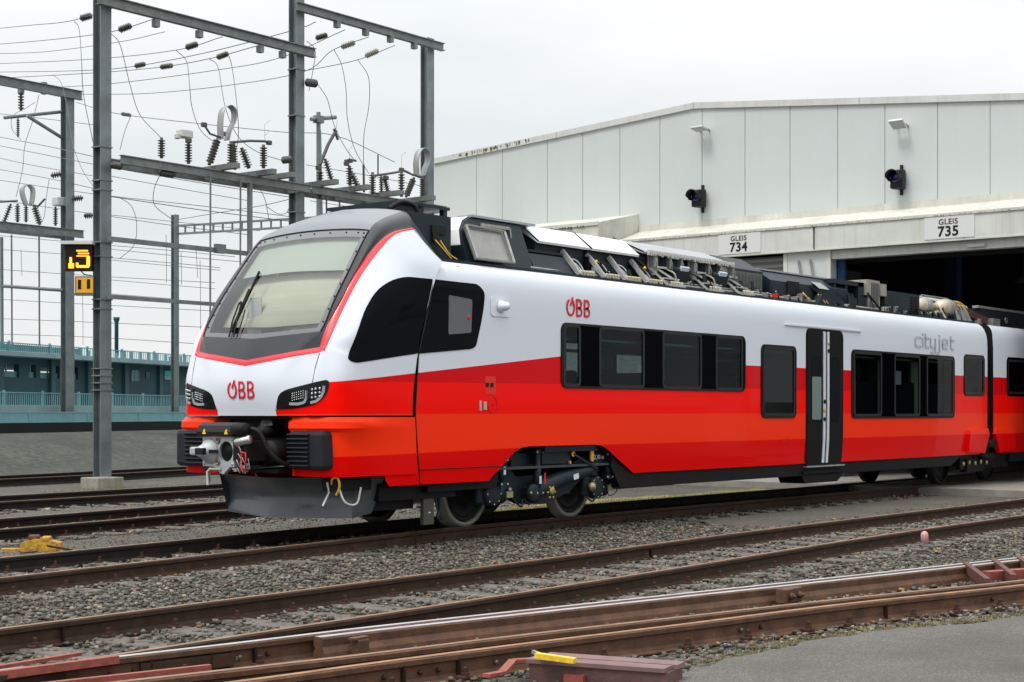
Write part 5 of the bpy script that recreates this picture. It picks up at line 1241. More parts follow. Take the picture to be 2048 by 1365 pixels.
for x, y in ((28.75, -.75), (29.35, -.97)):
    b = MB(); b.lathe((x, YC+y, 3.52), (1, 0, 0), [(-.10, .001), (-.09, .06), (-.06, .115), (0, .15), (.08, .168), (.14, .172), (.5, .172)], 24); tk = b.build('air_tank', M_tank, car)
    b = MB(); b.lathe((x+.14, YC+y, 3.52), (1, 0, 0), [(0, .177), (.03, .182), (.05, .177), (.16, .178), (.18, .186), (.2, .177), (.3, .178)], 24); b.build('tank_band', M_galv, tk)
b = MB(); b.tube(catmull([(29.35, YC-.97, 3.52), (29.25, YC-1.0, 3.55), (29.25, YC-1.05, 3.42), (29.3, YC-1.1, 3.30)]), .028, 8); b.build('tank_pipe', M_cream, car)
b = MB(); b.tube([(29.2, YC-.3, 3.80), (30.7, YC-.3, 3.80), (31.1, YC-.4, 3.66)], .02, 6); b.tube([(29.3, YC-.6, 3.78), (30.6, YC-.6, 3.78), (31.0, YC-.7, 3.62)], .016, 6)
for k in range(9): b.tube([(29.8+k*.13, YC-.3, 3.80), (29.84+k*.13, YC-.9, 3.62), (29.86+k*.13, YC-.95, 3.5)], .01, 5)
b.build('pipe_rack', M_galv, car)
for k, x in enumerate((30.35, 30.55, 30.7)):
    b = MB(); b.tube(catmull([(x-.2, YC-.75, 3.72), (x, YC-.82, 3.70), (x+.15, YC-.9, 3.60), (x+.18, YC-.95, 3.48)]), .013, 6); b.build('cable', M_yel, car)
for x in (29.75, 30.05, 30.3):
    b = MB(); b.prism([(x, 3.28), (x-.12, 3.50), (x-.04, 3.50), (x+.22, 3.28)], 'y', YC-1.16, YC-1.05); b.build('valve_block', M_alu, car)
b = MB(); b.bar((30.6, YC-.8, 3.58), (31.4, YC-1.1, 3.34), .10, .14); b.build('roof_hose', mat('dark maroon sleeve', (.06, .008, .012), .7), car)
b = MB(); b.box((29.9, YC-.9, 3.27), (30.6, YC+.9, 3.45)); b.build('box_wall', M_anth2, car)
b = MB(); b.tube([(15.9, YC-1.10, 3.315), (22.9, YC-1.10, 3.315), (26.3, YC-1.11, 3.31)], .022, 6); b.tube([(16.9, YC-1.06, 3.36), (22.4, YC-1.06, 3.36)], .014, 6); b.build('conduit', M_galv, car)
rc = random.Random(12)
for nm, m__, cnt in (('roof_fittings', M_galv, 46), ('roof_cables', M_rub, 30), ('roof_brackets', M_anth, 34), ('roof_terminals', M_cream, 14)):
    b = MB()
    for k in range(cnt):
        x = rc.uniform(16.8, 30.3); y = YC-rc.uniform(1.00, 1.15); z = 3.28
        if nm == 'roof_cables':
            h = rc.uniform(.10, .28); b.tube(catmull([(x, y+.12, z+h), (x+.04, y, z+h*.8), (x+.10, y-.02, z+h*.3), (x+.14, y, z)]), .009, 5)
        elif nm == 'roof_brackets':
            h = rc.uniform(.08, .26); b.prism([(x, z), (x-.03, z+h), (x+.03, z+h), (x+rc.uniform(.08, .22), z)], 'y', y, y+.015)
        else:
            w__ = rc.uniform(.02, .07); h = rc.uniform(.03, .15); b.box((x, y, z), (x+w__, y+.04, z+h)); b.lathe((x+w__+.03, y, z), (0, 0, 1), [(0, .012), (h*.8, .012), (h*.82, .02), (h, .02)], 6)
    b.build(nm, m__, car, kind='stuff')
# roof of the second car
MB().box((31.4, YC-.95, 3.27), (36, YC+.95, 3.62)).build('equipment_box', M_anth, car2)
MB().box((31.3, YC-.98, 3.62), (36, YC-.85, 3.67)).build('cover_edge', M_galv, car2)
MB().box((31.8, YC-1.1, 3.27), (32.2, YC-.98, 3.42)).build('roof_box', M_alu, car2)
MB().box((31.1, YC-1.08, 3.27), (31.3, YC-.98, 3.38)).build('roof_box', M_alu, car2)
b = MB(); b.tube([Vector((32.8+.06*math.cos(a), YC-1.0, 3.42+.06*math.sin(a))) for a in np.linspace(0, 6.28, 13)], .012, 6); b.build('lifting_ring', M_galv, car2)
# ------------------------------------------------------------------ depot hall
XH = 32.0; XW = 33.0
hall = empty('depot_hall', (XH, 20, 0), 'large pale grey metal clad depot hall with shallow gable and canopy over its doors', 'hall')
M_wall = mat('pale sandwich panel', (.53, .565, .555), .5, var=.03, vscale=.6, streak=.10, scol=(.40, .42, .37))
M_trim = mat('stained white trim', (.55, .565, .53), .6, var=.10, vscale=1.2, streak=.35, scol=(.28, .27, .16))
M_can = mat('mossy canopy sheet', (.55, .55, .49), .65, var=.16, vscale=1.5, streak=.30, scol=(.30, .27, .15))
M_moss = mat('green moss', (.16, .155, .08), .95, var=.4, vscale=20)
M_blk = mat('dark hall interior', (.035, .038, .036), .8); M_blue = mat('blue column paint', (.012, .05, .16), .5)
M_shut = mat('roller shutter', (.22, .225, .215), .5, .3)
def roofz(y): return 9.134-(9.134-8.312)*(20.345-y)/(20.345-12.082)*1.0 if y < 20.345 else 9.134-(y-20.345)*(9.134-8.616)/(28.922-20.345)
YE = 28.95
# upper wall in panels 1.22 m wide
edges = [12.83-1.2*k for k in range(18, 0, -1)]+[12.83, 14.03, 15.29, 16.47, 17.71, 18.93, 20.14, 21.38, 22.60, 23.78, 24.94, 26.48+.0, 27.4, YE]
edges = [e for e in edges if e > -8]
for a, c in zip(edges[:-1], edges[1:]):
    if a >= c: continue
    ys = [a+.008]+([20.345] if a < 20.345 < c else [])+[c-.008]
    top = [(y, roofz(y)-.14) for y in ys]
    MB().prism([(a+.008, 5.9)]+top+[(c-.008, 5.9)], 'x', XW, XW+.10).build('wall_panel', M_wall, hall)
b = MB(); b.prism([(-8, 5.9), (-8, roofz(-8)-.12), (20.345, 9.134-.12), (YE-.02, roofz(YE)-.12), (YE-.02, 5.9)], 'x', XW+.03, XW+.12); b.build('wall_joint', mat('panel joint grey', (.44, .475, .465), .8), hall)
b = MB(); b.prism([(-8, roofz(-8)-.15), (-8, roofz(-8)), (20.345, 9.134), (YE+.03, roofz(YE)), (YE+.03, roofz(YE)-.15), (20.345, 9.134-.15)], 'x', XW-.06, XW+.05); b.build('roof_trim', M_trim, hall)
b = MB(); b.add([(XW, -8, roofz(-8)-.02), (XW, 20.345, 9.11), (XW, YE, roofz(YE)-.02), (90, YE, roofz(YE)-.02), (90, 20.345, 9.11), (90, -8, roofz(-8)-.02)], [(0, 1, 4, 5), (1, 2, 3, 4)]); b.build('roof', M_trim, hall)
for y in (24.6, 20.36, 15.9, 27.3):
    MB().box((XW-.075, y-.012, roofz(y)-.155), (XW-.06, y+.012, roofz(y)-.0)).build('trim_joint', mat('panel joint grey', (.3, .31, .3)), hall)
rm_ = random.Random(2); b = MB()
for k in range(60):
    y = rm_.triangular(25.2, 28.4, 26.8); h = .03+.08*rm_.random(); z = roofz(y)-.01-rm_.random()*.05
    b.box((XW-.066, y, z-h), (XW-.058, y+.012+.025*rm_.random(), z))
b.build('moss_streaks', M_moss, hall, kind='stuff')
# side wall, far left corner, back
MB().box((XW+.1, YE-.1, -.1), (90, YE, roofz(YE)-.3)).build('side_wall', M_wall, hall)
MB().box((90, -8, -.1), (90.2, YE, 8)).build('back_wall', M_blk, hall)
# canopy: sloping sheet from the wall out to the fascia
Z1c, Z0c, ZF = 6.05, 5.73, 5.16
b = MB(); b.prism([(XW, Z1c), (XW, Z1c-.03), (XH-.02, Z0c-.03), (XH-.02, Z0c)], 'y', -8, 22.0); b.prism([(XW-.03, 6.20), (XW-.03, 6.02), (XW+.01, 6.02), (XW+.01, 6.20)], 'y', -8, 22.0); b.build('canopy_sheet', M_can, hall)
for a, c in ((-8, 4), (4, 13), (13.0, 16.55), (16.58, 22.0)):
    MB().box((XH, a+.01, ZF), (XH+.10, c-.01, Z0c-.04)).build('fascia_panel', M_trim, hall)
b = MB(); b.box((XH-.02, -8, ZF-.03), (XH+.12, 22.0, ZF+.0)); b.box((XH-.03, -8, Z0c-.05), (XH+.0, 22.0, Z0c+.01)); b.build('fascia_edge', M_can, hall)
b = MB()
for k in range(230):
    y = rm_.uniform(11.5, 22); b.box((XH-.034, y, Z0c-.03-.03*rm_.random()**3), (XH-.029, y+.012, Z0c-.022))
b.build('moss_streaks', M_moss, hall, kind='stuff')
# taller porch left of the doors
b = MB(); b.prism([(XW, 6.50), (31.2, 6.12), (31.2, 5.2), (XW, 5.2)], 'y', 22.02, 29.3); b.build('porch', M_can, hall)
b = MB(); b.box((31.15, 22.0, 5.74), (31.2, 29.3, 5.80)); b.box((31.17, 22.0, 6.05), (31.2, 29.3, 6.14)); b.build('porch_trim', M_trim, hall)
b = MB()
for k in range(90): y = rm_.uniform(22.4, 27); b.box((31.16, y, 6.05-.05*rm_.random()), (31.168, y+.03, 6.07))
b.build('moss_streaks', M_moss, hall, kind='stuff')
# ground floor wall, pillars, shutter, dark interior
MB().box((XH+.2, 22.0, -.1), (XH+.4, 28.95, 5.2)).build('lower_wall', M_wall, hall)
for y0, y1 in ((16.25, 17.35), (10.4, 11.3), (4.6, 5.5), (21.4, 22.02)):
    pil = MB().box((XH+.12, y0, -.1), (XH+.5, y1, ZF-.03)).build('pillar', M_wall, hall)
    MB().box((XH+.10, y0-.05, -.1), (XH+.14, y0+.05, ZF-.03)).box((XH+.10, y1-.05, -.1), (XH+.14, y1+.05, ZF-.03)).build('guide_rail', M_trim, pil)
for y in (16.7, 17.0):
    b = MB(); b.bar((XH+.08, y, 4.95), (XH+.02, y-.12, 4.45), .03, .05); b.build('door_bracket', M_galv, hall)
b = MB()
for k in range(34): z = .0+k*.15; b.prism([(XH+.30, z), (XH+.27, z+.03), (XH+.27, z+.10), (XH+.30, z+.15)], 'y', 17.4, 21.4)
b.build('roller_shutter', M_shut, hall)
b = MB(); b.box((XH+.16, 11.3, 4.93), (XH+.42, 16.25, ZF-.03)); b.box((XH+.10, 12.6, 4.98), (XH+.16, 13.0, 5.05)); b.build('raised_shutter', M_trim, hall)
b = MB(); b.box((XH+.16, -8, 4.93), (XH+.42, 10.4, ZF-.03)); b.build('raised_shutter', M_trim, hall)
MB().box((XH+.5, 16.05, -.1), (XH+.6, 16.22, 4.93)).build('door_guide', M_blue, hall)
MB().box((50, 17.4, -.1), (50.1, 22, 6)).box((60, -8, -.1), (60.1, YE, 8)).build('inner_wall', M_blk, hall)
for x, y in ((42, 17.3), (52, 17.3), (42, 10.9), (56, 17.3)):
    MB().box((x, y, 0), (x+.4, y+.35, 7.5)).build('column', M_blue, hall)
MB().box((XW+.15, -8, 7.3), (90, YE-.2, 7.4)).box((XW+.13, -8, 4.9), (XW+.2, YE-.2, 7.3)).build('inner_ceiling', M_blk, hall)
b = MB(); b.lathe((36, 13.2, 4.75), (0, 0, -1), [(0, .02), (.1, .06), (.2, .18), (.28, .2)], 14); b.tube([(36, 13.2, 4.75), (36, 13.2, 7.6)], .01, 5); b.build('ceiling_lamp', M_blk, hall)
# number boards
M_board = mat('sign board', (.62, .63, .62), .5); M_ink = mat('black sign lettering', (.012, .012, .014), .6)
for y0, y1, num, lab in ((17.93, 19.07, '734', 'white board reading GLEIS 734 over the closed roller shutter'), (12.78, 13.90, '735', 'white board reading GLEIS 735 over the open door the train stands in')):
    e = empty('track_sign', (XH-.02, (y0+y1)/2, ZF+.02), lab, 'sign', 'track number boards on the hall canopy')
    MB().box((XH-.018, y0, ZF+.03), (XH-.004, y1, Z0c-.06)).build('board', M_board, e)
    yc = (y0+y1)/2+.02
    text_mb('GLEIS', .165, ((XH-.018, yc, ZF+.385), (0, -1, 0), (0, 0, 1), (-1, 0, 0)), .004, .003, 1.1).build('lettering', M_ink, e, fixn=False)
    text_mb(num, .30, ((XH-.018, yc, ZF+.175), (0, -1, 0), (0, 0, 1), (-1, 0, 0)), .004, .009, 1.08).build('lettering', M_ink, e, fixn=False)
# floodlights and signals on the wall
M_lampb = mat('lamp housing', (.55, .56, .55), .4, .3)
for y, z, t, lab in ((20.05, 8.42, 8, 'flat floodlight fixed edge-on high on the hall wall above the left blue signal'), (14.85, 7.93, 28, 'flat square floodlight tilted down, above the right blue signal near door 735')):
    e = empty('floodlight', (XW, y, z-.1), lab, 'wall lamp', 'floodlights on the hall wall')
    rt = Matrix.Rotation(R(t), 3, 'Y')
    MB().box((XW-.44, y-.17, z-.025), (XW-.14, y+.17, z+.025), rot=rt, bev=.012).build('lamp_housing', M_lampb, e)
    MB().box((XW-.42, y-.145, z-.038), (XW-.17, y+.145, z-.027), rot=rt).build('lamp_glass', mat('frosted lamp glass', (.45, .46, .45), .3), e)
    MB().bar((XW-.16, y-.12, z), (XW-.0, y-.12, z-.02), .03, .05).bar((XW-.16, y+.12, z), (XW-.0, y+.12, z-.02), .03, .05).build('bracket', M_galv, e)
M_sig = mat('black signal casing', (.012, .012, .014), .5); M_lens = mat('dark blue lens', (.003, .006, .10), .12)
for y, z, lab in ((20.1, 6.72, 'black hooded blue signal lamp on the hall wall, left of the two'), (14.87, 6.70, 'black hooded blue signal lamp on the hall wall above door 735, right of the two')):
    e = empty('signal_lamp', (XW, y, z-.3), lab, 'signal', 'blue signal lamps on the hall wall')
    MB().box((XW-.06, y-.03, z-.34), (XW-.01, y+.03, z+.34)).box((XW-.12, y-.10, z-.22), (XW-.04, y+.10, z+.22), bev=.01).box((XW-.34, y-.15, z-.22), (XW-.12, y+.15, z+.20), bev=.03).build('casing', M_sig, e)
    b = MB(); A = [R(a) for a in range(-40, 221, 20)]; V = []
    for a in A:
        for x, r in ((XW-.34, .15), (XW-.60, .155), (XW-.60, .145), (XW-.34, .14)): V.append((x+(.10 if math.sin(a) < 0 and x < XW-.5 else 0), y+r*math.cos(a), z+.03+r*math.sin(a)))
    b.add(V, [(i*4+k, i*4+(k+1) % 4, (i+1)*4+(k+1) % 4, (i+1)*4+k) for i in range(len(A)-1) for k in range(4)], 0, True); b.build('hood', M_sig, e)
    MB().lathe((XW-.345, y, z+.03), (-1, 0, 0), [(0, .12), (.02, .115), (.04, .07), (.045, .005)], 20).build('lens', M_lens, e)
# ------------------------------------------------------------------ overhead line gantries
M_gsteel = mat('galvanised mast steel', (.17, .20, .21), .5, .3, var=.28, vscale=2.2, streak=.25, scol=(.07, .08, .085))
M_gbeam = mat('galvanised beam steel', (.17, .19, .185), .55, .3, var=.25, vscale=5)
M_ins = mat('dark glazed insulator', (.07, .068, .055), .35); M_insp = mat('pale insulator', (.30, .29, .23), .4)
M_wire = mat('weathered wire', (.09, .10, .10), .5, .4); M_strap = mat('pale conductor strap', (.34, .35, .34), .45, .3)
def hbeam(p, w_, h_, z0, z1, m, name, parent, ang=0):    # upright wide-flange post, flanges facing the tracks
    b = MB(); t = .022; sec = [(-w_/2, -h_/2), (w_/2, -h_/2), (w_/2, -h_/2+t), (t/2, -h_/2+t), (t/2, h_/2-t), (w_/2, h_/2-t), (w_/2, h_/2), (-w_/2, h_/2), (-w_/2, h_/2-t), (-t/2, h_/2-t), (-t/2, -h_/2+t), (-w_/2, -h_/2+t)]
    c, s_ = math.cos(ang), math.sin(ang)
    b.prism([(p[0]+x*c-y*s_, p[1]+x*s_+y*c) for x, y in sec], 'z', z0, z1)
    return b.build(name, m, parent)
def ibeam(a, c, w_, h_, m, name, parent):
    b = MB(); t = .02; sec = [(-w_/2, 0), (w_/2, 0), (w_/2, t), (t/2, t), (t/2, h_-t), (w_/2, h_-t), (w_/2, h_), (-w_/2, h_), (-w_/2, h_-t), (-t/2, h_-t), (-t/2, t), (-w_/2, t)]
    b.sweep([a, c], sec); return b.build(name, m, parent)
def insulator(a, c, r, n, parent, m=None, name='insulator', core=.4):
    a = Vector(a); c = Vector(c); L = (c-a).length; pr = [(0, r*.45), (L*.06, r*.45)]
    for k in range(n):
        h = L*(.08+.84*k/n); d = L*.84/n; pr += [(h, r*core), (h+d*.35, r), (h+d*.5, r), (h+d*.62, r*core)]
    pr += [(L*.94, r*core), (L, r*.45)]
    b = MB(); b.lathe(a, c-a, pr, 12); return b.build(name, m or M_ins, parent)
YG = 27.0; MX = (20.2, 25.8, 30.5)
gan = empty('overhead_line_gantry', (MX[0], YG, -.16), 'large grey steel gantry, three tall masts with insulators and loops on its lower beam', 'gantry')
ft = MB(); ft.box((MX[0]-.33, YG-.30, -.25), (MX[0]+.33, YG+.30, .08), bev=.02)
ft.build('concrete_footing', mat('mossy concrete', (.26, .25, .20), .9, var=.3, vscale=5, bump=.4, bscale=25, streak=.5, scol=(.13, .13, .03)), gan)
for x, top, w_ in zip(MX, (13.5, 13.5, 11.25), (.27, .265, .255)):
    ms_ = hbeam((x, YG), w_, w_, -.2 if x > 21 else .10, top, M_gsteel, 'mast', gan, ang=R(0))
    b = MB()
    for z in ((1.9, 2.05, 2.2, 2.35, 3.6, 3.8, 4.7, 5.0, 6.1, 6.3, 7.0) if x < 21 else (5.0, 6.2, 8.5, 9.6) if x < 27 else (6.5,)): b.box((x-w_/2-.02, YG-w_/2-.02, z), (x+w_/2+.02, YG+w_/2+.02, z+.025))
    b.build('mast_clamp', M_gbeam, ms_)
# top beams
ibeam((MX[0]-.3, YG-.25, 9.93), (MX[1]+.35, YG-.25, 9.93), .14, .22, M_gbeam, 'top_beam', gan)
ibeam((MX[1]-.25, YG-.25, 10.95), (MX[2]+.35, YG-.25, 10.95), .14, .20, M_gbeam, 'top_beam', gan)
for x in (21.4, 22.6, 24.4, 25.1): MB().box((x-.05, YG-.32, 9.74), (x+.07, YG-.18, 9.90)).build('wire_hanger', M_gbeam, gan)
for x in (26.9, 27.9, 28.8, 29.7): MB().box((x-.05, YG-.32, 10.80), (x+.07, YG-.18, 10.95)).build('wire_hanger', M_gbeam, gan)
# lower double beams, cross stubs
for x0, x1 in ((MX[0]+.2, MX[1]+.1), (MX[1]+.15, MX[2]+.3)):
    for dy in (-.36, .22): ibeam((x0, YG+dy, 6.66), (x1, YG+dy, 6.66), .10, .19, M_gbeam, 'lower_beam', gan)
    b = MB(); n = 5
    for k in range(n): x = x0+.2+(x1-x0-.4)*k/(n-1); b.box((x-.04, YG-.36, 6.66), (x+.04, YG+.24, 6.80))
    b.build('cross_ties', M_gbeam, gan, kind='stuff')
for x in (23.2, 24.3, 24.9, 26.3, 27.4, 28.6, 29.8):
    b = MB(); b.box((x-.07, YG-.85, 6.87), (x+.07, YG+.6, 6.99)); b.build('cross_stub', M_gbeam, gan)
def G(u, v, dy=0): return onY(u, v, YG+dy)
for i, (a, c, r, n, d) in enumerate([((323, 317), (323, 276), .085, 7, 0), ((377, 328), (377, 284), .085, 7, -.1), ((418, 330), (436, 276), .09, 8, -.1), ((462, 338), (462, 283), .09, 9, -.5), ((470, 340), (468, 286), .08, 9, .2), ((498, 337), (483, 296), .10, 7, -.3), ((527, 337), (527, 290), .09, 8, -.6),
        ((640, 398), (640, 338), .09, 9, 0), ((663, 360), (650, 318), .085, 7, -.3), ((700, 372), (699, 332), .095, 7, -.3), ((716, 375), (702, 345), .09, 5, -.4), ((745, 390), (745, 345), .09, 8, 0), ((763, 388), (762, 350), .07, 7, .2), ((776, 386), (768, 352), .09, 7, -.2), ((803, 394), (803, 343), .09, 8, -.5), ((812, 394), (828, 356), .085, 7, -.2), ((845, 396), (845, 354), .085, 8, -.1)]):
    insulator(G(*a, d), G(*c, d), r, n, gan)
for a, c, r in (((565, 321), (582, 319), .09), ((612, 165), (634, 168), .10)):
    insulator(G(*a, -.2), G(*c, -.2), r, 5, gan)
for a, c in (((222, 330), (244, 334)), ((318, 346), (350, 350))): insulator(G(*a, -.3), G(*c, -.3), .08, 6, gan)
def loop(pts, dy, parent, wd=.12, m=None):
    P = catmull([onY(u, v, YG+dy) for u, v in pts], 5); b = MB(); vs = []
    for p in P: vs += [p+Vector((0, -wd/2, 0)), p+Vector((0, wd/2, 0)), p+Vector((.012, wd/2, .012)), p+Vector((.012, -wd/2, .012))]
    b.add(vs, [(i*4+k, i*4+(k+1) % 4, (i+1)*4+(k+1) % 4, (i+1)*4+k) for i in range(len(P)-1) for k in range(4)], 0, True); return b.build('loop_conductor', m or M_strap, parent)
loop([(441, 280), (440, 250), (444, 222), (456, 212), (467, 222), (467, 242), (458, 262), (453, 282)], -.3, gan, .20)
loop([(833, 352), (832, 325), (836, 305), (845, 297), (854, 305), (855, 322), (849, 338), (845, 352)], -.3, gan, .20)
b = MB(); c = G(370, 272, -.1); b.box(c-Vector((.16, .12, .05)), c+Vector((.14, .12, .12)), bev=.02); b.box(c-Vector((.26, .06, .10)), c+Vector((-.16, .06, .02)), bev=.02); b.build('switch_box', mat('pale switch box', (.55, .56, .54), .4), gan)
for P, r in (([(462, 285), (500, 282), (530, 283), (538, 286)], .03), ([(408, 250), (420, 268), (440, 275)], .025), ([(640, 330), (656, 290), (672, 262)], .045), ([(668, 258), (676, 280)], .035), ([(745, 352), (775, 348), (810, 342), (825, 350), (845, 355)], .03), ([(690, 322), (700, 320), (712, 322)], .03), ([(727, 330), (728, 385)], .03), ([(756, 310), (756, 350)], .02), ([(800, 340), (840, 356)], .02)):
    b = MB(); b.tube([G(u, v, -.3) for u, v in P], r, 6); b.build('contact_arm', M_ins if r > .02 else M_wire, gan)
for u, v in ((377, 282), (398 + 10, 250), (538, 286), (700, 322), (693, 328), (803, 340), (772, 356), (445, 268), (637, 336)):
    b = MB(); c = G(u, v, -.3); b.box(c-Vector((.06, .05, .05)), c+Vector((.06, .05, .05)), bev=.015); b.build('terminal', M_ins, gan)
for P in ([(530, 282), (529, 250), (540, 240)], [(529, 272), (540, 262)], [(803, 338), (803, 312), (812, 304)], [(672, 260), (675, 240)], [(700, 320), (698, 300), (706, 290)]):
    b = MB(); b.tube([G(u, v, -.3) for u, v in P], .006, 5); b.build('spike', M_strap, gan)
# posts and rods under the lower beam, horizontal struts
b = MB(); b.box((24.0-.045, YG-.4, -.17), (24.0+.045, YG-.31, 6.66)); b.build('inner_post', M_gbeam, gan)
for u, v0, v1, d in ((421, 345, 640, -.45), (481, 358, 600, -.45), (653, 392, 520, .2), (679, 395, 520, 0)):
    a = G(u, v0, d); b = MB(); b.tube([a, Vector((a.x-.02, a.y, -.1))], .022, 6); b.build('drive_rod', M_gbeam, gan)
for (u0, v0), (u1, v1), h in (((218, 478), (500, 506), .10), ((218, 594), (430, 607), .08)):
    a, c = G(u0, v0, -.3), G(u1, v1, -.3); b = MB(); b.bar(a, Vector((c.x+4, c.y, a.z)), .08, h); b.build('strut', M_gbeam, gan)
for u, v in ((440, 498),):
    c = G(u, v, -.35); b = MB(); b.box(c-Vector((.13, .06, .10)), c+Vector((.13, .06, .10))); b.build('strut_clamp', M_gbeam, gan)
# small cross pole behind
xp = empty('line_pole', (27.2, 31, -.16), 'slender grey pole with a short cross arm behind the gantry, right of its middle mast', 'pole')
p0 = onY(637, 225, 31)
b = MB(); b.tube([(p0.x, 31, -.16), (p0.x, 31, p0.z)], .065, 8); b.tube([(p0.x+.30, 31, -.16), (p0.x+.04, 31, p0.z-.5)], .05, 8); b.build('shaft', M_gsteel, xp)
b = MB(); b.tube([onY(622, 239, 31), onY(671, 235, 31)], .06, 8); b.box(p0-Vector((.12, .1, .30)), p0+Vector((.12, .1, -.10))); b.build('cross_arm', M_gbeam, xp)

# ------------------------------------------------------------------ ground rising to the street: wall, fences, deck building
P0 = Vector((25.5, 38.7)); DB = Vector((9.7, 3.8)).normalized(); NB = Vector((-DB.y, DB.x))
def onB(u, v, off=0):
    dx, dy = ((u-1024)/3100*SN+CS), (-(u-1024)/3100*CS+SN); q = P0+NB*off
    zf = (q.dot(NB))/(dx*NB.x+dy*NB.y)
    return Vector((dx*zf, dy*zf, HC+(826-v)*zf/3100))
def bpt(s_, off, z): q = P0+DB*s_+NB*off; return Vector((q.x, q.y, z))
def bslab(b, s0, s1, o0, o1, z0, z1, mi=0):
    P = [bpt(s0, o0, z0), bpt(s1, o0, z0), bpt(s1, o1, z0), bpt(s0, o1, z0)]; Q = [Vector((p.x, p.y, z1)) for p in P]
    return b.add(P+Q, [(3, 2, 1, 0), (4, 5, 6, 7), (0, 1, 5, 4), (1, 2, 6, 5), (2, 3, 7, 6), (3, 0, 4, 7)], mi)
zb = lambda v, off=0: onB(60, v, off).z
M_teal = mat('dark teal facade', (.008, .055, .068), .6, var=.4, vscale=.8); M_tealr = mat('teal grey railing', (.15, .34, .37), .5); M_tealp = mat('pale teal panel', (.17, .38, .41), .5, var=.2, vscale=1)
M_slab = mat('pale teal concrete', (.24, .34, .36), .8, var=.15, vscale=1); M_blackw = mat('black wall', (.005, .006, .007), .7, var=.3)
zW0, zW1 = zb(866), zb(846)
bk = MB(); N = 60; NJ = 16; rows = []
for j in range(NJ+1):
    t = j/NJ
    for i in range(N):
        x = -12+i*(92/(N-1)); y0 = float(np.interp(x, [-12, 6, 20, 26.5, 40, 60, 90], [28, 29.8, 31.3, 32.7, 35.1, 37.2, 39])); y1 = 38.75+(x-25.5)*.392
        y1 = max(y1, y0+.5); y = y0+(y1-y0)*t
        z = -.168+(zW0+.168)*(t*t*(3-2*t))+.05*math.sin(x*1.7+j*.9)*math.sin(y*1.3+x*.4)*math.sin(t*3.14)
        rows.append((x, y, z))
bk.add(rows, [(j*N+i, (j+1)*N+i, (j+1)*N+i+1, j*N+i+1) for j in range(NJ) for i in range(N-1)], smooth=True)
bk.build('hill', M_sand, kind='structure', origin=(0, 0, 0))
b = MB(); bslab(b, -20, 70, 0, .3, -.2, zW1); b.build('retaining_wall', M_blackw, label='low black retaining wall at the top of the sandy bank', cat='wall')
def railing(name, label, off, z0, z1, step, wbar, s0=-14, s1=26, mrail=M_tealr, post=2.4, cat='fence', parent=None, panel=None):
    e = parent or empty(name, bpt(0, off, z0), label, cat)
    b = MB()
    for z in (z0+.02, z1): 
        bslab(b, s0, s1, off-.02, off+.02, z-.03, z)
    b.build('rails', mrail, e, kind='stuff')
    b = MB(); s_ = s0
    while s_ < s1: bslab(b, s_, s_+wbar, off-.008, off+.008, z0, z1-.03); s_ += step
    b.build('bars', mrail, e, kind='stuff')
    b = MB(); s_ = s0
    while s_ < s1: bslab(b, s_, s_+.07, off-.03, off+.03, z0-.05, z1+.05); s_ += post
    b.build('posts', mrail, e, kind='stuff')
    return e
railing('fence', 'lower pale teal slatted fence standing on the black retaining wall', .15, zW1, zb(824, .15), .09, .05, post=3.1)
b = MB(); bslab(b, -20, 70, 1.2, 1.5, zW1-.3, zb(812, 1.3)); b.build('parapet', M_slab, label='pale teal parapet strip between the lower fence and the railing above', cat='parapet')
railing('railing', 'middle teal railing with thin upright bars below the dark building front', 1.35, zb(812, 1.35), zb(785, 1.35), .11, .022, post=2.0, cat='railing')
bd = empty('deck_building', bpt(0, 3, 0), 'long dark teal building with an upper deck railing behind the yard, far left', 'building')
zs0, zs1, zt = onB(60, 717, 3).z, onB(60, 709, 3).z, onB(60, 691, 3).z
b = MB(); bslab(b, -20, 60, 2.2, 12, zs0, zs1); b.build('deck_slab', M_slab, bd)
b = MB(); bslab(b, -20, 60, 1.5, 3.2, zW1, zW1+.2); bslab(b, -20, 60, 1.5, 12, zb(812, 2)-.3, zb(812, 2)-.1); b.build('lower_floor', M_slab, bd)
# facade: dark wall with open bays left of the middle
s_of = lambda u: (Vector((onB(u, 700, 3).x, onB(u, 700, 3).y))-P0).dot(DB)
bays = [(-12, s_of(-6)), (s_of(-4), s_of(38)), (s_of(58), s_of(72)), (s_of(81), s_of(119)), (s_of(142), s_of(156))]
zwa, zwb = onB(60, 756, 3).z, onB(60, 730, 3).z
b = MB(); cur = -20
for a, c in bays:
    bslab(b, cur, a, 3, 3.2, -.2, zs0); bslab(b, a, c, 3, 3.2, -.2, zwa); bslab(b, a, c, 3, 3.2, zwb, zs0); cur = c
bslab(b, cur, 60, 3, 3.2, -.2, zs0); b.build('facade', M_teal, bd)
rb = random.Random(8)
for k in range(12):
    s_ = -13+k*2.4+rb.random(); b = MB(); bslab(b, s_, s_+.25, 2.9, 3.0, zW1, zs0); b.build('column', mat('teal column', (.03, .085, .10), .6), bd)
for a, c in bays[1:]:
    b = MB(); bslab(b, a, c, 3.08, 3.12, zwa, zwa+.03); bslab(b, (a+c)/2-.02, (a+c)/2+.02, 3.08, 3.12, zwa, zwb); bslab(b, a, c, 3.09, 3.11, zwa, zwa+(zwb-zwa)*.45); b.build('bay_frame', M_tealr, bd)
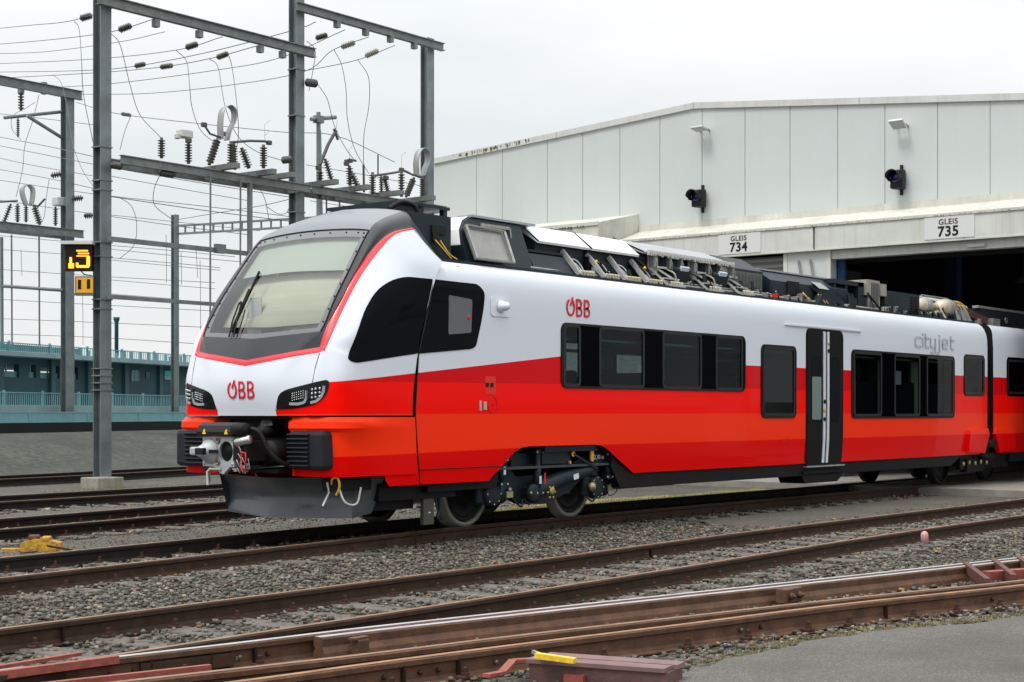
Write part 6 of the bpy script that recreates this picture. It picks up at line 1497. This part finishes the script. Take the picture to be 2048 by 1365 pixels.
for (u0, u1, v0, v1) in ((262, 277, 741, 763), (291, 300, 741, 757)):
    a, c = s_of(u0), s_of(u1); z0, z1 = onB(270, v1, 3).z, onB(270, v0, 3).z
    b = MB(); bslab(b, a, a+.04, 2.97, 3.0, z0, z1); bslab(b, c-.04, c, 2.97, 3.0, z0, z1); bslab(b, a, c, 2.97, 3.0, z1-.04, z1); bslab(b, (a+c)/2-.015, (a+c)/2+.015, 2.97, 3.0, z0, z1); w1_ = b.build('window', M_tealr if u0 < 280 else M_teal, bd)
    b = MB(); bslab(b, a, c, 2.985, 2.995, z0, z1); b.build('pane', mat('teal window pane', (.03, .12, .14), .2), w1_)
a, c = s_of(325), s_of(341); z0, z1 = onB(333, 760, 3).z, onB(333, 742, 3).z
b = MB(); bslab(b, a, c, 2.9, 2.97, (z0+z1)/2, z1); b.build('turquoise_sign', mat('turquoise panel', (.0, .42, .36), .4), bd)
b = MB(); bslab(b, a, c, 2.9, 2.97, z0, (z0+z1)/2-.01); b.build('sign_panel', M_tealp, bd)
railing('x', None, 2.3, zs1, zt, .12, .025, s0=-14, s1=30, parent=bd, post=2.2)
b = MB(); bslab(b, -14, s_of(125), 2.32, 2.34, zs1+.03, zt-.06); b.build('deck_panel', M_tealp, bd)
for k in range(18):
    s_ = s_of(130)+k*.55+rb.random()*.3; b = MB()
    bslab(b, s_, s_+.20, 2.5, 2.52, zs1, zt-.1+.12*rb.random()); b.build('deck_slat', M_tealp, bd)
lp = empty('lamp_post', onB(233, 710, 2.6), 'short dark teal post on the deck, right of the first mast', 'post')
q = onB(233, 712, 2.6); q2 = onB(233, 635, 2.6)
b = MB(); b.lathe((q.x, q.y, q.z), (0, 0, 1), [(0, .07), ((q2.z-q.z)*.85, .07), ((q2.z-q.z)*.95, .11), (q2.z-q.z, .12)], 10); b.build('shaft', M_teal, lp)

# left gantry on the street level and the truss mast
g2 = empty('overhead_line_gantry', onB(135, 822, .7), 'smaller grey gantry cut by the left photo edge, behind the amber display', 'gantry')
q = onB(135, 822, .7); wq = 25*((q.x*CS+q.y*SN))/3100
zt2 = onB(135, 180, .7).z; angB = math.atan2(DB.y, DB.x)
hbeam((q.x, q.y), wq*.76, wq*.76, q.z-.6, zt2, M_gsteel, 'mast', g2, ang=angB*0)
zf2 = q.x*CS+q.y*SN
def A2(u, v, k=0): return atD(u, v, zf2+k)
# beams run parallel to the first gantry
def par(u0, v0, zf0, X1): a = atD(u0, v0, zf0); return a
xr_dir = Vector((1, 0, 0))
za = A2(135, 190).z
ibeam(Vector((q.x-7, q.y-.25, za-.15)), Vector((q.x+.35, q.y-.25, za-.15)), .16, .28, M_gbeam, 'top_beam', g2)
zl = A2(120, 477).z
for dy in (-.4, .3): ibeam(Vector((q.x-7, q.y+dy, zl)), Vector((q.x+.3, q.y+dy, zl)), .12, .24, M_gbeam, 'lower_beam', g2)
for u in (42, 88): c = A2(u, 175+u*.05); MB().box(c-Vector((.07, .08, .15)), c+Vector((.07, .08, .22))).build('hanger', M_gbeam, g2)
def A2i(a, c, r, n): insulator(A2(*a), A2(*c), r, n, g2)
for a, c, r, n in (((42, 222), (42, 182), .10, 6), ((36, 275), (36, 235), .06, 8), ((7, 447), (22, 408), .09, 7), ((35, 445), (35, 408), .09, 7), ((52, 445), (52, 410), .08, 7), ((80, 450), (68, 412), .11, 7), ((111, 452), (111, 414), .08, 7), ((40, 170), (64, 172), .11, 5), ((98, 183), (128, 190), .11, 5), ((102, 352), (124, 348), .10, 4), ((147, 398), (166, 396), .10, 4), ((168, 432), (186, 431), .10, 4)): A2i(a, c, r, n)
b = MB(); b.tube([A2(8, 236, -1.2), A2(124, 224)], .055, 8); b.tube([A2(54, 232, -1), A2(124, 276)], .055, 8); b.build('bracket_arm', M_gbeam, g2)
Pq = catmull([A2(52, 412), A2(45, 392), A2(44, 378), A2(54, 370), A2(64, 378), A2(65, 392), A2(62, 412)], 5); b = MB(); vs = []
for p in Pq: vs += [p+Vector((0, -.13, 0)), p+Vector((0, .13, 0)), p+Vector((.015, .13, .015)), p+Vector((.015, -.13, .015))]
b.add(vs, [(i*4+k, i*4+(k+1) % 4, (i+1)*4+(k+1) % 4, (i+1)*4+k) for i in range(len(Pq)-1) for k in range(4)], 0, True); b.build('loop_conductor', M_strap, g2)
c = A2(120, 405); b = MB(); b.box(c-Vector((.2, .15, .12)), c+Vector((.2, .15, .15)), bev=.03); b.build('switch_box', mat('pale switch box', (.55, .56, .54)), g2)
b = MB(); b.tube([A2(0, 404), A2(35, 402)], .035, 6); b.tube([A2(62, 410), A2(76, 413), A2(90, 398)], .035, 6); b.build('contact_arm', M_ins, g2)
for (u0, v0), (u1, v1), r in (((0, 572), (126, 581), .055), ((217, 590), (342, 600), .05)):
    b = MB(); b.tube([A2(u0-30, v0-2), A2(u1, v1)], r, 6); b.build('strut', M_gbeam, g2)
for u, v0, v1 in ((3, 475, 700), (23, 470, 690), (78, 465, 692)):
    b = MB(); b.tube([A2(u, v0), A2(u+1, v1)], .03 if u > 5 else .06, 6); b.build('drive_rod', M_gbeam, g2)
tm = empty('truss_mast', onB(350, 822, .8), 'thin grey mast with a ladder-like truss arm reaching right behind the cab roof', 'mast')
q = onB(350, 822, .8); zf3 = q.x*CS+q.y*SN; hbeam((q.x, q.y), (.20), .20, q.z-.6, atD(350, 430, zf3).z, M_gsteel, 'mast', tm)
a, a2 = atD(359, 452, zf3), atD(359, 468, zf3); L = 9.5
bdir = (atD(580, 437, zf3*.965)-a); bdir.z = 0; bdir.normalize()
b = MB(); b.bar(a, a+bdir*L, .07, .07); b.bar(a2, a2+bdir*L, .07, .07); b.build('truss_chord', M_gbeam, tm)
for k in range(24):
    t = .25+k*.4; b = MB(); b.bar(a+bdir*t, a2+bdir*t, .05, .05); b.build('truss_rung', M_gbeam, tm)

# ------------------------------------------------------------------ overhead wires
def wire(label, pts, r=.009, group='overhead line wires', name='overhead_wire'):
    P = catmull([atD(u, v, z) for u, v, z in pts], 6); b = MB(); b.tube(P, r, 5); return b.build(name, M_wire, label=label, cat='wire', group=group)
def linei(u0, v0, u1, v1, z, label, m=None, r=.085, n=5):
    e = insulator(atD(u0, v0, z), atD(u1, v1, z), r*.85, 7, None, m, 'strain_insulator', .72); tag(e, label, 'insulator', 'strain insulators in the wires')
Lw = [
 ('highest wire, leaving the left photo edge for the insulator at the first mast', [(-30, 60, 48), (60, 51, 42), (142, 42, 36), (240, 12, 33)]),
 ('second wire down from the top left, ending at the insulator right of the first mast', [(-30, 91, 50), (100, 80, 42), (222, 64, 35), (312, 37, 33.5)]),
 ('third wire down, ending in the insulator under the middle of the first top beam', [(-30, 129, 55), (180, 119, 45), (350, 101, 37), (445, 74, 34.5)]),
 ('long wire crossing under the first top beam and passing behind the second mast', [(-30, 145, 60), (150, 142, 50), (262, 134, 45), (420, 104, 40), (590, 60, 38), (632, 44, 38)]),
 ('wire through the lowest ribbed insulator up to the end of the first top beam', [(-30, 158, 60), (160, 148, 50), (310, 136, 44), (418, 118, 39), (515, 92, 36.5)]),
 ('sagging wire from the left gantry mast to the first hanger of the second top beam', [(95, 176, 52), (230, 167, 46), (430, 141, 42), (560, 116, 39), (690, 60, 38)]),
 ('lower sagging wire ending at the pale ribbed insulator under the second top beam', [(150, 189, 50), (300, 187, 46), (480, 168, 42), (612, 142, 40), (665, 101, 38.5), (738, 74, 38)]),
 ('wire from the second mast up to the last pale insulator by the third mast', [(600, 144, 40), (712, 121, 39), (790, 91, 39)]),
 ('thin faint wire running right from the left gantry above the loop conductors', [(152, 205, 46), (236, 228, 44), (420, 250, 42), (570, 265, 41), (672, 272, 40), (790, 325, 40)]),
 ('wire low at the left edge ending at the first mast below the bracket arm', [(-20, 271, 50), (90, 292, 42), (184, 313, 34)]),
 ('pair-like wire sloping from the left edge under the lower beam to the second mast', [(-20, 288, 50), (120, 316, 42), (225, 336, 38), (400, 366, 38), (588, 396, 38)]),
 ('wire crossing behind the left gantry mast at the height of its loop', [(-20, 336, 60), (90, 356, 52), (190, 378, 46)]),
 ('long wire descending just above the left lower beam to behind the cab roof', [(-20, 358, 60), (185, 388, 50), (400, 412, 46), (600, 436, 44)]),
 ('wire running below the left gantry lower beam towards the truss arm', [(-20, 398, 60), (185, 428, 52), (350, 452, 48), (500, 470, 47)]),
 ('wire from the first mast sloping down to the foot of the second mast', [(218, 393, 34), (400, 420, 36), (612, 447, 37)]),
 ('rising wire with a clamp from the truss mast to the second mast', [(342, 442, 48), (430, 427, 44), (522, 412, 40), (583, 398, 37.5)]),
 ('faint level wire under the amber display height, upper one', [(-20, 498, 60), (185, 513, 56), (360, 528, 54), (440, 536, 53)]),
 ('faint level wire just above the yellow panel height', [(-20, 538, 62), (185, 552, 58), (430, 566, 55)]),
 ('faint level wire behind the cab pillar at half windscreen height', [(-20, 637, 62), (185, 645, 58), (410, 655, 55)]),
 ('lowest faint wire just above the deck railing', [(-20, 668, 62), (185, 675, 58), (395, 688, 55)]),
 ('faint wire between display and deck, second above the railing', [(-20, 598, 62), (120, 606, 60), (420, 622, 55)]),
 ('faint double wire crossing the truss mast below its arm', [(-20, 470, 62), (160, 486, 57), (350, 502, 54), (470, 514, 52)]),
 ('faint steep wire falling from the left gantry beam', [(-20, 312, 60), (60, 330, 56), (184, 352, 50)]),
 ('faint wire ending at the windscreen top left corner', [(215, 498, 57), (350, 512, 54), (480, 524, 52)]),
]
Lw += [
 ('faint wire crossing the top left corner just under the second wire', [(-20, 108, 62), (90, 104, 58), (240, 84, 52), (330, 64, 48)]),
 ('faint wire passing behind the bracket arm of the left gantry', [(-20, 226, 62), (90, 238, 56), (186, 250, 52)]),
 ('faint wire between the first mast and the inner post, under the lower beam', [(218, 352, 44), (360, 378, 43), (498, 402, 42)]),
 ('faint wire from the first mast across the open wire loop', [(218, 430, 50), (350, 444, 49), (520, 462, 48)]),
 ('faint wire just under the upper strut of the large gantry', [(218, 520, 52), (340, 532, 51), (440, 541, 50)]),
 ('faint wire low between the first mast and the truss mast', [(218, 560, 54), (345, 571, 53), (430, 578, 52)]),
 ('faint wire between the second and third masts below the loop', [(612, 330, 46), (740, 352, 46), (842, 372, 46)]),
 ('faint wire behind the second bay just above the cab roof', [(620, 402, 46), (700, 414, 46), (770, 422, 46)]),
]
for l, p in Lw: wire(l, p, .0095 if p[0][2] < 56 else .011)
Ld = [
 ('drooping jumper behind the first mast from the highest wire', [(148, 43, 36), (158, 58, 36), (163, 120, 35), (167, 190, 35), (186, 285, 35)]),
 ('drooping jumper from the second wire to the first post insulator', [(220, 66, 34), (240, 90, 34), (260, 170, 34), (280, 230, 34), (322, 276, 33.5)]),
 ('drooping jumper from the third wire to the left side of the big loop', [(352, 101, 36), (373, 123, 36), (379, 170, 35.5), (384, 215, 35.5), (402, 262, 35.5), (436, 290, 35.5)]),
 ('drooping jumper passing through the big loop conductor', [(418, 118, 37), (436, 135, 37), (450, 213, 36), (475, 272, 36), (516, 305, 36), (566, 322, 36.5)]),
 ('drooping jumper just right of the big loop conductor', [(458, 112, 37), (465, 140, 37), (474, 213, 36), (477, 270, 36), (470, 310, 36)]),
 ('short jumper hanging right of the second mast top', [(613, 82, 38), (630, 100, 38), (627, 135, 38), (618, 182, 38)]),
 ('jumper from the mast insulator to the black contact arm', [(636, 170, 38), (655, 200, 38.5), (668, 250, 39), (690, 295, 39), (710, 322, 39.5)]),
 ('long jumper hanging from the first pale insulator of the second bay', [(668, 100, 39), (683, 130, 39), (692, 180, 39), (695, 240, 39), (710, 300, 39.5), (738, 348, 40)]),
 ('long jumper hanging from the last pale insulator of the second bay', [(716, 121, 39), (737, 155, 39), (738, 210, 39.5), (728, 270, 39.5), (727, 330, 40)]),
 ('jumper curving down behind the left gantry mast', [(105, 150, 48), (122, 166, 46), (135, 220, 45), (146, 290, 44), (165, 340, 42), (186, 372, 40)]),
 ('open loop of wire hanging between first mast and truss mast', [(240, 396, 40), (262, 412, 40), (273, 445, 40), (268, 490, 40), (240, 517, 40)]),
 ('loop of wire hanging under the first lower beam', [(320, 350, 35), (308, 380, 35), (310, 412, 35), (345, 440, 35)]),
 ('short jumper below the second mast beam', [(516, 372, 37), (530, 400, 37), (538, 440, 37)]),
 ('slack bow of wire beside the second mast foot', [(534, 414, 38), (556, 428, 38), (574, 425, 38), (581, 402, 37.5)]),
 ('long thin dropper at the far left between the two beams', [(78, 190, 48), (66, 240, 48), (50, 290, 48), (45, 340, 48), (32, 395, 48)]),
 ('second thin dropper at the far left curving to the bracket arm', [(70, 205, 48), (50, 218, 48), (26, 232, 48), (24, 258, 48), (42, 280, 48)]),
 ('thin dropper with a small weight left of the amber display', [(42, 500, 52), (43, 530, 52), (44, 552, 52)]),
 ('thin dropper from the thin faint wire right of the first mast', [(262, 232, 44), (250, 262, 44), (240, 300, 44)]),
]
Ld += [
 ('straight thin dropper between the left gantry mast and the first mast', [(165, 592, 54), (166, 640, 54), (166, 690, 54)]),
 ('straight thin dropper left of the truss mast with a small weight', [(332, 470, 50), (333, 520, 50), (333, 566, 50)]),
 ('first of two thin droppers right of the truss mast', [(362, 505, 50), (363, 540, 50), (363, 570, 50)]),
 ('second of two thin droppers right of the truss mast', [(392, 495, 50), (394, 530, 50), (395, 556, 50)]),
 ('thin dropper between two faint wires beside the inner post', [(400, 520, 50), (401, 600, 50), (401, 660, 50)]),
 ('thin dropper from the left gantry loop to the lower beam', [(98, 360, 48), (92, 400, 48), (86, 440, 48), (60, 465, 48)]),
]
for l, p in Ld: wire(l, p, .0085, 'jumper wires hanging from the overhead line', 'jumper_wire')
for k, (a, c, d, e_, z, lab, m) in enumerate([(160, 38, 184, 31, 35, 'grey insulator touching the first mast near the top left', None), (237, 61, 263, 51, 34, 'insulator just right of the first mast', None), (371, 96, 396, 88, 35.5, 'insulator in the third wire under the middle of the first top beam', None),
        (269, 133, 291, 128, 44, 'small insulator between the masts in the long crossing wire', None), (320, 135, 346, 131, 43, 'ribbed insulator, lowest left of the row between the masts', None), (433, 116, 457, 107, 38, 'insulator nearest the right end of the first top beam', None),
        (631, 77, 655, 70, 38.3, 'plain grey insulator, first of three under the second top beam', None), (682, 95, 710, 85, 38.5, 'pale ribbed insulator, middle of three under the second top beam', M_insp), (730, 113, 757, 101, 39, 'pale ribbed insulator nearest the third mast', M_insp), (242, 228, 262, 231, 44, 'small insulator alone in the thin faint wire right of the first mast', None)]):
    linei(a, c, d, e_, z, lab, m, .10 if k != 9 else .07)

# ------------------------------------------------------------------ amber display and yellow panel on the first mast
zm = 32.4
ds = empty('train_display', atD(155, 545, zm), 'black box display with amber lit figures fixed beside the first mast', 'display')
rgt = Vector((SN, -CS, 0)); fwd = Vector((CS, SN, 0)); upv = Vector((0, 0, 1))
def face(u, v, d=0): return atD(u, v, zm)+fwd*d
def fbox(b, u0, v0, u1, v1, d0, d1):
    P = [face(u0, v0, d0), face(u1, v0, d0), face(u1, v1, d0), face(u0, v1, d0)]; Q = [p+fwd*(d1-d0) for p in P]
    return b.add(P+Q, [(0, 1, 2, 3), (7, 6, 5, 4), (0, 4, 5, 1), (1, 5, 6, 2), (2, 6, 7, 3), (3, 7, 4, 0)])
fbox(MB(), 131, 489, 184, 541, 0, .28).build('case', mat('black display case', (.012, .010, .009), .5), ds)
b = MB(); fbox(b, 124, 483, 187, 489.5, -.12, .32); b.build('lid', mat('white lid', (.6, .6, .58), .5), ds)
b = MB(); fbox(b, 124, 489.5, 131, 541, .06, .28); b.build('side_wing', mat('dark side wing', (.05, .055, .055), .6), ds)
M_amb = mat('amber light', (1, .36, .015), .5, emis=1.6)
b = MB()
for u0, v0, u1, v1 in ((153, 500.5, 176, 503.5), (156, 506, 178, 509), (153, 511.5, 178, 513.5), (173, 513, 180, 533), (153, 531, 178, 536), (152, 526, 157, 534), (139, 515, 144, 527), (137, 527, 148, 537)): fbox(b, u0, v0, u1, v1, -.008, -.001)
b.build('lit_figures', M_amb, ds)
b = MB(); b.tube(catmull([face(160, 541, .05), face(168, 549, .05), face(182, 551, .05)]), .012, 6); b.build('cable', M_rub, ds)
yp = empty('route_panel', atD(168, 590, zm), 'yellow square panel with two black upright bars under the amber display', 'signal panel')
b = MB(); fbox(b, 150, 553, 187, 589, 0, .16); fbox(b, 149, 587, 188, 591, -.03, .16); b.build('case', mat('grey panel case', (.10, .11, .10), .5), yp)
b = MB(); fbox(b, 152.5, 555.5, 186, 586, -.006, -.001); b.build('yellow_face', mat('signal yellow', (.80, .38, .01), .45), yp)
b = MB(); fbox(b, 156, 560, 162.5, 579, -.012, -.007); fbox(b, 174, 559, 180.5, 578, -.012, -.007); b.build('black_bar', M_rub, yp)

# ------------------------------------------------------------------ small things on the ground
yd = empty('derailer', onZ(80, 1103, -.15), 'yellow rusty device with a long rod lying on gravel near the left edge', 'derailer')
M_yrust = mat('worn yellow paint', (.42, .21, .012), .6, var=.5, vscale=14, bump=.4, bscale=40, var2=(.65, .36, .03)); o0 = onZ(80, 1103, -.15)
b = MB(); b.prism([(-.22, .02), (-.20, .10), (-.05, .15), (.10, .13), (.24, .10), (.26, .0), (-.15, 0)], 'y', -.09, .09); b.box((-.42, -.06, .0), (-.15, .06, .035)); b.box((-.10, -.12, .0), (.20, -.09, .09)); b.box((.02, -.1, .12), (.12, .1, .17), bev=.015)
ang = R(-15); b.v = [tuple(o0+Matrix.Rotation(R(-45), 3, 'Z') @ Vector(v)) for v in b.v]; b.build('clamp_body', M_yrust, yd)
b = MB(); b.box((-.12, -.07, .13), (.0, .05, .19), bev=.02); b.v = [tuple(o0+Matrix.Rotation(R(-45), 3, 'Z') @ Vector(v)) for v in b.v]; b.build('rusty_wedge', M_redb, yd)
b = MB(); b.tube([onZ(95, 1092, -.01), onZ(142, 1100, -.13)], .014, 6); b.tube([onZ(40, 1106, -.13), onZ(75, 1103, -.12)], .012, 6); b.build('rod', M_rust2, yd)
p = onZ(1849, 1089, -.14); e = empty('marker_peg', p, 'small faded pink peg with round top beside the rusty track, right', 'peg')
b = MB(); b.lathe(p, (0, 0, 1), [(0, .045), (.115, .045), (.135, .039), (.15, .026), (.157, .008)], 16); b.build('peg', mat('faded pink plastic', (.55, .27, .25), .6, var=.15), e)
# point machine box in front
q0, q1, q2 = onZ(1058, 1318, -.02), onZ(1336, 1338, -.02), onZ(1145, 1302, -.02)
pm = empty('point_machine', Vector((q0.x, q0.y, -.17)), 'rust brown steel box of the point machine with a yellow lever on top, bottom edge', 'point machine')
ex = (q1-q0); ex.z = 0; Lx = ex.length; ex.normalize(); ey = Vector((-ex.y, ex.x, 0))*(-1 if ex.cross(upv).dot(q2-q0) > 0 else 1)
ey = Vector((-ex.y, ex.x, 0)); ey = ey if ey.dot(q2-q0) > 0 else -ey
def pmP(a, c, z): return q0+ex*a+ey*c+upv*(z+.02)
def pbox(b, a0, a1, c0, c1, z0, z1):
    P = [pmP(a0, c0, z0), pmP(a1, c0, z0), pmP(a1, c1, z0), pmP(a0, c1, z0)]; Q = [Vector((p.x, p.y, z1)) for p in P]
    return b.add(P+Q, [(3, 2, 1, 0), (4, 5, 6, 7), (0, 1, 5, 4), (1, 2, 6, 5), (2, 3, 7, 6), (3, 0, 4, 7)])
Wx = .26
b = MB(); pbox(b, 0, Lx, 0, Wx, -.17, -.045); b.build('box', mat('brown machine paint', (.10, .048, .042), .55, var=.3, vscale=8, bump=.2, bscale=40), pm)
b = MB(); pbox(b, -.015, Lx*.98, -.015, Wx*.48, -.044, -.02); pbox(b, .02, Lx+.01, Wx*.52, Wx+.02, -.044, -.018); b.build('lid', mat('dusty brown lid', (.17, .10, .095), .5, var=.25, vscale=6), pm)
b = MB(); pbox(b, Lx*.28, Lx*.42, -.05, 0, -.17, -.09); b.build('foot', M_redp, pm)
b = MB(); pbox(b, Lx*.75, Lx*.88, -.05, 0, -.17, -.11); b.build('foot', M_redp, pm)
b = MB(); b.bar(onZ(1072, 1311, .015), onZ(1150, 1322, .0), .045, .03); b.build('lever', mat('lever yellow', (.75, .50, .02), .5, var=.3, vscale=20), pm)
b = MB(); b.bar(onZ(1066, 1304, .02), onZ(1084, 1311, .015), .02, .02); b.build('lever_tip', M_galv, pm)
b = MB(); b.bar(onZ(972, 1352, -.05), onZ(1004, 1346, -.06), .05, .02); b.bar(onZ(1004, 1346, -.06), onZ(1026, 1322, -.04), .05, .02); b.bar(onZ(1026, 1322, -.04), onZ(1062, 1320, -.04), .05, .02); b.build('drive_rod', M_redp, pm)

# dry grass and moss
def blades(name, label, region, n, h, cols, seed, ztest=-.15):
    r = np.random.default_rng(seed); V = []; F = []; 
    for k in range(n):
        x, y = region(r); a = r.uniform(0, 6.28); hh = h*r.uniform(.4, 1); l = r.uniform(-.5, .5)*hh; wd = .004+.003*r.random()
        i = len(V); V += [(x-wd*math.cos(a), y-wd*math.sin(a), ztest), (x+wd*math.cos(a), y+wd*math.sin(a), ztest), (x+l*math.sin(a), y+l*math.cos(a), ztest+hh)]; F.append((i, i+1, i+2))
    me = bpy.data.meshes.new(name); me.from_pydata(V, [], F); me.materials.append(cols); o = bpy.data.objects.new(name, me); COL.objects.link(o); tag(o, label, None, None, 'stuff')
M_dry = mat('dry grass', (.20, .17, .07), .9, var=.4, vscale=3); M_mossy = mat('yellow moss', (.17, .155, .055), .95, var=.4, vscale=3, bump=.5, bscale=30)
sheet('moss_strip', [(18.5, 15.35), (22, 15.0), (27, 14.8), (28.4, 14.9), (28.4, 16.1), (23, 16.3), (19, 16.2)], -.142, M_mossy, kind='stuff', amp=.15, seed=21)
bpy.data.objects['moss_strip']['label'] = 'yellow green moss strip on the gravel seen under the train'
def reg1(r): t = r.random(); return 18.5+9.5*t, 15.3-.4*t+r.normal(0, .35)+.2
blades('dry_grass', 'short yellowish grass on the gravel seen under the train', reg1, 4000, .06, M_dry, 1)
def reg2(r): t = r.random(); return 18+9*t, 25.6+r.normal(0, .35)
blades('dry_grass', 'yellowish dry grass strip behind the concrete footing', reg2, 3500, .09, M_dry, 2)
def reg3(r):
    x = r.uniform(8.3, 15); return x, np.interp(x, ax, ay)+abs(r.normal(0, .09))+.0
blades('dry_grass', 'dry weeds along the edge of the service road', reg3, 1800, .03, M_dry, 3, -.13)
stones('ballast', 'grey brown crushed stone ballast between and beside the near tracks', [(4, 28.3, 3.6, 13.9, DENS, .036, .066, -.148, near)], 3, M_stone)
stones('ballast', 'loose dark stones around the two dark tracks behind the train', [(9, 24, 16.4, 20, 70, .05, .09, -.15, mid), (13, 26, 21.2, 24.8, 50, .05, .10, -.15, mid)], 4, M_stone)
stones('gravel', 'fine grey gravel between the train track and the dark track behind it', [(8, 24, 14.35, 16.9, 260, .014, .030, -.15, None), (17.5, 28.3, 10.2, 12.0, 200, .014, .032, -.145, near)], 6, M_stone)
bpy.data.objects.remove(fast_proto); bpy.data.objects.remove(sleep_proto)
